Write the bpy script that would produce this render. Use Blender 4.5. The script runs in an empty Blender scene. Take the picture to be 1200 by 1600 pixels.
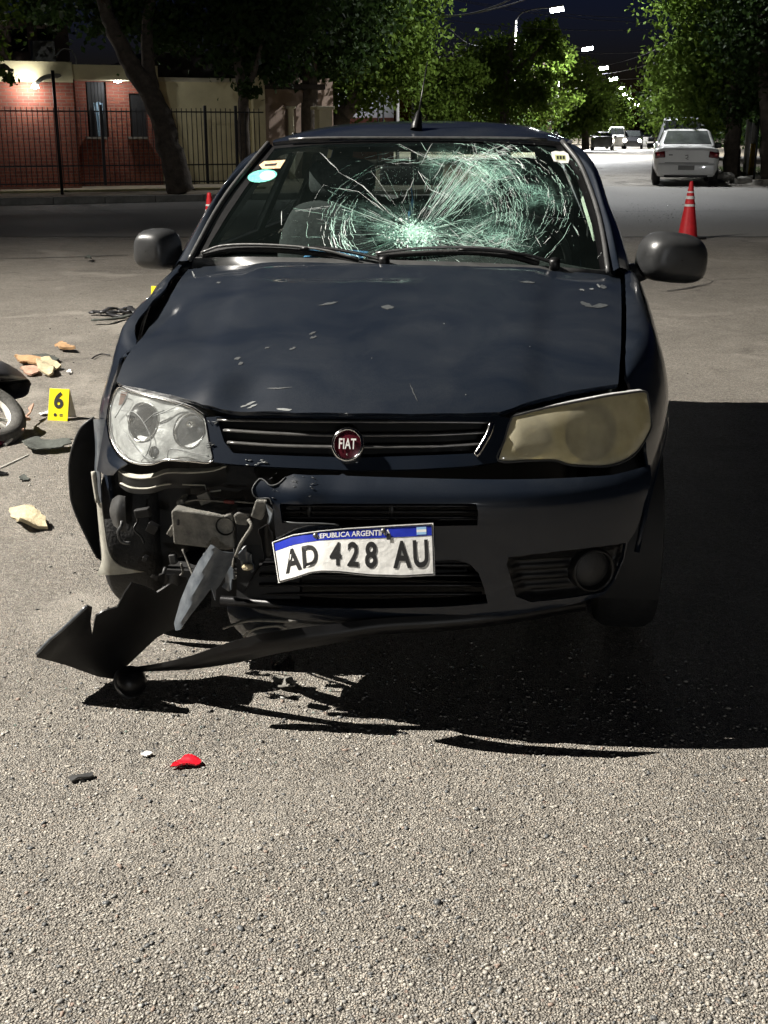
import bpy, bmesh, math, random
import numpy as np
from mathutils import Vector, Matrix
from mathutils.geometry import delaunay_2d_cdt
random.seed(7)
RNG = np.random.default_rng(7)
sc = bpy.context.scene
COL = sc.collection
rad = math.radians

# ------------------------------------------------------------------ camera
F = 1900.0; CH = 1.40; TH = math.atan(595 / F)          # focal length (px of a 1200 wide picture), eye height, pitch
cam_d = bpy.data.cameras.new('camera'); cam = bpy.data.objects.new('camera', cam_d); COL.objects.link(cam)
cam_d.sensor_fit = 'HORIZONTAL'; cam_d.sensor_width = 36; cam_d.lens = F / 1200 * 36
cam_d.clip_start = 0.05; cam_d.clip_end = 3000
cam.location = (0, 0, CH); cam.rotation_euler = (math.pi / 2 - TH, 0, 0)
sc.camera = cam

# ------------------------------------------------------------------ night sky
world = bpy.data.worlds.new('World'); sc.world = world; world.use_nodes = True
wn = world.node_tree; wn.nodes.clear()
sky = wn.nodes.new('ShaderNodeTexSky'); sky.sky_type = 'NISHITA'; sky.sun_disc = False
sky.sun_elevation = rad(-4.0); sky.sun_rotation = rad(0)
bg = wn.nodes.new('ShaderNodeBackground'); bg.inputs['Strength'].default_value = 0.06
tint = wn.nodes.new('ShaderNodeMix'); tint.data_type = 'RGBA'; tint.blend_type = 'MULTIPLY'; tint.inputs[0].default_value = 1.0; tint.inputs[7].default_value = (.40, .62, 2.3, 1)    # late-dusk blue
wo = wn.nodes.new('ShaderNodeOutputWorld')
wn.links.new(sky.outputs[0], tint.inputs[6]); wn.links.new(tint.outputs[2], bg.inputs[0]); wn.links.new(bg.outputs[0], wo.inputs[0])

sc.view_settings.view_transform = 'Standard'; sc.view_settings.look = 'None'
sc.view_settings.exposure = 0.0; sc.view_settings.gamma = 1.0; sc.view_settings.use_curve_mapping = False
sc.cycles.max_bounces = 5; sc.cycles.transparent_max_bounces = 10
sc.cycles.diffuse_bounces = 2; sc.cycles.glossy_bounces = 3; sc.cycles.adaptive_threshold = 0.02
sc.cycles.sample_clamp_indirect = 4.0
sc.cycles.caustics_reflective = False; sc.cycles.caustics_refractive = False
sc.cycles.use_denoising = True

LAMP_POS = (-12.0, 5.0, 12.6)      # luminaire of the corner mast that lights the crossing
LAMP_POWER = 39500.0

# ------------------------------------------------------------------ picking helpers
def ray(px, py):
    a = (px - 600) / F; b = (800 - py) / F
    return (a, math.cos(TH) + b * math.sin(TH), -math.sin(TH) + b * math.cos(TH))
def G(px, py, z=0.0):               # the point of the ground (height z) seen at a pixel
    d = ray(px, py); t = (z - CH) / d[2]
    return (d[0] * t, d[1] * t, z)
def W(px, py, D):                   # the point at distance D seen at a pixel
    d = ray(px, py); t = D / d[1]
    return (d[0] * t, D, CH + d[2] * t)
PSI = 0.10943; OX, OY = -0.0816, 2.7128      # heading and nose of the car
cps, sps = math.cos(PSI), math.sin(PSI)
def to_local(p):
    x, y = p[0] - OX, p[1] - OY
    return (x * cps - y * sps, x * sps + y * cps, p[2])
def to_world(p):
    return (OX + p[0] * cps + p[1] * sps, OY - p[0] * sps + p[1] * cps, p[2])
def C(px, py, y):                   # car space: the point at depth y behind the nose
    d = ray(px, py)
    o = to_local((0, 0, CH)); dl = (d[0] * cps - d[1] * sps, d[0] * sps + d[1] * cps, d[2])
    t = (y - o[1]) / dl[1]
    return (o[0] + dl[0] * t, y, CH + dl[2] * t)
def hit(px, py, g, y0=-0.15, y1=4.0, n=240):      # first point along the pixel's ray where g(p) turns positive
    last = C(px, py, y0); lg = g(last)
    best = last; bg_ = lg
    for i in range(1, n + 1):
        y = y0 + (y1 - y0) * i / n
        p = C(px, py, y); v = g(p)
        if v >= 0:
            a, b = last[1], y
            for _ in range(24):
                m = (a + b) / 2
                if g(C(px, py, m)) >= 0: b = m
                else: a = m
            return C(px, py, b)
        if v > bg_: bg_ = v; best = p
        last = p
    return best

# ------------------------------------------------------------------ mesh helpers
def catmull(pts, n, closed=False):
    P = [np.array(p, float) for p in pts]; m = len(P); out = []
    segs = m if closed else m - 1
    for i in range(segs):
        if closed: p0, p1, p2, p3 = P[(i - 1) % m], P[i], P[(i + 1) % m], P[(i + 2) % m]
        else:
            p1, p2 = P[i], P[i + 1]
            p0 = P[i - 1] if i > 0 else 2 * p1 - p2
            p3 = P[i + 2] if i + 2 < m else 2 * p2 - p1
        for k in range(n):
            t = k / n
            out.append(0.5 * (2 * p1 + (p2 - p0) * t + (2 * p0 - 5 * p1 + 4 * p2 - p3) * t * t + (3 * p1 - p0 - 3 * p2 + p3) * t ** 3))
    if not closed: out.append(P[-1])
    return out
def densify(pts, h, closed=True):
    out = []; m = len(pts)
    for i in range(m if closed else m - 1):
        a = np.array(pts[i], float); b = np.array(pts[(i + 1) % m], float)
        k = max(1, int(np.linalg.norm(b - a) / h))
        for j in range(k): out.append(a + (b - a) * j / k)
    if not closed: out.append(np.array(pts[-1], float))
    return out
def inside(p, poly):
    x, y = p; c = False; j = len(poly) - 1
    for i in range(len(poly)):
        xi, yi = poly[i][0], poly[i][1]; xj, yj = poly[j][0], poly[j][1]
        if (yi > y) != (yj > y) and x < (xj - xi) * (y - yi) / (yj - yi) + xi: c = not c
        j = i
    return c

class MB:
    def __init__(s): s.v = []; s.f = []; s.m = []; s.mi = 0
    def add(s, vs, fs):
        o = len(s.v); s.v += [tuple(map(float, p)) for p in vs]
        for f in fs: s.f.append([i + o for i in f]); s.m.append(s.mi)
        return s
    def box(s, c, size, rot=None, bev=0.0):
        hx, hy, hz = size[0] / 2, size[1] / 2, size[2] / 2
        if bev > 0:
            b = min(bev, hx * .9, hy * .9, hz * .9); vs = []; 
            bm = bmesh.new(); bmesh.ops.create_cube(bm, size=1)
            for v in bm.verts: v.co = Vector((v.co.x * size[0], v.co.y * size[1], v.co.z * size[2]))
            bmesh.ops.bevel(bm, geom=bm.edges[:], offset=b, segments=2, profile=.7, affect='EDGES')
            bm.verts.index_update(); vs = [v.co.copy() for v in bm.verts]; fs = [[v.index for v in f.verts] for f in bm.faces]; bm.free()
        else:
            vs = [Vector((x, y, z)) for x in (-hx, hx) for y in (-hy, hy) for z in (-hz, hz)]
            fs = [(0, 1, 3, 2), (4, 6, 7, 5), (0, 4, 5, 1), (2, 3, 7, 6), (0, 2, 6, 4), (1, 5, 7, 3)]
        if rot is not None: vs = [rot @ v for v in vs]
        c = Vector(c); return s.add([v + c for v in vs], fs)
    def tube(s, pts, r, n=8, caps=True, flat=1.0):
        P = [Vector(tuple(p)) for p in pts]; m = len(P); rs = r if hasattr(r, '__len__') else [r] * m
        vs = []; fs = []; prev = None
        for i in range(m):
            t = (P[min(i + 1, m - 1)] - P[max(i - 1, 0)])
            if t.length < 1e-9: t = Vector((0, 0, 1))
            t.normalize()
            if prev is None:
                a = Vector((0, 0, 1)) if abs(t.z) < .9 else Vector((1, 0, 0)); u = t.cross(a).normalized()
            else:
                u = (prev - t * prev.dot(t)); u = u.normalized() if u.length > 1e-6 else t.orthogonal().normalized()
            prev = u; w = t.cross(u)
            for k in range(n):
                an = 2 * math.pi * k / n
                vs.append(P[i] + u * (math.cos(an) * rs[i]) + w * (math.sin(an) * rs[i] * flat))
        for i in range(m - 1):
            for k in range(n):
                fs.append((i * n + k, i * n + (k + 1) % n, (i + 1) * n + (k + 1) % n, (i + 1) * n + k))
        if caps: fs.append(tuple(range(n))[::-1]); fs.append(tuple((m - 1) * n + k for k in range(n)))
        return s.add(vs, fs)
    def lathe(s, prof, c=(0, 0, 0), rot=None, n=32, caps=False, sy=1.0):     # prof: (radius, height) turned round the local z axis
        vs = []; fs = []; c = Vector(c)
        for r, h in prof:
            for k in range(n):
                a = 2 * math.pi * k / n; v = Vector((math.cos(a) * r, math.sin(a) * r * sy, h))
                vs.append((rot @ v if rot is not None else v) + c)
        for i in range(len(prof) - 1):
            for k in range(n): fs.append((i * n + k, i * n + (k + 1) % n, (i + 1) * n + (k + 1) % n, (i + 1) * n + k))
        if caps: fs.append(tuple(range(n))[::-1]); fs.append(tuple((len(prof) - 1) * n + k for k in range(n)))
        return s.add(vs, fs)
    def grid(s, rows, closed=False):
        nr, nc = len(rows), len(rows[0]); vs = [p for r in rows for p in r]; fs = []
        for i in range(nr - 1):
            for j in range(nc if closed else nc - 1):
                k = (j + 1) % nc; fs.append((i * nc + j, i * nc + k, (i + 1) * nc + k, (i + 1) * nc + j))
        return s.add(vs, fs)
    def loft(s, rows, nu=6, nv=6, closed=False):
        R = [catmull(r, nu, closed) for r in rows]
        cols = list(zip(*R)); cc = [catmull(c, nv) for c in cols]
        return s.grid(list(zip(*cc)), closed)
    def panel(s, outline, fmap, h, holes=()):    # a sheet over a 2-D outline with holes, mapped to space by fmap(u, v)
        loops = [densify([p[:2] for p in outline], h)] + [densify([p[:2] for p in q], h) for q in holes]
        vs = []; es = []
        for L in loops:
            o = len(vs); vs += [Vector((float(p[0]), float(p[1]))) for p in L]
            es += [(o + i, o + (i + 1) % len(L)) for i in range(len(L))]
        A = np.array([(v.x, v.y) for v in vs]); nb = len(vs)
        x0, y0 = A.min(0); x1, y1 = A.max(0)
        yy = y0 + h * .5; r = 0
        while yy < y1:
            xx = x0 + h * (.5 if r % 2 else 1.0)
            while xx < x1:
                if inside((xx, yy), loops[0]) and not any(inside((xx, yy), q) for q in loops[1:]):
                    if np.min((A[:, 0] - xx) ** 2 + (A[:, 1] - yy) ** 2) > (h * .55) ** 2: vs.append(Vector((xx, yy)))
                xx += h
            yy += h * .87; r += 1
        ov, oe, of, *_ = delaunay_2d_cdt(vs, es, [], 0, 1e-7)
        fs = []
        for f in of:
            c = (sum(ov[i].x for i in f) / len(f), sum(ov[i].y for i in f) / len(f))
            if inside(c, loops[0]) and not any(inside(c, q) for q in loops[1:]): fs.append(tuple(f))
        return s.add([fmap(p.x, p.y) for p in ov], fs)
    def build(s, name, mat, parent=None, smooth=True, thick=0.0, off=0.0, autosm=None, sub=0, bevel=0.0):
        me = bpy.data.meshes.new(name); me.from_pydata(s.v, [], s.f); 
        bm = bmesh.new(); bm.from_mesh(me)
        for f, i in zip(bm.faces, s.m): f.material_index = i
        bmesh.ops.recalc_face_normals(bm, faces=bm.faces); bm.to_mesh(me); bm.free()
        for m in (mat if isinstance(mat, (list, tuple)) else [mat]): me.materials.append(m)
        if smooth: me.polygons.foreach_set('use_smooth', [True] * len(me.polygons))
        if smooth and autosm: me.set_sharp_from_angle(angle=rad(autosm))
        o = bpy.data.objects.new(name, me); COL.objects.link(o)
        if parent is not None: o.parent = parent
        if thick:
            md = o.modifiers.new('thick', 'SOLIDIFY'); md.thickness = thick; md.offset = off; md.use_even_offset = False; es_ = o.modifiers.new('split', 'EDGE_SPLIT'); es_.split_angle = rad(48)
        if bevel:
            md = o.modifiers.new('bev', 'BEVEL'); md.width = bevel; md.segments = 2; md.limit_method = 'ANGLE'; md.angle_limit = rad(40)
        if sub:
            md = o.modifiers.new('sub', 'SUBSURF'); md.levels = sub; md.render_levels = sub
        return o

def tag(o, label=None, cat=None, group=None, kind=None):
    if label: o['label'] = label
    if cat: o['category'] = cat
    if group: o['group'] = group
    if kind: o['kind'] = kind
    return o
def thing(name, label, cat, loc=(0, 0, 0), rotz=0.0, group=None):
    o = bpy.data.objects.new(name, None); COL.objects.link(o); o.location = loc; o.rotation_euler = (0, 0, rotz)
    o.empty_display_size = .1
    return tag(o, label, cat, group)
def rz(a): return Matrix.Rotation(a, 3, 'Z')
def align(d):       # rotation taking +z to direction d
    return Vector((0, 0, 1)).rotation_difference(Vector(d)).to_matrix()
def text_mesh(txt, size, bold=0.0, extrude=0.0, spacing=1.0, sx=1.0):
    cu = bpy.data.curves.new('t', 'FONT'); cu.body = txt; cu.size = size; cu.align_x = 'CENTER'; cu.align_y = 'CENTER'
    cu.offset = bold; cu.extrude = extrude; cu.space_character = spacing; cu.resolution_u = 4
    ob = bpy.data.objects.new('t', cu); COL.objects.link(ob)
    bpy.context.view_layer.update()
    dg = bpy.context.evaluated_depsgraph_get(); me = bpy.data.meshes.new_from_object(ob.evaluated_get(dg))
    vs = [(v.co.x * sx, v.co.y, v.co.z) for v in me.vertices]; fs = [tuple(p.vertices) for p in me.polygons]
    bpy.data.objects.remove(ob); bpy.data.curves.remove(cu); bpy.data.meshes.remove(me)
    return vs, fs

# ------------------------------------------------------------------ materials
def mat(name, col, rough=.5, metal=0.0, coat=0.0, spec=.5, noise=0.0, nscale=8.0, bump=0.0, bscale=60.0, col2=None, emit=None, es=0.0, coat_rough=.05, rvar=0.0):
    m = bpy.data.materials.new(name); m.use_nodes = True; nt = m.node_tree; b = nt.nodes['Principled BSDF']
    b.inputs['Base Color'].default_value = (*col, 1); b.inputs['Roughness'].default_value = rough; b.inputs['Metallic'].default_value = metal
    b.inputs['Coat Weight'].default_value = coat; b.inputs['Coat Roughness'].default_value = coat_rough; b.inputs['Specular IOR Level'].default_value = spec
    if emit: b.inputs['Emission Color'].default_value = (*emit, 1); b.inputs['Emission Strength'].default_value = es
    tc = nt.nodes.new('ShaderNodeTexCoord')
    if noise or col2:
        n = nt.nodes.new('ShaderNodeTexNoise'); n.inputs['Scale'].default_value = nscale; n.inputs['Detail'].default_value = 6; n.inputs['Roughness'].default_value = .65
        nt.links.new(tc.outputs['Object'], n.inputs['Vector'])
        r = nt.nodes.new('ShaderNodeValToRGB'); r.color_ramp.elements[0].position = .3; r.color_ramp.elements[1].position = .72
        c2 = col2 or tuple(min(1, c * (1 + noise)) for c in col); c1 = col if col2 else tuple(c * (1 - noise) for c in col)
        r.color_ramp.elements[0].color = (*c1, 1); r.color_ramp.elements[1].color = (*c2, 1)
        nt.links.new(n.outputs[0], r.inputs[0]); nt.links.new(r.outputs[0], b.inputs['Base Color'])
        if rvar:
            mr = nt.nodes.new('ShaderNodeMapRange'); mr.inputs[1].default_value = .3; mr.inputs[2].default_value = .7
            mr.inputs[3].default_value = max(.02, rough - rvar); mr.inputs[4].default_value = min(1, rough + rvar)
            nt.links.new(n.outputs[0], mr.inputs[0]); nt.links.new(mr.outputs[0], b.inputs['Roughness'])
    if bump:
        n2 = nt.nodes.new('ShaderNodeTexNoise'); n2.inputs['Scale'].default_value = bscale; n2.inputs['Detail'].default_value = 4
        nt.links.new(tc.outputs['Object'], n2.inputs['Vector'])
        bp = nt.nodes.new('ShaderNodeBump'); bp.inputs['Strength'].default_value = bump; bp.inputs['Distance'].default_value = .02
        nt.links.new(n2.outputs[0], bp.inputs['Height']); nt.links.new(bp.outputs[0], b.inputs['Normal'])
    return m

def paint_mat():        # dark blue car paint with road dust and fine scratches
    m = bpy.data.materials.new('navy_paint'); m.use_nodes = True; nt = m.node_tree; b = nt.nodes['Principled BSDF']; L = nt.links.new
    tc = nt.nodes.new('ShaderNodeTexCoord')
    n = nt.nodes.new('ShaderNodeTexNoise'); n.inputs['Scale'].default_value = 4.2; n.inputs['Distortion'].default_value = .8; n.inputs['Detail'].default_value = 9; n.inputs['Roughness'].default_value = .6
    n2 = nt.nodes.new('ShaderNodeTexNoise'); n2.inputs['Scale'].default_value = 420; n2.inputs['Detail'].default_value = 2
    L(tc.outputs['Object'], n.inputs['Vector']); L(tc.outputs['Object'], n2.inputs['Vector'])
    mr = nt.nodes.new('ShaderNodeMapRange'); mr.inputs[1].default_value = .35; mr.inputs[2].default_value = .75; mr.inputs[3].default_value = .07; mr.inputs[4].default_value = .27
    L(n.outputs[0], mr.inputs[0])
    m2 = nt.nodes.new('ShaderNodeMapRange'); m2.inputs[1].default_value = .35; m2.inputs[2].default_value = .7; m2.inputs[3].default_value = .55; m2.inputs[4].default_value = 1.3
    L(n2.outputs[0], m2.inputs[0])
    mu = nt.nodes.new('ShaderNodeMath'); mu.operation = 'MULTIPLY'; L(mr.outputs[0], mu.inputs[0]); L(m2.outputs[0], mu.inputs[1])
    geo = nt.nodes.new('ShaderNodeNewGeometry'); sp = nt.nodes.new('ShaderNodeSeparateXYZ'); L(geo.outputs['Normal'], sp.inputs[0])
    up = nt.nodes.new('ShaderNodeMapRange'); up.inputs[1].default_value = .2; up.inputs[2].default_value = .95; up.inputs[3].default_value = .02; up.inputs[4].default_value = 1
    L(sp.outputs['Z'], up.inputs[0])
    mu2 = nt.nodes.new('ShaderNodeMath'); mu2.operation = 'MULTIPLY'; L(mu.outputs[0], mu2.inputs[0]); L(up.outputs[0], mu2.inputs[1])   # dust settles on what faces up
    mx = nt.nodes.new('ShaderNodeMix'); mx.data_type = 'RGBA'; mx.inputs[6].default_value = (.0045, .0085, .017, 1); mx.inputs[7].default_value = (.078, .083, .085, 1)
    L(mu2.outputs[0], mx.inputs[0]); L(mx.outputs[2], b.inputs['Base Color'])
    b.inputs['Roughness'].default_value = .4; b.inputs['Specular IOR Level'].default_value = .15; b.inputs['Coat Weight'].default_value = .85; b.inputs['Coat IOR'].default_value = 1.42; 
    cr = nt.nodes.new('ShaderNodeMapRange'); cr.inputs[1].default_value = .3; cr.inputs[2].default_value = .75; cr.inputs[3].default_value = .025; cr.inputs[4].default_value = .09
    L(n.outputs[0], cr.inputs[0]); L(cr.outputs[0], b.inputs['Coat Roughness'])
    return m

def glass_mat(name, tint=(1, 1, 1), refl=1.0, rough=.02, haze=0.0, hazecol=(.5, .5, .5)):
    m = bpy.data.materials.new(name); m.use_nodes = True; nt = m.node_tree; nt.nodes.clear(); L = nt.links.new
    out = nt.nodes.new('ShaderNodeOutputMaterial'); tr = nt.nodes.new('ShaderNodeBsdfTransparent'); tr.inputs[0].default_value = (*tint, 1)
    gl = nt.nodes.new('ShaderNodeBsdfGlossy'); gl.inputs['Roughness'].default_value = rough
    lw = nt.nodes.new('ShaderNodeLayerWeight'); lw.inputs[0].default_value = .5      # Schlick reflectance of a thin sheet, the same from both sides
    pw = nt.nodes.new('ShaderNodeMath'); pw.operation = 'POWER'; pw.inputs[1].default_value = 5; L(lw.outputs['Facing'], pw.inputs[0])
    fr = nt.nodes.new('ShaderNodeMath'); fr.operation = 'MULTIPLY_ADD'; fr.inputs[1].default_value = .92; fr.inputs[2].default_value = .08; L(pw.outputs[0], fr.inputs[0])
    mu = nt.nodes.new('ShaderNodeMath'); mu.operation = 'MULTIPLY'; mu.inputs[1].default_value = refl; mu.use_clamp = True; L(fr.outputs[0], mu.inputs[0])
    base = tr
    if haze:
        tc = nt.nodes.new('ShaderNodeTexCoord'); n = nt.nodes.new('ShaderNodeTexNoise'); n.inputs['Scale'].default_value = 14; n.inputs['Detail'].default_value = 6
        L(tc.outputs['Object'], n.inputs['Vector'])
        mr = nt.nodes.new('ShaderNodeMapRange'); mr.inputs[1].default_value = .3; mr.inputs[2].default_value = .75; mr.inputs[3].default_value = haze * .75; mr.inputs[4].default_value = min(1, haze * 1.25)
        L(n.outputs[0], mr.inputs[0])
        df = nt.nodes.new('ShaderNodeBsdfDiffuse'); df.inputs[0].default_value = (*hazecol, 1)
        tl = nt.nodes.new('ShaderNodeBsdfTranslucent'); tl.inputs[0].default_value = (*hazecol, 1)
        m3 = nt.nodes.new('ShaderNodeMixShader'); m3.inputs[0].default_value = .2; L(df.outputs[0], m3.inputs[1]); L(tl.outputs[0], m3.inputs[2])
        m2 = nt.nodes.new('ShaderNodeMixShader'); L(mr.outputs[0], m2.inputs[0]); L(tr.outputs[0], m2.inputs[1]); L(m3.outputs[0], m2.inputs[2]); base = m2
    mx = nt.nodes.new('ShaderNodeMixShader'); L(mu.outputs[0], mx.inputs[0]); L(base.outputs[0], mx.inputs[1]); L(gl.outputs[0], mx.inputs[2])
    L(mx.outputs[0], out.inputs[0]); return m

def crazed_glass():      # laminated glass: clear where whole, crazed to a fine pale web round the blows
    m = glass_mat('windscreen_glass', (.80, .90, .86), .5, .01, .010, (.3, .42, .38)); nt = m.node_tree; L = nt.links.new; N = nt.nodes.new
    out = [n for n in nt.nodes if n.type == 'OUTPUT_MATERIAL'][0]; base = out.inputs[0].links[0].from_socket
    tc = N('ShaderNodeTexCoord')
    def blow(px, py, r, k):
        p = C(px, py, 1.0); o = to_local((0, 0, CH))
        for y in np.linspace(1.0, 1.9, 200):            # where the ray meets the glass
            p = C(px, py, y)
            if y >= 1.10 + (p[2] - 1.0) * 1.85 + .13 * (p[0] / .65) ** 2: break
        d = N('ShaderNodeVectorMath'); d.operation = 'DISTANCE'; L(tc.outputs['Object'], d.inputs[0]); d.inputs[1].default_value = p
        mr = N('ShaderNodeMapRange'); mr.interpolation_type = 'SMOOTHSTEP'; mr.inputs[1].default_value = 0; mr.inputs[2].default_value = r; mr.inputs[3].default_value = k; mr.inputs[4].default_value = 0; L(d.outputs['Value'], mr.inputs[0]); return mr.outputs[0]
    def add(a, b, op='ADD'):
        q = N('ShaderNodeMath'); q.operation = op
        for i, v in enumerate((a, b)):
            if isinstance(v, float): q.inputs[i].default_value = v
            else: L(v, q.inputs[i])
        return q.outputs[0]
    web = add(add(blow(648, 364, .20, 1.1), blow(752, 280, .22, 1.2)), add(blow(775, 370, .18, 1.0), blow(840, 300, .15, .7)))
    web = add(web, add(blow(560, 340, .12, .4), blow(690, 250, .12, .5)))
    nz = N('ShaderNodeTexNoise'); nz.inputs['Scale'].default_value = 11; nz.inputs['Detail'].default_value = 5; L(tc.outputs['Object'], nz.inputs['Vector'])
    nm = N('ShaderNodeMapRange'); nm.inputs[1].default_value = .38; nm.inputs[2].default_value = .66; L(nz.outputs[0], nm.inputs[0])
    web = add(web, nm.outputs[0], 'MULTIPLY')
    def edges(scale, w):
        v = N('ShaderNodeTexVoronoi'); v.feature = 'DISTANCE_TO_EDGE'; v.inputs['Scale'].default_value = scale; L(tc.outputs['Object'], v.inputs['Vector'])
        r = N('ShaderNodeMapRange'); r.inputs[1].default_value = 0; r.inputs[2].default_value = w; r.inputs[3].default_value = 1; r.inputs[4].default_value = 0; L(v.outputs[0], r.inputs[0]); return r.outputs[0]
    ed = add(edges(48., .045), edges(120., .10), 'MAXIMUM')
    fine = N('ShaderNodeTexNoise'); fine.inputs['Scale'].default_value = 160; L(tc.outputs['Object'], fine.inputs['Vector'])
    fm = N('ShaderNodeMapRange'); fm.inputs[1].default_value = .35; fm.inputs[2].default_value = .7; L(fine.outputs[0], fm.inputs[0])
    frost = add(blow(648, 364, .085, 1.0), fm.outputs[0], 'MULTIPLY')
    fac = add(add(ed, web, 'MULTIPLY'), add(frost, .75, 'MULTIPLY')); fac = add(fac, add(web, .05, 'MULTIPLY'))
    fac = add(fac, .62, 'MINIMUM')
    df = N('ShaderNodeBsdfDiffuse'); df.inputs[0].default_value = (.42, .78, .64, 1); gl = N('ShaderNodeBsdfGlossy'); gl.inputs['Roughness'].default_value = .3; gl.inputs[0].default_value = (.8, .95, .9, 1)
    mg = N('ShaderNodeMixShader'); mg.inputs[0].default_value = .2; L(df.outputs[0], mg.inputs[1]); L(gl.outputs[0], mg.inputs[2])
    mx = N('ShaderNodeMixShader'); L(fac, mx.inputs[0]); L(base, mx.inputs[1]); L(mg.outputs[0], mx.inputs[2]); L(mx.outputs[0], out.inputs[0]); return m

def ground_mat():       # worn asphalt with exposed rounded aggregate, fine to coarse
    m = bpy.data.materials.new('asphalt_aggregate'); m.use_nodes = True; nt = m.node_tree; b = nt.nodes['Principled BSDF']; L = nt.links.new
    N = nt.nodes.new
    tc = N('ShaderNodeTexCoord')
    wv = N('ShaderNodeTexNoise'); wv.inputs['Scale'].default_value = 60; L(tc.outputs['Object'], wv.inputs['Vector'])
    wsc = N('ShaderNodeVectorMath'); wsc.operation = 'SCALE'; wsc.inputs['Scale'].default_value = .006; L(wv.outputs['Color'], wsc.inputs[0])
    wad = N('ShaderNodeVectorMath'); wad.operation = 'ADD'; L(tc.outputs['Object'], wad.inputs[0]); L(wsc.outputs[0], wad.inputs[1])
    def vor(scale, feat='F1'):
        v = N('ShaderNodeTexVoronoi'); v.inputs['Scale'].default_value = scale; v.feature = feat; L(wad.outputs[0], v.inputs['Vector']); return v
    va = vor(225); vb = vor(96)
    def rampc(src, stops):
        r = N('ShaderNodeValToRGB'); e = r.color_ramp.elements
        while len(e) > 1: e.remove(e[0])
        e[0].position = stops[0][0]; e[0].color = (*stops[0][1], 1)
        for p, c in stops[1:]:
            k = e.new(p); k.color = (*c, 1)
        L(src, r.inputs[0]); return r
    sepa = N('ShaderNodeSeparateColor'); L(va.outputs['Color'], sepa.inputs[0])
    sepb = N('ShaderNodeSeparateColor'); L(vb.outputs['Color'], sepb.inputs[0])
    stops = [(0, (.12, .115, .105)), (.10, (.22, .205, .18)), (.4, (.33, .305, .265)), (.65, (.40, .37, .32)), (.84, (.49, .46, .40)), (.92, (.33, .26, .20)), (.95, (.38, .33, .25)), (.98, (.17, .175, .175)), (1, (.52, .49, .44))]
    ca = rampc(sepa.outputs[0], stops)
    cb = rampc(sepb.outputs[1], [(0, (.11, .115, .12)), (.3, (.25, .235, .21)), (.6, (.37, .35, .31)), (.8, (.30, .22, .18)), (1, (.47, .44, .40))])
    # a share of the coarse cells show as larger stones
    gt = N('ShaderNodeMath'); gt.operation = 'GREATER_THAN'; gt.inputs[1].default_value = .90; L(sepb.outputs[0], gt.inputs[0])
    lt = N('ShaderNodeMath'); lt.operation = 'LESS_THAN'; lt.inputs[1].default_value = .42; L(vb.outputs['Distance'], lt.inputs[0])
    big = N('ShaderNodeMath'); big.operation = 'MULTIPLY'; L(gt.outputs[0], big.inputs[0]); L(lt.outputs[0], big.inputs[1])
    mx = N('ShaderNodeMix'); mx.data_type = 'RGBA'; L(big.outputs[0], mx.inputs[0]); L(ca.outputs[0], mx.inputs[6]); L(cb.outputs[0], mx.inputs[7])
    # dark binder between the grains
    gap = N('ShaderNodeMapRange'); gap.inputs[1].default_value = .38; gap.inputs[2].default_value = .62; gap.inputs[3].default_value = 0; gap.inputs[4].default_value = 1; L(va.outputs['Distance'], gap.inputs[0])
    inv = N('ShaderNodeMath'); inv.operation = 'SUBTRACT'; inv.inputs[0].default_value = 1; L(big.outputs[0], inv.inputs[1])
    gm = N('ShaderNodeMath'); gm.operation = 'MULTIPLY'; L(gap.outputs[0], gm.inputs[0]); L(inv.outputs[0], gm.inputs[1])
    m2 = N('ShaderNodeMix'); m2.data_type = 'RGBA'; m2.inputs[7].default_value = (.17, .155, .135, 1); L(gm.outputs[0], m2.inputs[0]); L(mx.outputs[2], m2.inputs[6])
    # worn patches, tyre-darkened lanes
    pn = N('ShaderNodeTexNoise'); pn.inputs['Scale'].default_value = .55; pn.inputs['Detail'].default_value = 5; L(tc.outputs['Object'], pn.inputs['Vector'])
    pr = N('ShaderNodeMapRange'); pr.inputs[1].default_value = .3; pr.inputs[2].default_value = .7; pr.inputs[3].default_value = .78; pr.inputs[4].default_value = 1.12; L(pn.outputs[0], pr.inputs[0])
    pn2 = N('ShaderNodeTexNoise'); pn2.inputs['Scale'].default_value = 7; pn2.inputs['Detail'].default_value = 5; L(tc.outputs['Object'], pn2.inputs['Vector'])
    pr2 = N('ShaderNodeMapRange'); pr2.inputs[1].default_value = .3; pr2.inputs[2].default_value = .7; pr2.inputs[3].default_value = .86; pr2.inputs[4].default_value = 1.1; L(pn2.outputs[0], pr2.inputs[0])
    pm = N('ShaderNodeMath'); pm.operation = 'MULTIPLY'; L(pr.outputs[0], pm.inputs[0]); L(pr2.outputs[0], pm.inputs[1])
    sp3 = N('ShaderNodeTexNoise'); sp3.inputs['Scale'].default_value = 46; sp3.inputs['Detail'].default_value = 3; L(tc.outputs['Object'], sp3.inputs['Vector'])
    sr3 = N('ShaderNodeMapRange'); sr3.inputs[1].default_value = .3; sr3.inputs[2].default_value = .7; sr3.inputs[3].default_value = .72; sr3.inputs[4].default_value = 1.22; L(sp3.outputs[0], sr3.inputs[0])
    pm3 = N('ShaderNodeMath'); pm3.operation = 'MULTIPLY'; L(pm.outputs[0], pm3.inputs[0]); L(sr3.outputs[0], pm3.inputs[1])
    vm = N('ShaderNodeVectorMath'); vm.operation = 'SCALE'; L(m2.outputs[2], vm.inputs[0]); L(pm3.outputs[0], vm.inputs['Scale'])
    L(vm.outputs[0], b.inputs['Base Color'])
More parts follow.
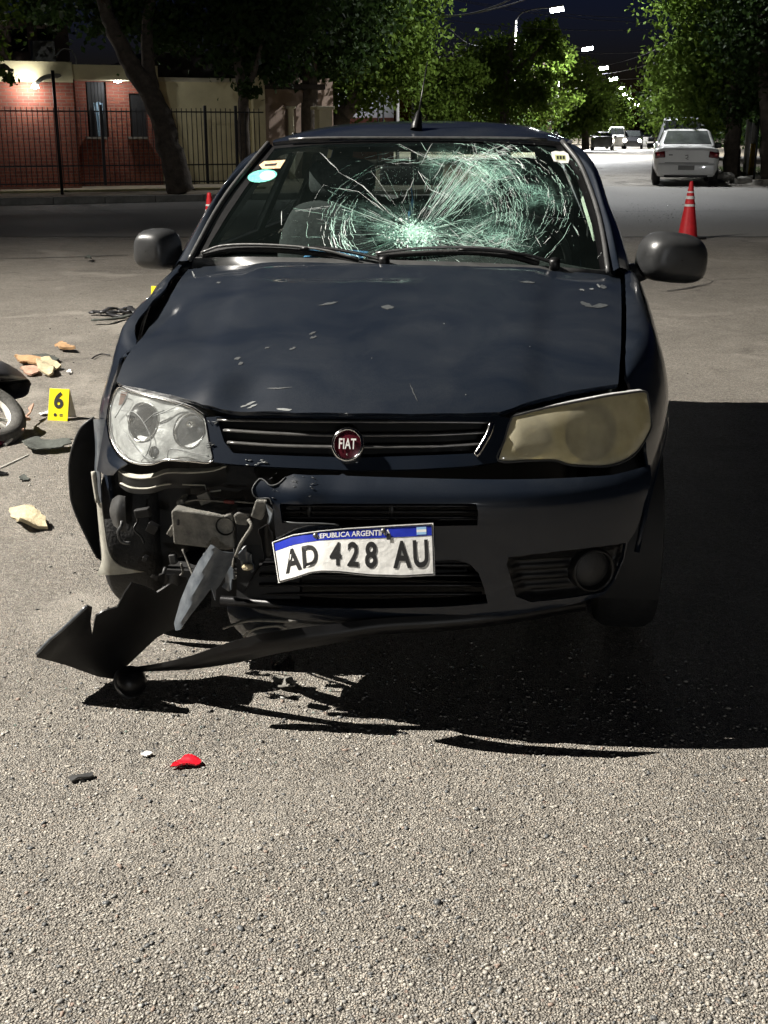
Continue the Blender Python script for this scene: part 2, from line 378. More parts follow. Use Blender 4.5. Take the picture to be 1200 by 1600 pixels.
    wn_ = N('ShaderNodeTexNoise'); wn_.inputs['Scale'].default_value = .9; wn_.inputs['Detail'].default_value = 7; wn_.inputs['Distortion'].default_value = .6; wn_.inputs['Roughness'].default_value = .62; L(tc.outputs['Object'], wn_.inputs['Vector'])
    wm = N('ShaderNodeMapRange'); wm.inputs[1].default_value = .54; wm.inputs[2].default_value = .70; L(wn_.outputs[0], wm.inputs[0])          # filled, worn smooth
    fm_ = N('ShaderNodeMix'); fm_.data_type = 'RGBA'; fm_.inputs[7].default_value = (.30, .28, .245, 1); wk = N('ShaderNodeMath'); wk.operation = 'MULTIPLY'; wk.inputs[1].default_value = .6; L(wm.outputs[0], wk.inputs[0]); L(wk.outputs[0], fm_.inputs[0]); L(vm.outputs[0], fm_.inputs[6])
    st_ = N('ShaderNodeTexNoise'); st_.inputs['Scale'].default_value = 2.3; st_.inputs['Detail'].default_value = 4; st_.inputs['Distortion'].default_value = 1.2; L(tc.outputs['Object'], st_.inputs['Vector'])
    sm_ = N('ShaderNodeMapRange'); sm_.inputs[1].default_value = .60; sm_.inputs[2].default_value = .74; sm_.inputs[3].default_value = 1.0; sm_.inputs[4].default_value = .62; L(st_.outputs[0], sm_.inputs[0])     # old oil and grime
    v2_ = N('ShaderNodeVectorMath'); v2_.operation = 'SCALE'; L(fm_.outputs[2], v2_.inputs[0]); L(sm_.outputs[0], v2_.inputs['Scale']); L(v2_.outputs[0], b.inputs['Base Color'])
    b.inputs['Roughness'].default_value = .62; b.inputs['Specular IOR Level'].default_value = .35
    # relief: grains stand up as domes
    def dome(v, k):
        a = N('ShaderNodeMath'); a.operation = 'MULTIPLY'; L(v.outputs['Distance'], a.inputs[0]); L(v.outputs['Distance'], a.inputs[1])
        c = N('ShaderNodeMath'); c.operation = 'MULTIPLY'; c.inputs[1].default_value = -k; L(a.outputs[0], c.inputs[0]); return c
    da = dome(va, .0052); db = dome(vb, .008)
    dbm = N('ShaderNodeMath'); dbm.operation = 'MULTIPLY'; L(db.outputs[0], dbm.inputs[0]); L(gt.outputs[0], dbm.inputs[1])
    rnd = N('ShaderNodeMath'); rnd.operation = 'MULTIPLY'; rnd.inputs[1].default_value = .0018; L(sepa.outputs[1], rnd.inputs[0])
    s1 = N('ShaderNodeMath'); s1.operation = 'ADD'; L(da.outputs[0], s1.inputs[0]); L(dbm.outputs[0], s1.inputs[1])
    s3 = N('ShaderNodeMath'); s3.operation = 'ADD'; L(s1.outputs[0], s3.inputs[0]); L(rnd.outputs[0], s3.inputs[1])
    bp = N('ShaderNodeBump'); bs_ = N('ShaderNodeMapRange'); bs_.inputs[3].default_value = 1.0; bs_.inputs[4].default_value = .35; L(wm.outputs[0], bs_.inputs[0]); L(bs_.outputs[0], bp.inputs['Strength']); bp.inputs['Distance'].default_value = 1.0; L(s3.outputs[0], bp.inputs['Height']); L(bp.outputs[0], b.inputs['Normal'])
    return m

def brick_mat(name, c1, c2, mortar, sx=1.0):
    m = bpy.data.materials.new(name); m.use_nodes = True; nt = m.node_tree; b = nt.nodes['Principled BSDF']; L = nt.links.new
    tc = nt.nodes.new('ShaderNodeTexCoord'); sp = nt.nodes.new('ShaderNodeSeparateXYZ'); L(tc.outputs['Object'], sp.inputs[0])
    ad = nt.nodes.new('ShaderNodeMath'); ad.operation = 'ADD'; L(sp.outputs[0], ad.inputs[0]); L(sp.outputs[1], ad.inputs[1])
    cb = nt.nodes.new('ShaderNodeCombineXYZ'); L(ad.outputs[0], cb.inputs[0]); L(sp.outputs[2], cb.inputs[1])
    br = nt.nodes.new('ShaderNodeTexBrick'); L(cb.outputs[0], br.inputs['Vector'])
    br.inputs['Scale'].default_value = 1; br.inputs['Brick Width'].default_value = .24; br.inputs['Row Height'].default_value = .075; br.inputs['Mortar Size'].default_value = .008
    br.inputs['Color1'].default_value = (*c1, 1); br.inputs['Color2'].default_value = (*c2, 1); br.inputs['Mortar'].default_value = (*mortar, 1)
    n = nt.nodes.new('ShaderNodeTexNoise'); n.inputs['Scale'].default_value = 2.5; n.inputs['Detail'].default_value = 6; L(tc.outputs['Object'], n.inputs['Vector'])
    mr = nt.nodes.new('ShaderNodeMapRange'); mr.inputs[3].default_value = .65; mr.inputs[4].default_value = 1.3; L(n.outputs[0], mr.inputs[0])
    vm = nt.nodes.new('ShaderNodeVectorMath'); vm.operation = 'SCALE'; L(br.outputs[0], vm.inputs[0]); L(mr.outputs[0], vm.inputs['Scale']); L(vm.outputs[0], b.inputs['Base Color'])
    bp = nt.nodes.new('ShaderNodeBump'); bp.inputs['Distance'].default_value = .012; bp.invert = True; L(br.outputs['Fac'], bp.inputs['Height']); L(bp.outputs[0], b.inputs['Normal'])
    b.inputs['Roughness'].default_value = .8; return m

def leaf_mat(name, c1, c2):
    m = bpy.data.materials.new(name); m.use_nodes = True; nt = m.node_tree; nt.nodes.clear(); L = nt.links.new
    out = nt.nodes.new('ShaderNodeOutputMaterial'); tc = nt.nodes.new('ShaderNodeTexCoord')
    n = nt.nodes.new('ShaderNodeTexNoise'); n.inputs['Scale'].default_value = 1.7; n.inputs['Detail'].default_value = 8; n.inputs['Roughness'].default_value = .8; L(tc.outputs['Object'], n.inputs['Vector'])
    r = nt.nodes.new('ShaderNodeValToRGB'); r.color_ramp.elements[0].position = .35; r.color_ramp.elements[1].position = .68
    r.color_ramp.elements[0].color = (*c1, 1); r.color_ramp.elements[1].color = (*c2, 1); L(n.outputs[0], r.inputs[0])
    d = nt.nodes.new('ShaderNodeBsdfPrincipled'); d.inputs['Roughness'].default_value = .65; d.inputs['Specular IOR Level'].default_value = .12; L(r.outputs[0], d.inputs['Base Color'])
    t = nt.nodes.new('ShaderNodeBsdfTranslucent'); L(r.outputs[0], t.inputs[0])
    mx = nt.nodes.new('ShaderNodeMixShader'); mx.inputs[0].default_value = .35; L(d.outputs[0], mx.inputs[1]); L(t.outputs[0], mx.inputs[2]); L(mx.outputs[0], out.inputs[0]); return m

def emit_mat(name, col, s):
    m = bpy.data.materials.new(name); m.use_nodes = True; nt = m.node_tree; nt.nodes.clear()
    e = nt.nodes.new('ShaderNodeEmission'); e.inputs[0].default_value = (*col, 1); e.inputs[1].default_value = s
    o = nt.nodes.new('ShaderNodeOutputMaterial'); nt.links.new(e.outputs[0], o.inputs[0]); return m

M = {}
M['paint'] = paint_mat()
M['ground'] = ground_mat()
M['plastic'] = mat('black_plastic', (.007, .007, .0075), .36, spec=.3, noise=.5, nscale=20, bump=.08, bscale=400)
M['mirror_shell'] = mat('mirror_shell', (.030, .031, .032), .36, noise=.35, nscale=9, bump=.06, bscale=500, rvar=.08)
M['crossing'] = mat('older_dark_asphalt', (.17, .163, .15), .75, nscale=30, col2=(.26, .25, .23), bump=.5, bscale=90)
M['tar'] = mat('tar_seam', (.03, .03, .03), .6, noise=.3)
M['plastic_soft'] = mat('matt_black_plastic', (.016, .016, .016), .6, noise=.4, nscale=12, bump=.1, bscale=300)
M['trim'] = mat('grey_trim', (.055, .056, .056), .4, noise=.3, nscale=20)
M['void'] = mat('dark_inner_steel', (.006, .006, .006), .7, noise=.5, nscale=9)
M['chrome'] = mat('chrome', (.75, .75, .74), .12, 1.0, noise=.1, nscale=30)
M['satin'] = mat('satin_strip', (.17, .17, .168), .3, .6, noise=.3, nscale=30)
M['reflector'] = mat('lamp_reflector', (.62, .63, .61), .22, .85, noise=.12, nscale=40, bump=.25, bscale=90)
M['lamphouse'] = mat('lamp_housing', (.86, .87, .85), .3, .35, noise=.35, nscale=26, bump=.35, bscale=55)
M['bowl'] = mat('bright_reflector_bowl', (.92, .93, .92), .25, .55, noise=.1, nscale=60, bump=.2, bscale=70)
M['bezel'] = mat('silver_lamp_bezel', (.58, .59, .58), .25, .45, noise=.35, nscale=30, bump=.15, bscale=60)
M['bezel_dull'] = mat('dulled_lamp_bezel', (.80, .77, .64), .35, .15, noise=.2, nscale=30)
M['lens_clear'] = glass_mat('clear_lens', (.97, .985, .98), 1.0, .03, .10, (.95, .97, .94))
M['lens_yellow'] = glass_mat('yellowed_lens', (.93, .87, .60), 1.2, .10, .50, (.90, .83, .60))
M['screen'] = crazed_glass()
M['pane'] = glass_mat('car_side_glass', (.55, .6, .58), 1.0, .01)
M['crack'] = mat('crushed_glass', (.52, .80, .68), .3, spec=.8, noise=.25, nscale=200)
M['crack_white'] = mat('glass_edge_glint', (.86, .92, .9), .25, spec=.9)
M['rubber'] = mat('rubber', (.014, .014, .014), .75, noise=.4, nscale=40, bump=.2, bscale=120)
M['steel'] = mat('wheel_steel', (.06, .06, .06), .5, .5, noise=.3)
M['fabric'] = mat('seat_fabric', (.030, .031, .033), .9, noise=.5, nscale=60, bump=.2, bscale=250)
M['dash'] = mat('dashboard', (.020, .021, .021), .7, noise=.3, nscale=30)
M['lining'] = mat('pillar_lining', (.34, .37, .30), .8, noise=.12, nscale=9)
M['dusty'] = mat('dusty_grey_plastic', (.075, .074, .068), .65, noise=.45, nscale=28, bump=.25, bscale=150, col2=(.24, .23, .20))
M['putty'] = mat('dusty_pale_edge', (.36, .35, .30), .7, noise=.3, nscale=20)
M['shard'] = mat('scuffed_blue_grey_paint', (.045, .055, .068), .32, coat=.6, noise=.4, nscale=40, col2=(.13, .145, .16), coat_rough=.2)
M['scuff'] = mat('paint_scuff', (.052, .057, .06), .6, noise=.4, nscale=90)
M['scuff_pale'] = mat('bare_scrape', (.21, .22, .22), .45, .2, noise=.3, nscale=120)
M['plate'] = mat('plate_white', (.83, .83, .80), .42, noise=.07, nscale=25, bump=.1, bscale=60)
M['plate_blue'] = mat('plate_blue', (.012, .03, .40), .4, noise=.2, nscale=30)
M['ink'] = mat('black_ink', (.012, .012, .012), .5)
M['white'] = mat('white_print', (.8, .8, .78), .5)
M['lightblue'] = mat('light_blue_print', (.30, .52, .80), .5)
M['badge'] = mat('badge_red', (.10, .012, .022), .25, .3, coat=1.0, noise=.3, nscale=60)
M['orange'] = mat('sticker_orange', (.62, .30, .12), .5, noise=.5, nscale=90, col2=(.85, .72, .5))
M['teal'] = mat('sticker_teal', (.02, .42, .33), .5, nscale=110, col2=(.30, .80, .62))
M['stick_w'] = mat('sticker_white', (.72, .73, .68), .5, noise=.1, nscale=60)
M['stick_g'] = mat('sticker_olive', (.30, .33, .10), .5, nscale=300, col2=(.6, .62, .35))
M['cloth_blue'] = mat('blue_cloth', (.05, .16, .33), .85, noise=.3, nscale=40, bump=.3, bscale=70)
M['red_plastic'] = mat('red_plastic', (.62, .012, .025), .22, coat=.6, noise=.1, nscale=30)
M['maroon'] = mat('maroon_paint', (.075, .004, .012), .25, coat=1.0, noise=.3, nscale=20)
M['yellow'] = mat('marker_yellow', (.86, .70, .005), .45, noise=.05, nscale=30)
M['yellow_dull'] = mat('marker_back', (.50, .47, .42), .5, noise=.1)
M['cone_red'] = mat('cone_red', (.66, .022, .03), .45, noise=.15, nscale=12)
M['cone_white'] = mat('cone_reflective_band', (.78, .76, .74), .4, noise=.15, nscale=40)
M['leather'] = mat('black_vinyl', (.022, .022, .024), .4, noise=.3, nscale=20, bump=.1, bscale=200)
M['tan'] = mat('torn_foam_tan', (.40, .245, .125), .85, noise=.35, nscale=40, bump=.3, bscale=90)
M['pink_foam'] = mat('pinkish_foam', (.42, .26, .19), .85, noise=.3, nscale=40, bump=.3, bscale=90)
M['cream_foam'] = mat('cream_foam', (.47, .40, .26), .9, noise=.25, nscale=50, bump=.4, bscale=80)
M['grey_felt'] = mat('grey_felt', (.062, .068, .06), .9, noise=.35, nscale=50, bump=.3, bscale=150)
M['rim_white'] = mat('white_rim', (.66, .65, .60), .4, noise=.12, nscale=30)
M['tyre_dusty'] = mat('dusty_tyre', (.085, .082, .075), .8, noise=.35, nscale=50, bump=.3, bscale=120)
M['chalk'] = mat('chalk_line', (.55, .54, .50), .9, noise=.2, nscale=60)
M['white_paint'] = mat('white_car_paint', (.74, .74, .72), .3, coat=.8, noise=.04, nscale=3)
M['silver_paint'] = mat('silver_car_paint', (.36, .37, .38), .3, .4, coat=.8, noise=.05)
M['dark_paint'] = mat('dark_car_paint', (.012, .012, .014), .3, coat=.8, noise=.1)
M['tail'] = mat('tail_lamp', (.11, .004, .007), .15, coat=1.0, noise=.2, nscale=40)
M['darkglass'] = mat('dark_window', (.018, .020, .020), .06, spec=.6, noise=.2)
M['rearglass'] = mat('rear_window', (.075, .082, .080), .08, spec=.6, noise=.6, nscale=2.0)
M['plate_dim'] = mat('dim_plate', (.19, .19, .18), .5, noise=.2, nscale=60)
M['brick'] = brick_mat('red_brick', (.23, .062, .034), (.165, .042, .026), (.17, .105, .075))
M['cream'] = mat('cream_render', (.60, .54, .33), .85, noise=.14, nscale=1.5, bump=.1, bscale=40)
M['cream_pale'] = mat('pale_cream_render', (.50, .46, .34), .85, noise=.14, nscale=1.5, bump=.1, bscale=40)
M['pinkwall'] = mat('dusty_pink_render', (.30, .22, .17), .85, noise=.18, nscale=1.2, bump=.1, bscale=40)
M['whitewall'] = mat('white_render', (.68, .70, .74), .85, noise=.08, nscale=2)
M['olive'] = mat('olive_plinth', (.30, .27, .13), .85, noise=.2, nscale=2, bump=.1, bscale=40)
M['rooftile'] = mat('dark_roof', (.035, .028, .025), .8, noise=.3, nscale=6, bump=.3, bscale=12)
M['iron'] = mat('black_iron', (.010, .010, .011), .5, noise=.3)
M['ac'] = mat('grey_metal_box', (.22, .22, .20), .5, noise=.2)
M['pavement'] = mat('pavement_concrete', (.24, .225, .19), .9, noise=.25, nscale=3, bump=.25, bscale=50)
M['kerb'] = mat('kerb_concrete', (.27, .26, .23), .9, noise=.3, nscale=5, bump=.25, bscale=40)
M['dirt'] = mat('dry_dirt', (.20, .165, .115), .95, noise=.35, nscale=2.5, bump=.4, bscale=25)
M['grass'] = mat('grass_blades', (.045, .075, .018), .7, noise=.4, nscale=3)
M['bark'] = mat('bark', (.085, .068, .052), .95, noise=.45, nscale=7, bump=.7, bscale=22)
M['leaf_shaded'] = leaf_mat('leaf_shaded', (.016, .034, .010), (.042, .072, .017))  # green darkened to stand in for shade on the unlit crowns
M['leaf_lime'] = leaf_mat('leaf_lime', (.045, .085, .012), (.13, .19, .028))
M['pole_grey'] = mat('pole_concrete', (.36, .35, .33), .8, noise=.2, nscale=5)
M['pole_yellow'] = mat('pole_yellow', (.66, .42, .01), .6, noise=.12, nscale=6)
M['wire'] = mat('cable', (.10, .10, .10), .5, noise=.3)
M['lamp_on'] = emit_mat('lit_luminaire', (.93, .97, 1.0), 90.0)
M['porch_on'] = emit_mat('lit_porch_lamp', (.95, .97, 1.0), 25.0)
M['head_on'] = emit_mat('lit_headlamp', (1.0, .93, .82), 14.0)
M['tail_on'] = emit_mat('lit_tail_lamp', (1.0, .03, .02), 3.0)

# ------------------------------------------------------------------ ground, kerbs, pavements
SL = 0.2035                                   # the street runs off to the right by this much per metre
SU = Vector((math.sin(math.atan(SL)), math.cos(math.atan(SL)), 0))
def street(D, off, z=0.0): return (D * SL + off, D, z)
m = MB(); m.add([(-500, -120, 0), (500, -120, 0), (700, 1500, 0), (-500, 1500, 0)], [(0, 1, 2, 3)])
tag(m.build('road', M['ground'], smooth=False), kind='structure')

# an older, darker strip of asphalt across the junction, with tar seams
m = MB(); e0 = [(x, 17.2 + .05 * math.sin(x * .7) + .03 * math.sin(x * 2.3)) for x in np.linspace(-60, 60, 90)]
m.grid([[(x, y, .004) for x, y in e0], [(x, 34 - .12 * x, .004) for x, y in e0]]); tag(m.build('crossing_asphalt', M['crossing'], smooth=False), kind='structure')
def seam(pts, w, name='tar_seam'):
    P = catmull([(*p, 0) for p in pts], 8); A = []; B = []
    for i, p in enumerate(P):
        k = w * random.uniform(.5, 1.2); j = random.gauss(0, w * .6); A.append((p[0] + j, p[1] - k, .0075)); B.append((p[0] + j, p[1] + k, .0075))
    m = MB(); m.grid([A, B]); tag(m.build(name, M['tar'], smooth=False), kind='structure')
seam([(-14, 17.15), (-6, 17.3), (0, 17.1), (4, 17.25), (14, 17.1)], .035)
seam([(-12, 14.1), (-7, 14.5), (-4.5, 14.2), (-3, 14.6)], .03); seam([(-9, 22.5), (-4, 23.2), (3, 22.7), (12, 23.4)], .05)
seam([(2.6, 11.2), (3.2, 12.0), (3.0, 13.4), (3.6, 14.6)], .02)
ANG = rad(22); HE = Vector((math.cos(ANG), math.sin(ANG), 0)); HT = Vector((-math.sin(ANG), math.cos(ANG), 0))
def slab(name, poly, z, matl, z0=-.05):
    m = MB(); n = len(poly)
    vs = [(p[0], p[1], z0) for p in poly] + [(p[0], p[1], z) for p in poly]
    fs = [tuple(range(n, 2 * n))] + [(i, (i + 1) % n, n + (i + 1) % n, n + i) for i in range(n)]
    m.add(vs, fs); return tag(m.build(name, matl, smooth=False), kind='structure')
def kerb_run(pts, w=.16, h=.14):               # kerb stones, one by one, along a line
    pts = densify(pts, 1.0, False); root = None
    mm = MB(); mm.box((0, 0, h / 2 - .02), (.985, w, h + .04), bev=.015)
    root = mm.build('kerb', M['kerb']); root.location = (0, 0, 0)
    first = True; n = 0
    me = root.data
    a0 = Vector((pts[0][0], pts[0][1], 0)); b0 = Vector((pts[1][0], pts[1][1], 0))
    root.location = (a0 + b0) / 2; root.rotation_euler = (0, 0, math.atan2(*(b0 - a0).yx)); tag(root, kind='structure')
    inv = (Matrix.Translation(root.location) @ root.rotation_euler.to_matrix().to_4x4()).inverted()
    for i in range(1, min(len(pts) - 1, 60)):
        a = Vector((pts[i][0], pts[i][1], 0)); b = Vector((pts[i + 1][0], pts[i + 1][1], 0)); d = b - a
        o = bpy.data.objects.new('kerb_stone', me); COL.objects.link(o); o.parent = root
        o.matrix_local = inv @ (Matrix.Translation((a + b) / 2 + Vector((0, 0, random.uniform(-.012, .008)))) @ Matrix.Rotation(math.atan2(d.y, d.x) + random.uniform(-.012, .012), 4, 'Z') @ Matrix.Diagonal((d.length, 1, 1, 1)))
    return root
K0 = Vector(G(0, 321)); KL = [K0 - HE * 30]
corner = K0 + HE * 10.2
lk = [K0 - HE * 30, K0, K0 + HE * 8.2] + [Vector(street(corner.y + d, -4.5)) for d in (1.4, 4, 60, 300)]
lk_s = [tuple(p)[:2] for p in lk]
slab('pavement', [p for p in lk_s] + [(-60, 400), (-60, 20)], .12, M['dirt'])
kerb_run([lk_s[0], lk_s[1], lk_s[2]]); kerb_run([lk_s[3], lk_s[4], lk_s[5]])
rc = [(60, 29.6), (12.2, 33.0), (10.2, 33.9), street(35.6, 2.6)[:2], street(90, 2.6)[:2], street(300, 2.6)[:2]]
slab('verge', [tuple(p) for p in rc] + [(120, 300), (120, 29)], .13, M['dirt'])
kerb_run(rc[:2][::-1]); kerb_run(rc[1:5])
slab('footpath', [(12.8, 34.6), (60, 32), (60, 35.4), (13.2, 37.2)], .145, M['pavement'], .05)

def blades(name, poly, n, h, label):
    xs = [p[0] for p in poly]; ys = [p[1] for p in poly]; V = []; Fc = []
    while len(V) < n * 3:
        x, y = random.uniform(min(xs), max(xs)), random.uniform(min(ys), max(ys))
        if not inside((x, y), poly): continue
        a = random.uniform(0, 6.28); w = .012; hh = h * random.uniform(.4, 1.2); l = random.uniform(-.06, .06); k = random.uniform(-.06, .06)
        i = len(V); V += [(x - math.cos(a) * w, y - math.sin(a) * w, .12), (x + math.cos(a) * w, y + math.sin(a) * w, .12), (x + l, y + k, .12 + hh)]; Fc.append((i, i + 1, i + 2))
    mm = MB(); mm.add(V, Fc); o = mm.build(name, M['grass'], smooth=False); return tag(o, label, 'grass', kind='stuff')
blades('grass', [(12.0, 33.3), (22, 32.8), (22, 34.2), (12.9, 34.4)], 9000, .07, 'short grass on the corner verge by the kerb')
blades('grass', [(10.3, 37.6), (22, 36.6), (24, 44), (12, 46)], 14000, .10, 'grass strip between the footpath and the tree trunks')

# ------------------------------------------------------------------ street lamps
def street_lamp(head, side, label, power, pole_off=2.3, spot=150, aim=None, h=None, blend=.6, lit=True, size=(.62, .30)):
    hx, hy, hz = head; bx, by = hx - side[0] * pole_off, hy - side[1] * pole_off
    t = thing('street_lamp', label, 'street lamp', (bx, by, 0), 0, 'lit street lamps along the road')
    q = Vector((hx - bx, hy - by, 0)); d = q.normalized()
    mm = MB(); mm.tube([(0, 0, 0), (0, 0, hz * .5), (0, 0, hz - .5)], [.11, .09, .07], 10); mm.build('pole', M['pole_grey'], t)
    mm = MB(); mm.tube(catmull([(0, 0, hz - .55), tuple(q * .15 + Vector((0, 0, hz - .1))), tuple(q * .6 + Vector((0, 0, hz + .12))), tuple(q * .9 + Vector((0, 0, hz + .1)))], 5), .032, 8); mm.build('arm', M['iron'], t)
    rot = rz(math.atan2(d.y, d.x)) @ Matrix.Rotation(rad(-8), 3, 'Y') @ Matrix.Rotation(rad(-24), 3, 'X')
    mm = MB(); mm.box(tuple(q + Vector((0, 0, hz + .09))), (size[0] + .08, size[1] + .06, .09), rot, bev=.03); hd = mm.build('luminaire', M['ac'], t)
    mm = MB(); mm.box(tuple(q + Vector((0, 0, hz + .03))), (size[0], size[1], .05), rot, bev=.01); g = mm.build('lens', M['lamp_on'] if lit else M['ac'], hd, smooth=False)
    if power:
        ld = bpy.data.lights.new('lamp_light', 'SPOT'); ld.energy = power; ld.color = (.97, .985, 1.0); ld.spot_size = rad(spot); ld.spot_blend = blend; ld.shadow_soft_size = .07
        lo = bpy.data.objects.new('lamp_light', ld); COL.objects.link(lo); lo.parent = t; lo.location = q + Vector((0, 0, hz - .06))
        dirv = (Vector(aim) - Vector((hx, hy, hz))) if aim else Vector((0, 0, -1))
        lo.rotation_euler = dirv.to_track_quat('-Z', 'Y').to_euler()
        return ld
LSIDE = (math.cos(math.atan(SL)), -math.sin(math.atan(SL)))
key = street_lamp(LAMP_POS, (1, -.1), 'tall lit lamp on the corner mast that lights the crossing', LAMP_POWER, spot=115, aim=(-2.0, 1.2, 0), blend=1.0)
key.color = (1.0, .945, .86); key.shadow_soft_size = .05
lamp_px = [(870, 16, 74), (918, 77, 108), (943, 107, 140), (958, 124, 169), (969, 138, 203), (975, 148, 235), (983, 155, 265), (995, 164, 310)]
street_lamp(street(37.5, -1.2, 8.6), (-.98, .2), 'lit street lamp on the right verge nearest behind the dark car', 5600, spot=142, blend=.4, pole_off=5.0)
LBL = ['largest lit street lamp high over the left trees', 'second lit street lamp down the road', 'third lit street lamp down the road', 'fourth lit street lamp down the road', 'fifth lit street lamp down the road, small', 'sixth lit street lamp down the road, tiny', 'seventh lit street lamp near the vanishing point', 'farthest lit street lamp just above the road end']
for i, (px, py, D) in enumerate(lamp_px):
    street_lamp(W(px, py, D), LSIDE, LBL[i], 34000 if i < 2 else 18000, spot=174, size=(.74 + .12 * i, .42 + .07 * i))
street_lamp((5, -55, 8), (-1, 0), 'unseen fill lamp added far back behind the viewer', 12500, spot=70, aim=(0, 4, .4))  # unseen lamp, added to fill the car's front with grazing light

# ------------------------------------------------------------------ trees
def leaves(blobs, n, size, droop=.3):
    cs = np.array([b[0] for b in blobs], float); rs = np.array([b[1] if hasattr(b[1], '__len__') else (b[1],) * 3 for b in blobs], float)
    w = np.cbrt(rs.prod(1)) ** 2; w /= w.sum()
    ncl = max(12, n // 34)
    bi = RNG.choice(len(blobs), ncl, p=w)
    d = RNG.normal(size=(ncl, 3)); d /= np.linalg.norm(d, axis=1)[:, None]
    cl = cs[bi] + d * rs[bi] * (RNG.random(ncl) ** (1 / 2.0))[:, None]
    cr = np.minimum(.42, np.cbrt(rs[bi].prod(1)) * .26)
    ci = RNG.integers(0, ncl, n)
    p = cl[ci] + RNG.normal(size=(n, 3)) * cr[ci][:, None] * np.array([1, 1, .75])
    t = RNG.normal(size=(n, 3)); t[:, 2] -= droop; t /= np.linalg.norm(t, axis=1)[:, None]
    u = np.cross(t, RNG.normal(size=(n, 3))); u /= np.linalg.norm(u, axis=1)[:, None]
    s = size * RNG.uniform(.6, 1.3, n)[:, None]; nn = np.cross(t, u)
    V = np.stack([p - t * s * .5, p + u * s * .3 + nn * s * .08, p + t * s * .5, p - u * s * .3 + nn * s * .08], 1).reshape(-1, 3)
    Fc = np.arange(n * 4).reshape(-1, 4)
    return V, Fc
def tree(name, label, base, limbs, blobs, n, size, matl, group='street trees'):
    base = Vector(base); t = thing(name, label, 'tree', base, 0, group)
    def rel(p): return Vector(p) - base
    mm = MB()
    for pts, r in limbs:
        P = catmull([tuple(rel(p)) for p in pts], 5); k = len(P)
        P = [np.array(p) + RNG.normal(size=3) * r[0] * .08 * (0 < i < k - 1) for i, p in enumerate(P)]
        mm.tube(P, [r[0] + (r[1] - r[0]) * i / (k - 1) for i in range(k)], 9)
    mm.build('trunk', M['bark'], t)
    V, Fc = leaves([(tuple(rel(c)), r) for c, r in blobs], n, size)
    me = bpy.data.meshes.new('crown'); me.vertices.add(len(V)); me.vertices.foreach_set('co', V.ravel())
    me.loops.add(len(V)); me.loops.foreach_set('vertex_index', Fc.ravel()); me.polygons.add(len(Fc)); me.polygons.foreach_set('loop_start', np.arange(0, len(V), 4)); me.polygons.foreach_set('loop_total', np.full(len(Fc), 4)); me.update(); me.validate()
    me.materials.append(matl); o = bpy.data.objects.new('crown', me); COL.objects.link(o); o.parent = t
    return t
def gz(p, z=.12): return (p[0], p[1], z)
D = 28.4
tree('leaning_tree', 'leaning thick tree trunk in front of the iron fence', gz(W(280, 306, 27.6)),
     [([gz(W(284, 308, 26.9)), W(268, 240, 27.0), W(246, 165, 27.2), W(212, 112, 27.3), W(184, 62, 27.5), W(160, 0, 27.8), W(130, -80, 28.2)], (.30, .11)), ([W(248, 175, 27.2), W(232, 105, 27.6), W(232, 30, 28.2), W(250, -60, 28.6)], (.17, .09))],
     [(W(110, -60, 28.6), (1.7, 1.6, 1.25)), (W(240, -40, 28.6), (1.9, 1.7, 1.35)), (W(200, 30, 29), (1.0, 1.0, .55)), (W(340, -10, 29), (1.6, 1.5, 1.1)), (W(270, 50, 29), (.8, .8, .45)), (W(60, 10, 29.6), (1.0, 1.0, .5))], 9500, .17, M['leaf_shaded'])
tree('slim_tree', 'slim tree trunk beside the yellow wall corner post', gz(W(388, 290, 30)),
     [([gz(W(390, 290, 30)), W(380, 210, 30), W(380, 150, 30), W(372, 100, 30), W(366, 40, 30)], (.16, .09)), ([W(380, 150, 30), W(398, 110, 30), W(410, 60, 30)], (.09, .05))],
     [(W(380, 40, 30.2), (1.3, 1.2, 1.0)), (W(440, 20, 30.6), (1.4, 1.2, 1.1)), (W(385, 145, 29.8), (.45, .4, .25)), (W(350, 92, 30.2), (.6, .6, .3)), (W(420, 100, 30.4), (.7, .7, .4))], 5200, .17, M['leaf_shaded'])
tree('street_tree', 'upright dark tree beside the arched pink house', gz(W(484, 262, 36)),
     [([gz(W(484, 262, 36)), W(484, 190, 36), W(484, 120, 36), W(488, 40, 36), W(490, -60, 36)], (.27, .15))],
     [(W(480, 20, 36), (2.0, 1.8, 1.5)), (W(520, 90, 36), (1.1, 1, .8)), (W(430, 60, 36.5), (1.3, 1.1, 1.0)), (W(540, 10, 36.5), (1.6, 1.5, 1.4))], 6500, .19, M['leaf_shaded'])
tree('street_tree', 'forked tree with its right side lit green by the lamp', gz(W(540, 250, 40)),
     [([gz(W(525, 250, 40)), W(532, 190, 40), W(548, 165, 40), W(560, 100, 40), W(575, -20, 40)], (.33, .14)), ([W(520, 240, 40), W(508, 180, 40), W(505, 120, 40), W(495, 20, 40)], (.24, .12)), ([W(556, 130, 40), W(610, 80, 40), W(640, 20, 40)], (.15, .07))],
     [(W(580, 60, 40), (2.0, 2.0, 1.9)), (W(625, 20, 40), (1.35, 1.5, 1.5)), (W(625, 110, 40), (1.1, 1.2, 1.0)), (W(560, 140, 40.5), (1.3, 1.2, .75)), (W(640, -50, 40), (1.2, 1.3, 1.2))], 14000, .17, M['leaf_lime'])
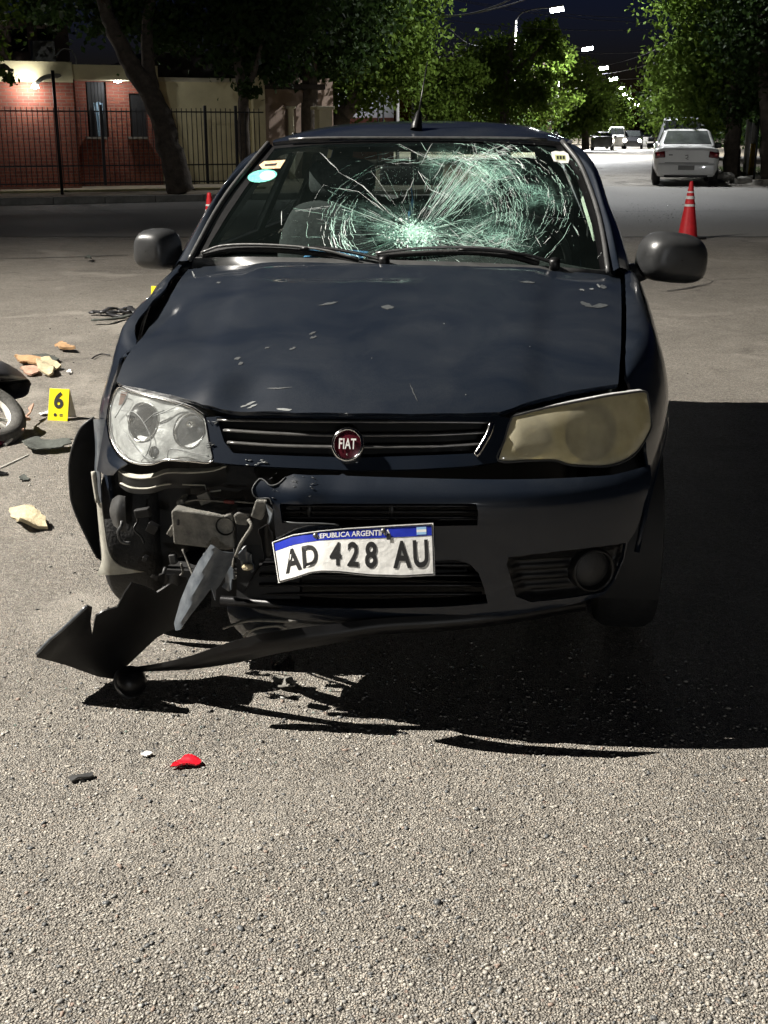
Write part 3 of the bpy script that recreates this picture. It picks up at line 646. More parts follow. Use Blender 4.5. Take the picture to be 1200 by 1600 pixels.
tree('street_tree', 'low spreading tree lit green beside the roof antenna', gz(W(660, 246, 47)),
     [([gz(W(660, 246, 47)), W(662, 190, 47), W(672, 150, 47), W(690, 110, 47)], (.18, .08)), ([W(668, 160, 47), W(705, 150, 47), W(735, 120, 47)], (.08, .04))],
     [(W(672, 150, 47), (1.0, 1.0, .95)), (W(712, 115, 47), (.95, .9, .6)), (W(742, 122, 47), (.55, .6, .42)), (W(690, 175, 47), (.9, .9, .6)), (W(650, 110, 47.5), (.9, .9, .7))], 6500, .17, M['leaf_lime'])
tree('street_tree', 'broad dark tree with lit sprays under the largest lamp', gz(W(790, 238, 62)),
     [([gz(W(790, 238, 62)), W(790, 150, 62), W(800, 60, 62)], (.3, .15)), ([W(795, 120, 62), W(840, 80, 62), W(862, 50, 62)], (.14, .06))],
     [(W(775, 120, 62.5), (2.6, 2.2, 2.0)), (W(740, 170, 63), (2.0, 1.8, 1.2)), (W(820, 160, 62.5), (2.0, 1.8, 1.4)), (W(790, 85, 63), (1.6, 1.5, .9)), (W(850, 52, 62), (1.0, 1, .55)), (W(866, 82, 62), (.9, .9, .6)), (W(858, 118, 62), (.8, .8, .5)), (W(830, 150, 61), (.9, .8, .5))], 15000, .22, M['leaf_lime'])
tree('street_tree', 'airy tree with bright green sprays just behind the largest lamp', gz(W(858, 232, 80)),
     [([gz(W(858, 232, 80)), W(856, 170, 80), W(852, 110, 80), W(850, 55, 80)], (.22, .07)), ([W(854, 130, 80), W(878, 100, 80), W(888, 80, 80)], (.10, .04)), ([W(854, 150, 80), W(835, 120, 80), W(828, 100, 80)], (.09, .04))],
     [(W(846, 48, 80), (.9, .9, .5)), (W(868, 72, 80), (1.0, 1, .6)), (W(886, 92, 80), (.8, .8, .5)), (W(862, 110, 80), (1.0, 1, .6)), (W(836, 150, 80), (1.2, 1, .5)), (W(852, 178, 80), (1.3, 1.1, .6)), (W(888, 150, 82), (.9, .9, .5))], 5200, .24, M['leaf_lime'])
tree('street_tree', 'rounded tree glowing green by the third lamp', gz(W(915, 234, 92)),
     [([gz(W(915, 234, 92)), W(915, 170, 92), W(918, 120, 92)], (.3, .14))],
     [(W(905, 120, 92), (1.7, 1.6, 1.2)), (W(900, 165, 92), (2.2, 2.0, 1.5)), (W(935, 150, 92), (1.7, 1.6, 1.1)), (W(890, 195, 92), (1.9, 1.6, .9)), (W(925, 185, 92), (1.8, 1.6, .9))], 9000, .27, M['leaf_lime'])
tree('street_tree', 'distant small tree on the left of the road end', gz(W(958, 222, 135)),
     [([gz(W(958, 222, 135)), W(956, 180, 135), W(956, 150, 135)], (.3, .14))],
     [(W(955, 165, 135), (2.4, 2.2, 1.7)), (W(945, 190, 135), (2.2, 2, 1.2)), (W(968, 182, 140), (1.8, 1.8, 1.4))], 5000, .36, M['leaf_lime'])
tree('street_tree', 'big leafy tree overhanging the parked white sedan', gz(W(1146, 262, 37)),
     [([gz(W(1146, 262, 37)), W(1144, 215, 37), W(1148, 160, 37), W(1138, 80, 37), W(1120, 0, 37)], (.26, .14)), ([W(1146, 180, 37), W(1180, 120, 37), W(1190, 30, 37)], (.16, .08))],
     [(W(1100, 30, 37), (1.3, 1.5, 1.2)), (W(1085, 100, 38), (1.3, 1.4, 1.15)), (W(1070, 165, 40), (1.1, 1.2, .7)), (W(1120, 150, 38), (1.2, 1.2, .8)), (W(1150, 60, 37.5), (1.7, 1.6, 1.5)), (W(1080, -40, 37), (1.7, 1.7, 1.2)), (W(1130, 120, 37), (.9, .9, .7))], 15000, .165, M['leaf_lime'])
tree('street_tree', 'tall dark tree at the right picture edge', gz(W(1200, 266, 35)),
     [([gz(W(1200, 266, 35)), W(1198, 200, 35), W(1192, 120, 35), W(1190, 20, 35)], (.22, .12))],
     [(W(1185, 40, 35), (1.4, 1.4, 1.3)), (W(1200, 120, 35.5), (1.3, 1.2, 1.0)), (W(1165, 160, 36.5), (1.0, 1, .6)), (W(1230, 40, 35), (1.5, 1.5, 1.5))], 8000, .165, M['leaf_shaded'])
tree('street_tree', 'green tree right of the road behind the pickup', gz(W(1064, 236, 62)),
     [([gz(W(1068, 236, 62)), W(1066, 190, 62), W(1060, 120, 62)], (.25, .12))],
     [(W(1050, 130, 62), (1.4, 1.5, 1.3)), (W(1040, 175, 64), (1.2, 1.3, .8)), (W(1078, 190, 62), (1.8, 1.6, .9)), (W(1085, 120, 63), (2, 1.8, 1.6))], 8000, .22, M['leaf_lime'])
tree('street_tree', 'far tree on the right closing the road end', gz(W(1020, 222, 130)),
     [([gz(W(1026, 222, 130)), W(1025, 180, 130)], (.3, .2))],
     [(W(1022, 178, 130), (1.8, 2, 1.7)), (W(1030, 150, 130), (2.2, 2, 2)), (W(1040, 195, 130), (2.6, 2, 1.2))], 4500, .36, M['leaf_shaded'])
tree('street_tree', 'leafy branch tips of a tree at the left picture edge', gz(W(-60, 300, 26.5)),
     [([gz(W(-60, 300, 26.5)), W(-62, 200, 26.5), W(-50, 120, 26.5), W(-5, 105, 26.3), W(20, 110, 26.2)], (.2, .03)), ([W(-50, 130, 26.5), W(-80, 20, 26.5)], (.15, .08))],
     [(W(6, 108, 26.2), (.26, .3, .22)), (W(14, 146, 26.2), (.22, .2, .05)), (W(-50, 60, 26.5), (.7, .8, .8)), (W(-60, -20, 26.5), (1.2, 1.2, 1.1))], 2600, .15, M['leaf_lime'])
# dark hedge line far behind that closes the gaps under the crowns
V, Fc = leaves([((street(d, o)[0], d, 1.6), (3.2, 5, 1.7)) for d, o in ((75, -9), (84, -9.5), (96, -9), (110, -9), (130, -9), (60, 10), (75, 9.5), (95, 9), (120, 9), (50, 14))], 16000, .4)
mm = MB(); mm.add(V.tolist(), Fc.tolist()); tag(mm.build('shrubbery', M['leaf_shaded'], smooth=False), 'dark mass of garden shrubs far along both sides of the road', 'shrubs', kind='stuff')

# ------------------------------------------------------------------ corner house, fence
HB = Vector(G(0, 311)); HB.z = 0            # a point of the fence line
def HP(px, py, t):                          # (s, z) of the pixel on the plane t behind the fence
    d = Vector(ray(px, py)); o = Vector((0, 0, CH)) - HB
    k = (t - o.dot(HT)) / d.dot(HT); p = o + d * k
    return (p.dot(HE), p.z + 0)
def hthing(name, label, cat, group=None): return thing(name, label, cat, HB, ANG, group)
def wallpanel(name, t, pxrect, matl, parent, holes=(), thick=.2, z0=None):
    x0, y0, x1, y1 = pxrect; a = HP(x0, y1, t); b = HP(x1, y0, t); zz = .1 if z0 is None else z0
    ol = [(a[0], zz), (b[0], zz), (b[0], HP(x1, y0, t)[1]), (a[0], HP(x0, y0, t)[1])]
    hs = []
    for q in holes:
        c = HP(q[0], q[3], t); e = HP(q[2], q[1], t); hs.append([(c[0], c[1]), (e[0], c[1]), (e[0], e[1]), (c[0], e[1])])
    mm = MB(); mm.panel(ol, lambda u, v: (u, t, v), .6, hs); o = mm.build(name, matl, parent, smooth=False, thick=thick); o.modifiers[0].offset = 1 if True else -1
    return o
def hbox(name, px0, py0, px1, py1, t0, t1, matl, parent, z0=None, bev=0):
    a = HP(px0, py1, t0); b = HP(px1, py0, t0); zb = a[1] if z0 is None else z0
    mm = MB(); mm.box(((a[0] + b[0]) / 2, (t0 + t1) / 2, (zb + b[1]) / 2), (abs(b[0] - a[0]), t1 - t0, b[1] - zb), bev=bev); return mm.build(name, matl, parent, smooth=False)
h = hthing('brick_house', 'single-storey red brick house with cream parapet and lit porch lamp', 'house')
hbox('wall', -220, 124, 113, 300, 2.0, 8.0, M['brick'], h, z0=.1)
hbox('parapet', -220, 97, 112, 124, 1.9, 8.0, M['cream'], h)
wallpanel('recessed_wall', 3.0, (113, 124, 247, 300), M['brick'], h, [(139, 128, 165, 214), (205, 146, 228, 214)])
hbox('parapet', 112, 103, 246, 124, 2.2, 3.4, M['cream'], h)
hbox('recess_return', 112, 124, 116, 300, 2.05, 3.0, M['brick'], h, z0=.1)
for q in ((139, 128, 165, 214), (205, 146, 228, 214)):
    w = hbox('window', q[0], q[1], q[2], q[3], 3.28, 3.32, M['darkglass'], h)
    for k in range(5):
        xx = q[0] + (q[2] - q[0]) * (k + .5) / 5; hbox('bar', xx - .5, q[1], xx + .5, q[3], 3.1, 3.12, M['iron'], w)
    for yy in (q[1] + 10, q[1] + 20): hbox('bar', q[0], yy - .6, q[2], yy + .6, 3.12, 3.14, M['cream_pale'] if q[0] < 150 else M['iron'], w)
    hbox('sill', q[0] - 3, q[3], q[2] + 3, q[3] + 3, 2.78, 3.3, M['pavement'], h)
mm = MB(); cu = []
for i in range(9):
    u = i / 8; top = HP(145 + 15 * u, 160 + 1 * math.sin(u * 9), 2.96); bot = HP(153 + 6 * u, 213, 2.96); w = .03 * math.sin(i * 2.2)
    cu.append([(top[0], 2.9 + w, top[1]), ((top[0] + bot[0]) / 2, 2.9 - w, (top[1] + bot[1]) / 2), (bot[0], 2.9 + w * .5, bot[1])])
mm.loft(cu, 4, 3); mm.build('curtain', mat('pale_blue_cloth', (.22, .33, .42), .9, noise=.2, nscale=20), h, thick=.006)
pl = HP(184, 126, 2.6); mm = MB(); mm.lathe([(.0, -.05), (.09, -.03), (.11, .03), (.06, .09), (0, .1)], (pl[0], 2.62, pl[1]), n=14); mm.build('porch_lamp', M['porch_on'], h)
mm = MB(); mm.tube([(pl[0], 2.66, pl[1] + .06), (pl[0], 2.8, pl[1] + .1)], .02, 6); mm.build('lamp_bracket', M['iron'], h)
ld = bpy.data.lights.new('porch_light', 'POINT'); ld.energy = 30; ld.color = (.95, .97, 1); ld.shadow_soft_size = .08
lo = bpy.data.objects.new('porch_light', ld); COL.objects.link(lo); lo.parent = h; lo.location = (pl[0], 2.42, pl[1] - .05)
p2 = HP(45, 140, 1.9); mm = MB(); mm.tube(catmull([(p2[0] + .8, 1.98, p2[1] + .32), (p2[0] + .35, 1.75, p2[1] + .26), (p2[0] + .12, 1.7, p2[1] + .1)], 4), .05, 8); mm.build('wall_lamp_arm', M['pavement'], h)
mm = MB(); mm.lathe([(.0, .06), (.05, .05), (.09, -.03), (.0, -.05)], (p2[0] + .12, 1.7, p2[1] + .06), n=12); mm.build('wall_lamp', M['porch_on'], h)
ld = bpy.data.lights.new('wall_light', 'POINT'); ld.energy = 60; ld.color = (1, .97, .93); ld.shadow_soft_size = .06
lo = bpy.data.objects.new('wall_light', ld); COL.objects.link(lo); lo.parent = h; lo.location = (p2[0] + .0, 1.66, p2[1] + .0)
ac = HP(68, 96, 4.5); mm = MB(); mm.box((ac[0], 4.5, ac[1] + .22), (.55, .4, .5), bev=.03); a = mm.build('air_conditioner', M['ac'], h)
mm = MB(); mm.tube(catmull([(ac[0] + .28, 4.5, ac[1] + .1), (ac[0] + .5, 4.5, ac[1] + .3), (ac[0] + .75, 4.5, ac[1] + .2), (ac[0] + .8, 4.5, ac[1] - .2)], 4), .02, 6); mm.build('pipe', M['ac'], a)
y = hthing('garden_wall', 'plain cream yellow wall right of the brick house', 'wall')
hbox('wall', 247, 126, 400, 300, 3.3, 3.6, M['cream'], y, z0=.1); hbox('coping', 245, 123, 402, 127, 3.22, 3.68, M['cream_pale'], y)
hbox('end_pillar', 400, 118, 413, 300, 3.1, 3.7, M['cream'], y, z0=.1)
# plinth and iron fence, bar by bar
fn = hthing('iron_fence', 'black iron bar fence on a low olive plinth before the house', 'fence')
hbox('plinth', -200, 292, 415, 312, -.12, .12, M['olive'], fn, z0=.05)
bt = HP(0, 167, 0)[1]; bb = HP(0, 292, 0)[1]; s0 = HP(-120, 290, 0)[0]; s1 = HP(415, 290, 0)[0]
mm = MB(); mm.box((0, 0, 0), (.016, .016, bt - bb)); bar0 = mm.build('bar', M['iron'], fn, smooth=False); bar0.location = (s0, 0, (bt + bb) / 2)
nb = int((s1 - s0) / .112)
for i in range(1, nb):
    o = bpy.data.objects.new('bar', bar0.data); COL.objects.link(o); o.parent = fn; o.location = (s0 + i * .112, 0, (bt + bb) / 2 + random.uniform(-.008, .008)); o.rotation_euler = (0, random.uniform(-.006, .006), 0)
for zz in (bb + .05, bb + .42, bt - .08):
    mm = MB(); mm.box(((s0 + s1) / 2, 0.013, zz), (s1 - s0, .02, .03)); mm.build('rail', M['iron'], fn, smooth=False)
for px in (165, 325, 372, -60):
    s = HP(px, 290, 0)[0]; mm = MB(); mm.box((s, 0, (bb + bt + .06) / 2), (.06, .06, bt - bb + .06)); mm.build('post', M['iron'], fn, smooth=False)
# leaning bare post on the pavement
a = Vector(W(98, 312, 26.6)); b = Vector(W(82, 110, 26.6)); pp = thing('bent_post', 'thin dark bare post leaning before the brick wall', 'post', (a.x, a.y, .1))
mm = MB(); mm.tube([(0, 0, 0), tuple((b - Vector((a.x, a.y, .1))) * .5), tuple(b - Vector((a.x, a.y, .1)))], .035, 8); mm.build('shaft', M['iron'], pp)
# houses behind
bh = hthing('back_house', 'dark pitched-roof house behind the cream wall', 'house')
mm = MB(); q = [HP(250, 60, 9), HP(400, 130, 9)]
mm.box(((q[0][0] + q[1][0]) / 2, 12, q[1][1] / 2), (q[1][0] - q[0][0] + 4, 6, q[1][1])); mm.build('wall', M['pinkwall'], bh, smooth=False)
ra, rb, rc_ = HP(215, 62, 8.8), HP(280, 72, 8.8), HP(385, 118, 8.8)
mm = MB(); mm.add([(rb[0] - 2.4, 8.8, rc_[1] - .1), (rb[0], 8.8, rb[1] + .1), (rc_[0] + .2, 8.8, rc_[1]), (rb[0] - 2.4, 15, rc_[1] - .1), (rb[0], 15, rb[1] + .1), (rc_[0] + .2, 15, rc_[1])], [(0, 1, 4, 3), (1, 2, 5, 4), (0, 2, 1), (3, 4, 5)]); mm.build('roof', M['rooftile'], bh, smooth=False)
mm = MB(); mm.tube([(rb[0], 8.75, rb[1] + .1), (rc_[0] + .2, 8.75, rc_[1])], .035, 6); mm.build('gutter', M['pole_grey'], bh)
dh = hthing('tall_house', 'dark two-storey house above the brick house at far left', 'house')
mm = MB(); q = HP(-60, 30, 11); r = HP(105, 30, 11); mm.box(((q[0] + r[0]) / 2, 14, q[1] / 2), (r[0] - q[0], 6, q[1])); mm.build('wall', M['pinkwall'], dh, smooth=False)
mm = MB(); mm.box(((q[0] + r[0]) / 2, 14, q[1] + .08), (r[0] - q[0] + .3, 6.4, .16)); mm.build('roof_slab', M['rooftile'], dh, smooth=False)
for px in (20, 60):
    e0, e1 = HP(px, 80, 10.9), HP(px + 22, 45, 10.9); mm = MB(); mm.box(((e0[0] + e1[0]) / 2, 10.98, (e0[1] + e1[1]) / 2), (e1[0] - e0[0], .06, e1[1] - e0[1])); mm.build('window', M['darkglass'], dh, smooth=False)
ah = hthing('arched_house', 'dusty pink house with two arched porch openings', 'house')
t = 6.0; ol = [HP(410, 200, t), HP(500, 200, t), HP(500, 146, t), HP(412, 134, t)]; ol[0] = (ol[0][0], .1); ol[1] = (ol[1][0], .1)
def arch(x0, x1, y0, yb):
    c = (x0 + x1) / 2; r = (x1 - x0) / 2; P = [HP(x0, yb, t), HP(x1, yb, t)] + [HP(c + r * math.cos(a), y0 + r * .8 - r * .8 * math.sin(a), t) for a in np.linspace(0, math.pi, 9)]
    return P
mm = MB(); mm.panel(ol, lambda u, v: (u, t, v), .4, [arch(418, 448, 158, 215), arch(460, 486, 160, 215)]); mm.build('arcade_wall', M['pinkwall'], ah, smooth=False, thick=.3)
mm = MB(); a, b = HP(405, 200, 8), HP(520, 140, 8); mm.box(((a[0] + b[0]) / 2, 8.1, 1.5), (b[0] - a[0], .2, 2.8)); mm.build('inner_wall', M['pinkwall'], ah, smooth=False)
mm = MB(); a, b = HP(408, 138, 5.8), HP(505, 150, 5.8); mm.box(((a[0] + b[0]) / 2, 7.4, a[1] + .05), (b[0] - a[0], 3.6, .14)); mm.build('roof_slab', M['rooftile'], ah, smooth=False)
col_ = HP(455, 200, 5.3); mm = MB(); ct = HP(455, 166, 5.3)[1]; mm.lathe([(.09, .1), (.085, 1.0), (.08, ct - .08), (.15, ct - .05), (.15, ct)], (col_[0], 5.3, 0), n=12, caps=True); mm.build('column', M['cream_pale'], ah)
gp = hthing('gate_pillar', 'cream gate pillar with moulded cap left of the forked tree', 'pillar')
hbox('shaft', 500, 170, 519, 240, 4.0, 4.4, M['cream_pale'], gp, z0=.1); hbox('cap', 496, 166, 523, 171, 3.9, 4.5, M['cream_pale'], gp, bev=.02)
wh = thing('white_house', 'white house with a red brick base glimpsed under the trees', 'house', W(572, 190, 60)[:2] + (0,))
mm = MB(); wz = W(572, 184, 60)[2]; mm.box((0, .2, wz / 2), (2.6, .4, wz)); mm.build('brick_base', M['brick'], wh, smooth=False)
mm = MB(); mm.box((0, .25, wz + .6), (2.6, .4, 1.2)); mm.build('upper_wall', M['whitewall'], wh, smooth=False)
ld = bpy.data.lights.new('porch_light', 'POINT'); ld.energy = 55; ld.shadow_soft_size = .08; lo = bpy.data.objects.new('porch_light', ld); COL.objects.link(lo); lo.parent = wh; lo.location = (-.4, -.9, wz + 1.4)
mm = MB(); mm.lathe([(0, -.05), (.07, -.02), (.07, .04), (0, .06)], (-.4, -.55, wz + 1.55), n=10); mm.build('porch_lamp', M['porch_on'], wh)
for px, top, D, r, mt, lb in ((621, 130, 44, .07, 'pole_grey', 'slim white pole rising behind the car roof'), (591, 135, 46, .04, 'iron', 'left of two thin dark poles behind the roof'), (599, 133, 47, .04, 'iron', 'right of two thin dark poles behind the roof'), (647, 150, 52, .14, 'pole_grey', 'pale stout post next to the roof antenna')):
    a = W(px, 238, D); b = W(px, top, D); o = thing('pole', lb, 'pole', (a[0], a[1], 0), 0); mm = MB(); mm.tube([(0, 0, 0), (0, 0, b[2])], [r, r * .8], 8); mm.lathe([(r * .8, 0), (r * 1.3, .02), (r * 1.2, .06), (0, .09)], (0, 0, b[2] - .01), n=10); mm.build('shaft', M[mt], o)
# posts on the right verge
def post(px, py0, py1, D, r, mt, label, cuts=()):
    a = W(px, py1, D); b = W(px, py0, D); o = thing('post', label, 'post', (a[0], a[1], .1)); z1 = b[2] - .1
    zc = [0] + list(cuts) + [z1]
    for i in range(len(zc) - 1):
        mm = MB(); mm.tube([(0, 0, zc[i]), (0, 0, zc[i + 1])], r, 10); mm.build('shaft' if i == 0 else 'upper_shaft', M[mt[i]], o)
post(1175, 192, 262, 37.5, .10, ('pole_yellow', 'pole_grey'), 'pole painted yellow below and white above on the right verge', (.95,))
post(1165, 186, 262, 39, .085, ('pole_grey',), 'pale slim trunk-like post left of the yellow pole')
post(1178, 186, 278, 34.8, .03, ('iron',), 'thin black post in front of the yellow pole')
post(1196, 180, 270, 36, .08, ('pole_grey',), 'pale post at the right picture edge')
# rocks on the verge
for i, (px, py, D, s) in enumerate(((1162, 296, 33.2, .17), (1170, 274, 35, .13), (1184, 274, 35.2, .15), (1196, 276, 35, .14), (1134, 270, 35.5, .2))):
    p = W(px, py, D); bm = bmesh.new(); bmesh.ops.create_icosphere(bm, subdivisions=2, radius=s)
    for v in bm.verts: v.co = Vector((v.co.x * 1.3, v.co.y, v.co.z * .6)) * random.uniform(.85, 1.15)
    mm = MB(); bm.verts.index_update(); mm.add([v.co for v in bm.verts], [[v.index for v in f.verts] for f in bm.faces]); bm.free()
    o = mm.build('rock', M['kerb'], smooth=False); o.location = (p[0], p[1], .12 + s * .3)
    tag(o, ['pale kerb-end stone at the corner of the right verge', 'small stone left of the black post', 'stone just right of the black post', 'stone at the right picture edge on the verge', 'broken slab beside the white sedan rear wheel'][i], 'stone', 'stones on the right verge')
lowbar = thing('low_rail', 'low pale rail between the right trees', 'rail', (W(1150, 252, 41)[0], 41, 0)); mm = MB(); mm.tube([(-.8, 0, .55), (3.2, -.3, .6)], .06, 8); mm.tube([(-.7, 0, 0), (-.7, 0, .55)], .05, 8); mm.tube([(3, -.3, 0), (3, -.3, .6)], .05, 8); mm.build('bar', M['pole_grey'], lowbar)
# overhead cables
cabs = [((690, 24, 40), (800, -2, 34), 'thick cable pair, upper, from the forked tree to the sky edge', .022), ((690, 26, 40), (830, -4, 36), 'thick cable pair, lower, from the forked tree', .02), ((700, -2, 60), (1040, 36, 60), 'uppermost thin cable across the road', .014), ((690, -6, 58), (1040, 28, 62), 'thin cable just above the largest lamp', .012), ((690, 30, 60), (1040, 45, 60), 'long cable crossing under the largest lamp', .013), ((690, 28, 45), (768, 62, 70), 'short steep cable by the forked tree', .012), ((880, 82, 90), (1040, 78, 90), 'cable at the second lamp', .014), ((870, 95, 110), (1040, 70, 75), 'sagging cable between second and third lamps', .015), ((875, 115, 110), (1030, 95, 90), 'sagging cable at the third lamp', .015), ((890, 122, 120), (1030, 120, 120), 'cable at the fourth lamp', .016), ((920, 146, 160), (1030, 140, 160), 'cable at the fifth lamp', .018), ((940, 160, 180), (1020, 152, 180), 'cable near the road end', .02)]
for a, b, lb, r in cabs:
    A = np.array(W(*a)); B = np.array(W(*b)); P = []
    for i in range(17):
        t = i / 16; p = A + (B - A) * t; p[2] -= 4 * t * (1 - t) * np.linalg.norm(B - A) * .022; P.append(p - A)
    mm = MB(); mm.tube(P, r, 5); o = mm.build('overhead_cable', M['wire']); o.location = A; tag(o, lb, 'cable', 'overhead cables')

# ------------------------------------------------------------------ the crashed car (its own space: x across, y back from the nose, z up)
car = thing('car', 'dark navy hatchback with shattered windscreen and torn-off front bumper corner', 'car', (OX, OY, 0), -PSI)
def tab(x, xs, ys): return float(np.interp(x, xs, ys))
_sp = {}
def stab(x, xs, ys):                     # smooth table
    k = id(xs)
    if k not in _sp:
        P = catmull(list(zip(xs, ys)), 12); _sp[k] = ([p[0] for p in P], [p[1] for p in P])
    return float(np.interp(x, *_sp[k]))
def plan(x, hw, Y0, n=2.6):
    a = min(abs(x) / hw, 1.0); return Y0 * (1 - (1 - a ** n) ** (1 / n))
BZ = [.10, .20, .27, .35, .45, .53, .58, .605, .63, .66]; BY = [.17, .085, .045, .022, .008, .0, .004, .018, .055, .13]
def yb(x, z): return plan(x, .80, .47) + stab(z, BZ, BY)
def yf(x, z): return plan(x, .775, .55) + .045 + max(0, z - .60) * .5
HY = [.0, .05, .10, .16, .25, .4, .7, .9, 1.07, 1.3]; HZ = [.69, .735, .768, .80, .832, .868, .935, .975, 1.008, 1.035]
def zh0(x, y):
    a = abs(x) / .68
    z = stab(y, HY, HZ) - .03 * a ** 2 - .02 * min(a, 1.2) ** 5 - .035 * max(0, (.6 - y) / .3) ** 2 * min(a, 1) ** 2
    z += .006 * math.tanh((.46 - abs(x) * (1 + .12 * (1.1 - y))) / .03) * min(1, max(0, (y - .1) / .2))     # raised middle field
    return z
def gau(x, y, cx, cy, sx, sy): return math.exp(-((x - cx) / sx) ** 2 - ((y - cy) / sy) ** 2)
def zh(x, y):
    z = zh0(x, y)
    z -= .026 * gau(x, y, -.70, .78, .10, .20) + .012 * gau(x, y, -.52, .62, .12, .10)
    z += .012 * gau(x, y, -.36, .20, .055, .08) - .016 * gau(x, y, -.27, .20, .06, .08) - .008 * gau(x, y, -.48, .30, .09, .10)
    z += .010 * gau(x, y, -.05, .85, .10, .05) - .012 * gau(x, y, -.15, .95, .18, .04) - .006 * gau(x, y, .1, .5, .25, .1)
    z += .006 * math.sin(9 * x + 4 * y) * gau(x, y, -.45, .6, .35, .4)
    return z
def yw(x, z): return 1.10 + (z - 1.0) * 1.85 + .13 * (x / .65) ** 2
g_b = lambda p: p[1] - yb(p[0], p[2])
g_f = lambda p: p[1] - yf(p[0], p[2])
g_h = lambda p: zh(p[0], p[1]) - p[2]
g_w = lambda p: p[1] - yw(p[0], p[2])
def xz(px, py, g): p = hit(px, py, g); return (p[0], p[2])
def xy(px, py, g): p = hit(px, py, g); return (p[0], p[1])

# --- hood
hood_px = [(182, 596), (192, 602), (230, 609), (272, 618), (315, 632), (345, 639), (400, 643), (462, 645), (550, 646), (640, 647), (725, 646), (780, 644), (800, 638), (845, 623), (892, 611), (930, 605), (966, 600), (970, 545), (971, 483), (970, 445), (969, 433), (940, 428), (860, 423), (760, 417), (640, 414), (520, 411), (400, 412), (296, 419), (272, 453), (252, 484), (234, 510), (222, 528), (206, 546), (192, 568)]
hp = [xy(px, py, g_h) for px, py in hood_px]
m = MB(); m.panel(hp, lambda x, y: (x, y, zh(x, y)), .017); hood = m.build('hood', M['paint'], car, thick=.012, off=-1)
fe = [hit(px, py, g_h) for px, py in hood_px[:17]]
m = MB(); m.grid([[(p[0], p[1] + .002, p[2] - .004) for p in fe], [(p[0] * .99, p[1] + .03, p[2] - .018) for p in fe]]); m.build('hood_lip', M['paint'], hood)
def decal(name, pts, g, fm, matl, parent, h=.02, lift=.0016):
    q = [fm(px, py, g) for px, py in pts]; mm = MB(); return mm, q
def hood_mark(pts, matl):
    q = [xy(px, py, g_h) for px, py in pts]; mm = MB(); mm.panel(q, lambda x, y: (x, y, zh(x, y) + .0014), .012); return mm.build('scratch', M[matl], hood)
def streak(x0, y0, x1, y1, w, matl):
    n = 6; A = []; B = []
    dx, dy = x1 - x0, y1 - y0; L = math.hypot(dx, dy); nx, ny = -dy / L, dx / L
    for i in range(n + 1):
        t = i / n; k = w * (.25 + math.sin(math.pi * t)) * random.uniform(.6, 1.2); j = random.uniform(-.6, .6)
        A.append((x0 + dx * t + nx * (k + j), y0 + dy * t + ny * (k + j))); B.append((x0 + dx * t - nx * (k - j), y0 + dy * t - ny * (k - j)))
    return hood_mark(A + B[::-1], matl)
for s in ((498, 478, 528, 472, 1.3, 'scuff'), (417, 608, 456, 606, .7, 'scuff'), (907, 473, 926, 480, 3.2, 'scuff'), (924, 479, 950, 478, 2.6, 'scuff'), (483, 523, 494, 519, 1.4, 'scuff'), (484, 529, 495, 526, 1.4, 'scuff'), (452, 547, 462, 544, 1.5, 'scuff'), (414, 545, 421, 543, 1.2, 'scuff'), (366, 562, 376, 559, 2.0, 'scuff'), (372, 570, 380, 567, 1.6, 'scuff'), (432, 640, 456, 641, 1.7, 'scuff_pale'), (376, 637, 399, 628, 1.4, 'scuff_pale'), (386, 639, 402, 632, 1.0, 'scuff_pale'), (812, 441, 836, 442, 1.6, 'scuff'), (936, 447, 948, 450, 2.6, 'scuff'), (905, 453, 913, 454, 1.2, 'scuff_pale'), (921, 452, 928, 452, 1.2, 'scuff_pale'), (933, 444, 937, 450, 1.6, 'scuff_pale'), (640, 600, 652, 628, .8, 'scuff'), (595, 480, 616, 481, 2.6, 'scuff'), (300, 424, 304, 434, 1.1, 'scuff_pale'), (338, 443, 345, 441, .9, 'scuff')): streak(*s)
for px, py in ((693, 506), (827, 542), (727, 617), (580, 560)): streak(px, py, px + 1.6, py + .4, .7, 'scuff_pale')
m = MB(); m.mi = 0

# --- sides: one profile, cut into fender, doors and quarter panels
ZY = [.36, .5, .7, .9, 1.1, 1.3, 1.6, 2.4, 3.2, 3.8]; ZZ = [.765, .822, .880, .922, .957, .979, .990, 1.0, 1.0, .98]
def zs(y): return stab(y, ZY, ZZ)
HE_R = sorted((p[1], p[0]) for p in (hit(px, py, g_h) for px, py in ((966, 600), (970, 545), (971, 483), (970, 445), (969, 433))))
HE_L = sorted((p[1], -p[0]) for p in (hit(px, py, g_h) for px, py in ((296, 419), (272, 453), (252, 484), (234, 510), (222, 528), (206, 546), (192, 568), (182, 596))))
def side_pt(y, q, s):
    z1 = zs(y) - .04
    def xs(z):
        k = max(0, (z - (z1 + .04 - .22)) / .18); lo = max(0, (.42 - z) / .22)
        return .803 - .045 * k * k - .03 * lo * lo - .11 * max(0, (.78 - y) / .4) ** 2 - .05 * max(0, (y - 3.2) / .55) ** 2
    if q <= z1: x, z = xs(q), q
    else:
        e = q - z1; x = xs(z1) - .35 * e - 3.2 * e * e; z = z1 + e - 6 * e * e
        if y < 1.3:
            H_ = HE_R if s > 0 else HE_L; tg = float(np.interp(y, [a for a, b in H_], [b for a, b in H_])) + (.014 if s > 0 else .022); xe = xs(z1) - .35 * .098 - 3.2 * .098 ** 2; x += (max(tg, .60) - xe) * (e / .098) ** 2
    if s < 0 and y < 1.2:                          # the struck side is buckled
        k = min(1, (1.2 - y) / .5); x += k * (.010 * math.sin(17 * y + 9 * z) + .008 * math.sin(31 * y - 14 * z))
        z -= k * .012 * max(0, math.sin(13 * y)) * (q > z1)
    return (s * x, y, z)
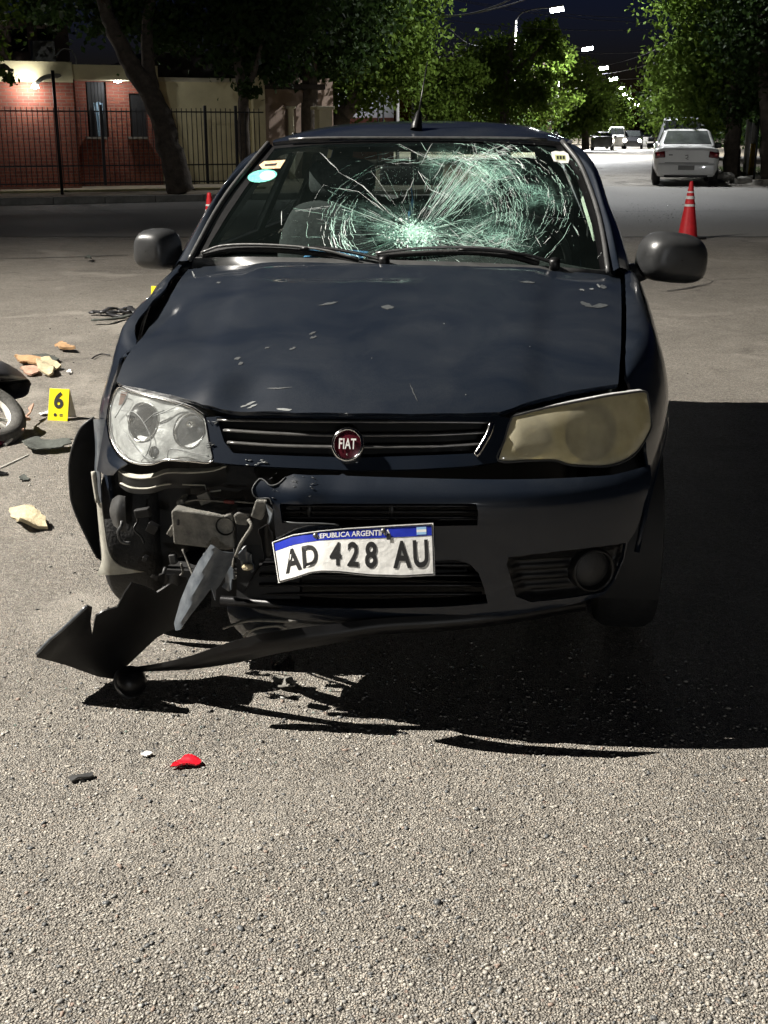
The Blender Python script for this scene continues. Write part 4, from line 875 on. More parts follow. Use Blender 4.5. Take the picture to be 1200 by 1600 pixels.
def arch(cy, r, z0=.29, zb=.20, rev=False):
    a0 = math.asin((zb - z0) / r); P = [(cy + r * math.cos(a), z0 + r * math.sin(a)) for a in np.linspace(math.pi - a0, a0, 22)]
    return P[::-1] if rev else P
for s, px in ((1, 'r'), (-1, 'l')):
    fy0 = .43 if s > 0 else .47
    top = [(y, zs(y) + .058) for y in np.linspace(1.375, fy0, 16)]
    fl = [(fy0, .60), (.47, .52)] if s > 0 else [(fy0 - .01, .64), (.46, .52), (.455, .40)]
    A = [p for p in arch(.76, .335, zb=.33 if s > 0 else .36)]
    ol = A + [(1.085, .20), (1.375, .20)] + top + fl
    m = MB(); m.panel(ol, lambda y, q, s=s: side_pt(y, q, s), .03); fd = m.build('fender', M['paint'], car, thick=.008, off=0)
    if s < 0: fd['label'] = 'buckled front fender on the struck side'
    m = MB(); m.tube([side_pt(p[0], p[1], s) for p in A], .008, 6); m.build('arch_lip', M['paint'], fd)
    for nm, y0, y1 in (('front_door', 1.385, 2.33), ('rear_door', 2.34, 3.10)):
        ol = [(y0, .20), (y1, .20)] if nm == 'front_door' else [(y0, .20), (2.79, .20)] + [(3.135 - .345 * math.cos(a), .29 + .345 * math.sin(a)) for a in np.linspace(0.0, 1.42, 8)]
        if nm == 'rear_door': ol = [(2.34, .20), (2.78, .20)] + [(3.135 - .35 * math.cos(a), .29 + .35 * math.sin(a)) for a in np.linspace(.05, 1.40, 9)] + [(3.10, .66)]
        ol += [(y, zs(y) + .058) for y in np.linspace(y1, y0, 10)]
        m = MB(); m.panel(ol, lambda y, q, s=s: side_pt(y, q, s), .05); dr = m.build(nm, M['paint'], car, thick=.008, off=0)
        p = side_pt(y1 - .14, .86, s); m = MB(); m.tube([(p[0] + s * .004, p[1] - .09, p[2]), (p[0] + s * .035, p[1] - .06, p[2]), (p[0] + s * .035, p[1] + .05, p[2]), (p[0] + s * .004, p[1] + .08, p[2])], .013, 8); m.build('handle', M['plastic'], dr)
        m = MB(); m.grid([[tuple(np.array(side_pt(y, z, s)) + np.array([s * (.004 + b), 0, 0])) for y in np.linspace(y0 + .01, y1 - .01, 8)] for z, b in ((.50, 0), (.505, .012), (.565, .012), (.57, 0))]); m.build('rub_strip', M['plastic'], dr)
    ol = [(3.11, .66)] + [(3.135 - .35 * math.cos(a), .29 + .35 * math.sin(a)) for a in np.linspace(1.52, math.pi - .25, 14)] + [(3.76, .22), (3.78, .60)] + [(y, zs(y) + .058) for y in np.linspace(3.72, 3.11, 8)]
    m = MB(); m.panel(ol, lambda y, q, s=s: side_pt(y, q, s), .05); m.build('quarter_panel', M['paint'], car, thick=.008, off=0)

# --- windscreen frame, roof, glass house
inL = [(420, 226), (390, 262), (360, 300), (336, 337), (316, 374), (298, 408)]; outL = [(425, 226), (383, 248), (355, 284), (328, 322), (296, 376), (266, 430)]
inR = [(878, 223), (904, 256), (920, 292), (934, 335), (943, 378), (950, 428)]; outR = [(877, 220), (908, 232), (934, 266), (951, 318), (968, 360), (988, 428)]
for inn, outt in ((inL, outL), (inR, outR)):
    rows = []
    for a, b in zip(inn, outt):
        p = np.array(hit(*a, g_w)); q = np.array(C(*b, p[1] + .11)); kk_ = min(1, max(0, (1.34 - p[2]) / .12)); mid = (p + q) / 2 + np.array([0, -.025, .022]) * kk_
        rows.append([p, p * .35 + mid * .65 + np.array([0, -.012, .004]), mid, q, (p + q) / 2 + np.array([0, .06, -.03]), p + np.array([0, .05, -.02])])
    m = MB(); m.loft(rows, 3, 4, closed=True); pil = m.build('windscreen_pillar', M['paint'], car)
    m = MB(); m.tube(catmull([tuple(np.array(hit(*a, g_w)) + np.array([0, -.012, .006])) for a in inn], 5), .0085, 6); m.build('trim_strip', M['trim'], pil)
RY = [1.70, 1.82, 2.0, 2.3, 2.7, 3.0, 3.25]; RZ = [1.352, 1.384, 1.416, 1.438, 1.437, 1.424, 1.395]
def zr(x, y): k = min(1, max(0, (y - 1.75) / .5)); return stab(y, RY, RZ) - (.010 + .014 * k) * (x / .5) ** 2 - (.012 + .036 * k) * (abs(x) / .56) ** 6
hw_ = lambda y: tab(y, [1.78, 2.1, 2.8, 3.25], [.525, .56, .56, .52])
front = [(x, yw(x, 1.368 - .018 * (x / .52) ** 2) + .005) for x in np.linspace(-.525, .525, 17)]
ol = front + [(hw_(y), y) for y in np.linspace(1.98, 3.2, 9)] + [(x, 3.24 - .06 * (x / .52) ** 2) for x in np.linspace(.5, -.5, 9)] + [(-hw_(y), y) for y in np.linspace(3.2, 1.98, 9)]
m = MB(); m.panel(ol, lambda x, y: (x, y, zr(x, y)), .035); roof = m.build('roof', M['paint'], car, thick=.03, off=-1)
for s in (-1, 1):
    m = MB(); m.tube([(s * (hw_(y) - .055), y, zr(hw_(y) - .055, y) + .002) for y in np.linspace(2.15, 3.2, 12)], .006, 6); m.build('drip_moulding', M['plastic'], roof)
m = MB(); m.tube([(x, y - .012, zr(x, y) + .002) for x, y in front[1:-1]], .0055, 6); m.build('header_trim', M['satin'], roof)
# antenna
ab = np.array(C(650, 210, 1.92)); ab[2] = zr(ab[0], ab[1]); at_ = np.array(C(668, 96, 2.02))
m = MB(); m.lathe([(.021, -.004), (.022, .008), (.017, .03), (.012, .058), (.007, .07)], tuple(ab), align(at_ - ab), 14, sy=1.5); an = m.build('antenna', M['plastic'], roof)
m = MB(); m.tube([tuple(ab + (at_ - ab) * .1), tuple(ab + (at_ - ab) * .5), tuple(at_)], [.0045, .0032, .002], 6); m.build('rod', M['plastic'], an)
# side glass frames
def gx(z): return .705 - (z - .985) * .47
for s in (-1, 1):
    ol = [(1.40, .965), (2.35, .985), (3.10, .985), (3.66, .97), (3.45, 1.16), (3.22, 1.34), (3.0, 1.365), (2.4, 1.372), (1.98, 1.352), (1.70, 1.19)]
    h1 = [(1.56, 1.015), (2.27, 1.02), (2.30, 1.325), (2.04, 1.315), (1.80, 1.18)]; h2 = [(2.40, 1.02), (2.98, 1.02), (3.05, 1.10), (2.98, 1.31), (2.40, 1.328)]
    m = MB(); m.panel(ol, lambda y, z, s=s: (s * gx(z), y, z), .07, [h1, h2]); wf = m.build('side_window_frame', M['plastic'], car, thick=.02, off=0)
    for hh in (h1, h2):
        m = MB(); m.panel(hh, lambda y, z, s=s: (s * (gx(z) - .004), y, z), .15); m.build('pane', M['pane'], wf)
# rear end
def rear_pt(x, z):
    return (x, tab(z, [.2, .35, .6, .75, .98, 1.38], [3.80, 3.84, 3.83, 3.78, 3.70, 3.26]) - .10 * (abs(x) / .7) ** 3, z)
def rhw(z): return tab(z, [.2, .6, .9, 1.0, 1.36], [.73, .76, .72, .68, .50])
zz = np.linspace(.22, 1.375, 14); ol = [(rhw(z), z) for z in zz] + [(-rhw(z), z) for z in zz[::-1]]
rwin = [(-.52, 1.02), (.52, 1.02), (.43, 1.31), (-.43, 1.31)]
m = MB(); m.panel(ol, rear_pt, .07, [rwin]); hatch = m.build('tailgate', M['paint'], car, thick=.01, off=0)
m = MB(); m.panel(rwin, lambda x, z: tuple(np.array(rear_pt(x, z)) + np.array([0, .004, 0])), .2); m.build('rear_window', M['pane'], hatch)
for s in (-1, 1):
    m = MB(); m.panel([(s * .60, .62), (s * .74, .62), (s * .70, .95), (s * .62, .95)], lambda x, z: tuple(np.array(rear_pt(x, z)) + np.array([0, .02, 0])), .06); m.build('tail_lamp', M['tail'], car, thick=.02)

# --- windscreen glass with stickers and fracture lines
ws_px = [(421, 229), (500, 222), (570, 220), (640, 219), (760, 221), (876, 226), (905, 262), (920, 300), (935, 350), (943, 385), (949, 424), (870, 420), (760, 414), (640, 410), (480, 406), (304, 406), (320, 376), (345, 335), (372, 295), (396, 262)]
wz = [xz(px, py, g_w) for px, py in ws_px]
m = MB(); m.panel(wz, lambda x, z: (x, yw(x, z), z), .05); ws = m.build('windscreen', M['screen'], car)
ws['label'] = 'shattered windscreen with two star-shaped impacts'
WN = np.array([0, -.47, .88])
def wsp(px, py, off=.002):
    p = hit(px, py, g_w, y0=.9, y1=2.1, n=60); return np.array(p) + WN * off
# dark band round the glass
for a, b in ((ws_px[:6], [(x + (3 if x < 640 else -3) * (i in (0, 5)), y + 4) for i, (x, y) in enumerate(ws_px[:6])]), (ws_px[5:11], [(x - 11, y) for x, y in ws_px[5:11]]), (ws_px[15:] + ws_px[:1], [(x + 11, y) for x, y in ws_px[15:] + ws_px[:1]])):
    m = MB(); m.grid([[wsp(*q, .001) for q in densify(a, 30, False)], [wsp(*q, .001) for q in densify(b, 30, False)][:len(densify(a, 30, False))]]) if len(densify(a, 30, False)) == len(densify(b, 30, False)) else m.grid([[wsp(*q, .001) for q in a], [wsp(*q, .001) for q in b]])
    m.build('glass_border', M['plastic'], ws)
def sticker(name, pts, matl, off=.003):
    q = [xz(px, py, g_w) for px, py in pts]; mm = MB(); mm.panel(q, lambda x, z: tuple(np.array((x, yw(x, z), z)) + WN * off), .012); return mm.build(name, M[matl], ws)
sticker('orange_sticker', [(405, 259), (413, 253), (446, 251), (438, 264), (410, 265)], 'orange')
st = sticker('arrow_mark', [(414, 258), (434, 256), (431, 260), (414, 261)], 'ink', .0036)
sticker('green_sticker', [(410 + 23 * math.cos(a) + 2 * math.sin(a), 276 - 10 * math.sin(a) - 2 * math.cos(a)) for a in np.linspace(0, 6.28, 20)[:-1]], 'teal')
sticker('green_sticker_field', [(418 + 12 * math.cos(a), 275.5 - 7 * math.sin(a) - 1 * math.cos(a)) for a in np.linspace(0, 6.28, 14)[:-1]], 'stick_w', .0036)
sticker('white_sticker', [(861 + dx, 237 + dy) for dx, dy in ((0, 2), (6, 0), (13, 1), (20, 0), (27, 5), (29, 12), (27, 19), (15, 19), (4, 16), (1, 9))], 'stick_w')
sticker('white_sticker_print', [(867, 243), (883, 244), (884, 252), (868, 251)], 'stick_g', .0036)
for i in range(3): sticker('sticker_digit', [(869.5 + 4.6 * i, 245), (872.8 + 4.6 * i, 245.3), (873 + 4.6 * i, 250.4), (870 + 4.6 * i, 250)], 'ink', .0042)

rc = random.Random(11)
CR = MB(); CW = MB()
# fast pixel -> glass lookup on a grid
GX = np.arange(440, 960, 10); GY = np.arange(215, 430, 8)
GR = np.array([[wsp(px, py, .0015) for px in GX] for py in GY])
def wq(px, py):
    fx = min(max((px - 440) / 10, 0), len(GX) - 1.001); fy = min(max((py - 215) / 8, 0), len(GY) - 1.001); i, j = int(fy), int(fx); a, b = fy - i, fx - j
    return (GR[i, j] * (1 - a) * (1 - b) + GR[i, j + 1] * (1 - a) * b + GR[i + 1, j] * a * (1 - b) + GR[i + 1, j + 1] * a * b)
ws_poly = ws_px
def crack(pts, r, jit=1.2, dash=.25, white=.2):
    jit *= .5; r *= .62; pts = densify(pts, 7.5, False); P = []
    q = [(p[0] + rc.gauss(0, jit), p[1] + rc.gauss(0, jit * .8)) for p in pts]
    run = []
    def flush():
        if len(run) > 1:
            tgt = CW if rc.random() < white else CR
            n = len(run); rr = [r * rc.uniform(.45, 1.35) for _ in run]; rr[0] *= .4; rr[-1] *= .4
            tgt.tube([wq(*k) for k in run], rr, 3, caps=False)
    for k in q:
        if inside(k, ws_poly) and rc.random() > dash * .35: run.append(k)
        else: flush(); run = []
    flush()
def arc(cx, cy, rx, ry, a0, a1, n=26):
    cx += rc.gauss(0, 9); cy += rc.gauss(0, 7); ry *= rc.uniform(.9, 1.1)
    return [(cx + rx * math.cos(a), cy - ry * math.sin(a)) for a in np.linspace(rad(a0), rad(a1), n)]
A = (648, 364)
for i in range(900):                              # crushed patch at the first impact
    a = rc.uniform(0, 6.28); k = abs(rc.gauss(0, .62)); x = A[0] + 36 * k * math.cos(a); y = A[1] + 22 * k * math.sin(a)
    b = rc.uniform(0, 6.28); l = rc.uniform(2, 6); CRt = CW if rc.random() < .12 else CR
    CRt.tube([wq(x, y), wq(x + l * math.cos(b), y + l * .7 * math.sin(b))], rc.uniform(.0008, .0019), 3, caps=False)
for i in range(230):                              # rays from it
    a = rc.uniform(0, 360); L = rc.choice((60, 90, 120, 150)) * rc.uniform(.7, 1.15); L *= .62 if 300 < a < 360 or 0 < a < 25 else 1
    if 150 < a < 290: L *= 1.15
    ca, sa = math.cos(rad(a)), math.sin(rad(a)); r0 = rc.uniform(12, 45)
    crack([(A[0] + r0 * ca, A[1] - r0 * .7 * sa), (A[0] + L * ca, A[1] - L * .72 * sa)], rc.uniform(.0003, .0008), .7, .5, .25)
for i in range(24):                               # ring on its left
    r_ = rc.uniform(100, 140); a0 = rc.uniform(135, 190); crack(arc(A[0], A[1] - 6, r_, r_ * .74, a0, a0 + rc.uniform(25, 70)), rc.uniform(.0006, .0013), 1.4, .3, .22)
for i in range(12):
    r_ = rc.uniform(138, 165); a0 = rc.uniform(95, 150); crack(arc(A[0] + 8, A[1], r_, r_ * .78, a0, a0 + rc.uniform(25, 60)), rc.uniform(.0005, .001), 1.3, .35, .25)
for i in range(14):
    r_ = rc.uniform(30, 62); a0 = rc.uniform(0, 360); crack(arc(A[0], A[1], r_, r_ * .62, a0, a0 + rc.uniform(20, 60)), rc.uniform(.0003, .0007), 1.2, .5, .2)
for i in range(60):                               # band of parallel splits up to the second impact
    t = rc.gauss(0, 1); x0, y0 = 668 + 13 * t, 346 + 5 * t; x1, y1 = 742 + 20 * t + rc.gauss(0, 8), 248 + 12 * t
    s0, s1 = rc.uniform(-.05, .4), rc.uniform(.6, 1.1); crack([(x0 + (x1 - x0) * s0, y0 + (y1 - y0) * s0), (x0 + (x1 - x0) * s1, y0 + (y1 - y0) * s1)], rc.uniform(.0006, .0014), 1.3, .25, .3)
for i in range(84):                               # dense curtain right of the middle
    r_ = rc.gauss(110, 19); a0 = rc.uniform(-45, 50); crack(arc(690, 336, r_, r_ * .86, a0, a0 + rc.uniform(18, 55)), rc.uniform(.0005, .0014), 1.8, .3, .18)
for i in range(34):
    r_ = rc.gauss(140, 14); a0 = rc.uniform(-35, 50); crack(arc(742, 316, r_ * .95, r_ * .66, a0, a0 + rc.uniform(18, 45)), rc.uniform(.0005, .0012), 1.6, .3, .2)
for i in range(12):
    r_ = rc.gauss(104, 5); a0 = rc.uniform(20, 70); crack(arc(742, 316, r_, r_ * .78, a0, a0 + rc.uniform(18, 45)), rc.uniform(.0005, .001), 1.6, .3, .2)
for i in range(230):                              # criss-cross net between the impacts
    x, y = rc.gauss(745, 34), rc.gauss(285, 30); a = rc.choice((55, 60, 120, 100, 15, 80)) + rc.gauss(0, 12); l = rc.uniform(12, 40)
    crack([(x, y), (x + l * math.cos(rad(a)), y - l * .8 * math.sin(rad(a)))], rc.uniform(.0004, .0011), 1.3, .35, .25)
for i in range(240):                              # lower right net
    x, y = rc.gauss(752, 34), rc.gauss(385, 14); a = rc.choice((20, 35, 150, 160, 120)) + rc.gauss(0, 12); l = rc.uniform(12, 45)
    crack([(x, y), (x + l * math.cos(rad(a)), y - l * .6 * math.sin(rad(a)))], rc.uniform(.0004, .0011), 1.2, .35, .25)
for i in range(46):                               # upper edge, along the header
    x = rc.uniform(590, 800); y = rc.gauss(252, 5); crack([(x, y), (x + rc.uniform(10, 45), y + rc.uniform(-5, 4))], rc.uniform(.0005, .0011), 1.5, .35, .3)
for i in range(60):
    x = rc.uniform(690, 790); y = 262 - (x - 690) * .27 + rc.gauss(0, 5); crack([(x, y), (x + rc.uniform(6, 26), y - rc.uniform(1, 9))], rc.uniform(.0007, .0016), 1.2, .3, .9)
for i in range(22):
    t = rc.random(); x = 618 + 70 * t; y = 224 + 34 * t + rc.gauss(0, 2.5); crack([(x, y), (x + 12, y + 6)], rc.uniform(.0006, .0014), 1.0, .3, .8)
for pts, r_ in (([(500, 238), (528, 268), (566, 290), (604, 330), (640, 356)], .0007), ([(505, 290), (560, 300), (600, 330)], .0008), ([(652, 268), (672, 296), (700, 310)], .001), ([(893, 348), (880, 372), (850, 405)], .0011), ([(836, 370), (846, 386), (852, 394)], .0008), ([(940, 395), (932, 405)], .0011), ([(895, 352), (903, 368)], .001), ([(800, 412), (850, 360), (868, 335)], .0012), ([(915, 340), (880, 342), (845, 338)], .0006), ([(735, 200), (745, 240), (725, 255)], .0008), ([(460, 330), (520, 322), (600, 350)], .0007), ([(480, 372), (540, 368), (600, 366)], .0007), ([(470, 398), (540, 385), (610, 372)], .0007), ([(560, 408), (600, 390), (630, 375)], .0008), ([(392, 330), (397, 352), (390, 372)], .0012)):
    crack(pts, r_, 1.0, .25, .7); crack([(x + 2, y + 1.5) for x, y in pts], r_ * .6, 1.6, .6, .5)
for i in range(1500):                              # glass crumbs along the fractures
    if rc.random() < .5: x, y = rc.gauss(690, 85), rc.gauss(320, 50)
    else: a = rc.uniform(0, 6.28); r_ = rc.choice((120, 112, 135)); c = rc.choice(((648, 360), (690, 336), (745, 316))); x, y = c[0] + r_ * math.cos(a), c[1] - r_ * .72 * math.sin(a)
    if not inside((x, y), ws_poly): continue
    p = wq(x, y); s = rc.uniform(.0008, .0022); (CW if rc.random() < .45 else CR).add([p + np.array([s, 0, 0]), p + np.array([-s, s * .4, 0]), p + np.array([0, -s, s]), p + np.array([0, s, s * 1.2])], [(0, 1, 2), (0, 2, 3), (1, 3, 2), (0, 3, 1)])
tag(CR.build('fracture_lines', M['crack'], ws, smooth=False), kind='stuff'); tag(CW.build('fracture_glints', M['crack_white'], ws, smooth=False), kind='stuff')

# cowl, wipers
m = MB(); up = [(304, 404), (400, 404), (480, 406), (640, 410), (760, 414), (870, 420), (948, 424)]; lw = [(297, 418), (400, 411), (520, 410), (640, 413), (760, 416), (860, 422), (968, 432)]
m.loft([[np.array(hit(*a, g_w)) + np.array([0, -.006, .004]) for a in up], [(np.array(hit(*a, g_w)) + np.array(hit(*b, g_h))) / 2 + np.array([0, 0, -.004]) for a, b in zip(up, lw)], [np.array(hit(*b, g_h)) + np.array([0, .01, -.012]) for b in lw]], 5, 3); m.build('cowl', M['trim'], car, thick=.006)
def wiper(arm, blade):
    m = MB(); P = [wsp(*p, .028) for p in arm]; m.tube(catmull(P, 4), [.011] + [.009] * (4 * (len(P) - 1) - 1) + [.006], 6, flat=.6); w = m.build('wiper_arm', M['plastic'], car)
    m = MB(); Q = catmull([wsp(*p, .012) for p in blade], 5); m.tube(Q, .006, 4, flat=1.6); m.build('blade', M['rubber'], w)
    m = MB(); Q = [wsp(*p, .024) for p in blade]; m.tube(catmull([Q[0]] + [q + WN * .006 for q in Q[1:-1]] + [Q[-1]], 4), .0045, 5); m.build('blade_carrier', M['satin'], w)
    m = MB(); m.lathe([(.0, .03), (.016, .028), (.018, 0)], tuple(wsp(*arm[0], .012)), align(WN), 12); m.build('pivot', M['plastic'], w)
wiper([(601, 419), (560, 408), (505, 399), (470, 400)], [(316, 405), (352, 396), (420, 395), (500, 402), (560, 414)])
wiper([(866, 423), (820, 410), (760, 403), (716, 402)], [(588, 406), (640, 402), (720, 399), (790, 404), (842, 417)])

# mirrors
def mirror(c, hx, hy, dep, yaw, stalk, y, tilt=0):
    p0 = np.array(C(*c, y)); m = MB(); rows = []
    sx = hx * 2.16e-3; sz = hy * 2.2e-3
    for i in range(13):
        t = i / 12; ph = math.pi * .5 * t; k = math.cos(ph) ** .42 if i < 12 else .02; d = -dep * math.sin(ph)
        rows.append([(math.copysign(abs(math.cos(a)) ** .62, math.cos(a)) * sx * k * (1 - .10 * math.sin(a)), d, math.copysign(abs(math.sin(a)) ** .68, math.sin(a)) * sz * k) for a in np.linspace(0, 2 * math.pi, 29)[:-1]])
    R = np.array(Matrix.Rotation(yaw, 3, 'Z') @ Matrix.Rotation(tilt, 3, 'Y'))
    rows = [[R @ np.array(v) + p0 for v in r] for r in rows]
    back = [[R @ (np.array(v) * np.array([1, 0, 1]) * kk) + p0 + R @ np.array([0, dd, 0]) for v in [np.array(np.linalg.inv(R) @ (w - p0)) for w in rows[0]]] for kk, dd in ((.99, .02), (.96, .028), (.9, .026))]
    m.grid(back[::-1] + rows, closed=True); mo = m.build('wing_mirror', M['mirror_shell'], car)
    m = MB(); m.tube([R @ np.array([sx * 1.0 * math.cos(a), -dep * .98 * abs(math.sin(a)) ** .5 - .001, -sz * .62]) * np.array([.93, .93, 1]) + p0 for a in np.linspace(math.pi, 2 * math.pi, 15)], .0016, 5); m.build('shell_seam', M['void'], mo)
    m = MB(); v = back[-1]; m.add([tuple(x) for x in v], [tuple(range(len(v)))]); m.build('mirror_glass', M['chrome'], mo, smooth=False)
    m = MB(); S = [np.array(C(*q[:2], q[2])) for q in stalk]; m.tube(catmull(S, 5), [.05 + (.034 - .05) * i / (5 * (len(S) - 1)) for i in range(5 * (len(S) - 1) + 1)], 12, flat=.7); m.build('stalk', M['mirror_shell'], mo)
    return p0
mirror((250, 389), 34, 31, .085, rad(-18), [(290, 420, 1.42), (277, 414, 1.40), (258, 402, 1.385)], 1.385)
mirror((1048, 402), 51, 36, .10, rad(14), [(985, 428, 1.38), (1003, 424, 1.36), (1030, 412, 1.35)], 1.36, rad(6))

# --- front: grille panel, headlights
gp_px = [(322, 652), (360, 649), (462, 650), (600, 651), (725, 651), (780, 650), (797, 654), (788, 690), (778, 722), (735, 728), (650, 733), (560, 735), (460, 731), (372, 726), (333, 722), (328, 690)]
gh_px = [(338, 652), (460, 653), (600, 655), (769, 658), (764, 678), (745, 708), (650, 712), (560, 715), (450, 712), (364, 708), (350, 690)]
m = MB(); m.panel([xz(*p, g_f) for p in gp_px], lambda x, z: (x, yf(x, z), z), .02, [[xz(*p, g_f) for p in gh_px]]); gp = m.build('grille_panel', M['paint'], car, thick=.02, off=-1)
m = MB(); m.panel([xz(*p, g_f) for p in gp_px], lambda x, z: (x * .98, yf(x, z) + .06, z), .05); m.build('grille_shade_sheet', M['void'], gp)  # near-black sheet standing in for the shade behind the slats
def slat(pts, r, matl, dy=.004, fl=.5):
    P = catmull([np.array(hit(*p, g_f)) + np.array([0, dy, 0]) for p in pts], 6); mm = MB(); mm.tube(P, r, 8, flat=fl); return mm.build('grille_slat', M[matl], gp)
slat([(338, 657), (450, 659), (560, 660), (680, 660), (769, 661)], .0085, 'satin', .008, .45)
slat([(349, 673), (430, 678), (520, 681), (590, 681), (680, 680), (765, 676)], .0075, 'satin', .006)
slat([(355, 692), (430, 697), (515, 699), (590, 699), (680, 698), (752, 694)], .0075, 'satin', .006)
P = catmull([np.array(hit(*p, g_f)) + np.array([0, -.004, 0]) for p in ((769, 658), (763, 678), (747, 706), (742, 711))], 5); m = MB(); m.tube(P, [.004] + [.009] * (len(P) - 2) + [.004], 8); m.build('grille_end_chrome', M['chrome'], gp)
for i in range(10):
    x = 322 + rc.uniform(0, 14); y = rc.uniform(655, 705); P = [np.array(hit(x, y, g_f)) + np.array([0, -.003, 0]), np.array(hit(x + rc.uniform(3, 9), y + rc.uniform(-4, 4), g_f)) + np.array([0, -.003, 0])]; m = MB(); m.tube(P, rc.uniform(.0006, .0014), 4); m.build('scratch', M['scuff'], gp)
for i in range(9):
    x = 382 + rc.uniform(0, 34); y = rc.uniform(716, 727); P = [np.array(hit(x, y, g_f)) + np.array([0, -.002, 0]), np.array(hit(x + rc.uniform(3, 10), y + rc.uniform(-2, 2), g_f)) + np.array([0, -.002, 0])]; m = MB(); m.tube(P, rc.uniform(.0005, .0011), 4); m.build('scratch', M['scuff_pale'], gp)
# badge
bc = np.array(hit(545, 692, g_f)) + np.array([0, -.018, 0]); bn = Vector((-.02, -.93, .36)).normalized(); br = align(bn)
m = MB(); m.lathe([(.030, -.02), (.0385, -.012), (.040, 0), (.0375, .007), (.0335, .009), (.0315, .004)], tuple(bc), br, 36, sy=1.06); bd = m.build('badge', M['chrome'], gp)
m = MB(); m.lathe([(.0325, .003), (.02, .006), (.0, .007)], tuple(bc), br, 36, sy=1.06); m.build('badge_field', M['badge'], bd)
bx_ = Vector((1, 0, 0)); bx_ = (bx_ - bn * bx_.dot(bn)).normalized(); by_ = bn.cross(bx_)
def put_text(txt, size, org, ex, ey, en, matl, name, parent, bold=0.0, extrude=.0, spacing=1.0, sx=1.0, sy=1.0):
    vs, fs = text_mesh(txt, size, bold, extrude, spacing, sx); mm = MB(); mm.add([tuple(Vector(org) + ex * v[0] + ey * v[1] * sy + en * v[2]) for v in vs], fs); return mm.build(name, M[matl], parent, smooth=False)
put_text('FIAT', .026, Vector(bc) + bn * .0085, bx_, by_, bn, 'white', 'badge_lettering', bd, bold=.0004, extrude=.0005, spacing=1.05, sx=.78, sy=1.35)
m = MB(); m.lathe([(.0022, 0), (0, .0012)], tuple(Vector(bc) + bn * .007 - by_ * .024), br, 8); m.build('badge_dot', M['chrome'], bd)

def headlight(out_px, matl, dishes, tint, label, grime):
    hl = bpy.data.objects.new('headlight', None); COL.objects.link(hl); hl.parent = car; hl['label'] = label
    ol = [xz(*p, g_f) for p in out_px]; cx = sum(p[0] for p in ol) / len(ol); cz = sum(p[1] for p in ol) / len(ol)
    ols = [tuple(p) for p in catmull([(*p, 0) for p in ol], 4, True)]
    A = np.array([(p[0], p[1]) for p in densify([q[:2] for q in ols], .002)])
    def edge(x, z): return math.sqrt(float(np.min((A[:, 0] - x) ** 2 + (A[:, 1] - z) ** 2)))
    m = MB(); m.panel([p[:2] for p in ols], lambda x, z: (x, yf(x, z) - .011 * (1 - (1 - min(1, edge(x, z) / .045)) ** 2) + .004, z), .009); m.build('lens', M[matl], hl)
    ins = [(cx + (p[0] - cx) * .965, cz + (p[1] - cz) * .95) for p in ols]
    cen = [(xz(*d[:2], g_f), d[2] * 1.58e-3, d[3]) for d in dishes]
    def depth(x, z):
        d = .022
        for (c, r, kd) in cen:
            q = math.hypot(x - c[0], z - c[1]) / r
            if q < 1.25: k = min(1, max(0, 1.5 * (1 - q / 1.1))); d += (.01 + kd) * (k * k * (3 - 2 * k)) * .8
        return d
    hol = [[(c[0] + r * .95 * math.cos(a), c[1] + r * .95 * math.sin(a)) for a in np.linspace(0, 2 * math.pi, 29)[:-1]] for (c, r, kd) in cen]
    m = MB(); m.panel([p[:2] for p in ins], lambda x, z: (x, yf(x, z) + .008 + .004 * math.sin(60 * x) * math.sin(45 * z), z), .012, hol); m.build('bezel', M['bezel_dull' if tint else 'bezel'], hl, thick=.002, off=-1)
    m = MB(); m.panel(ins, lambda x, z: (x, yf(x, z) + depth(x, z), z), .009); hb = m.build('reflector', M['lamphouse' if tint else 'bowl'], hl)
    m = MB(); ring = [ (p[0], yf(p[0], p[1]) + .002, p[1]) for p in ols] + [(ols[0][0], yf(*ols[0][:2]) + .002, ols[0][1])]; rb = [(cx + (p[0] - cx) * .96, p[1] + .05, cz + (p[2] - cz) * .94) for p in ring]
    m.grid([ring, rb]); m.build('housing', M['lamphouse'], hl)
    m = MB(); m.tube(ring, .0032, 5, caps=False); m.build('lens_edge', M['chrome' if grime else 'trim'], hl)
    for (c, r, kd) in cen:
        m = MB(); gx_, gz_ = (yf(c[0] + .01, c[1]) - yf(c[0] - .01, c[1])) / .02, (yf(c[0], c[1] + .01) - yf(c[0], c[1] - .01)) / .02; o = (c[0], yf(*c) + .010, c[1]); rt = align((gx_, -1, gz_)); m.lathe([(r * .90, -.012), (r * .95, .0), (r * 1.0, .003), (r * 1.04, .0), (r * 1.06, -.014)], o, rt, 32); m.build('dish_rim', M['satin' if tint else 'chrome'], hb)
        m = MB(); m.lathe([(.0, .03), (.008, .028), (.011, .015), (.011, -.02)], (c[0], yf(*c) + .055, c[1]), rt, 14); m.build('bulb', M['chrome'], hb)
    return hl, cen
hlL = [(184, 606), (201, 611), (245, 622), (293, 635), (311, 645), (321, 655), (327, 690), (331, 721), (297, 721), (260, 719), (240, 725), (216, 725), (194, 716), (177, 694), (170, 664), (172, 635)]
hlR = [(1007, 612), (970, 616), (933, 622), (867, 635), (812, 648), (798, 655), (787, 690), (778, 720), (830, 720), (867, 720), (887, 726), (917, 729), (958, 727), (992, 710), (1014, 677), (1018, 660), (1013, 625)]
hA, cA = headlight(hlL, 'lens_clear', [(294, 674, 28, .045), (222, 661, 31, .045), (240, 708, 10, .02)], False, 'clear lensed headlight with scuffs on the struck side', True)
hB, cB = headlight(hlR, 'lens_yellow', [(830, 683, 31, .05), (924, 676, 42, .05)], True, 'yellowed cloudy headlight on the intact side', False)
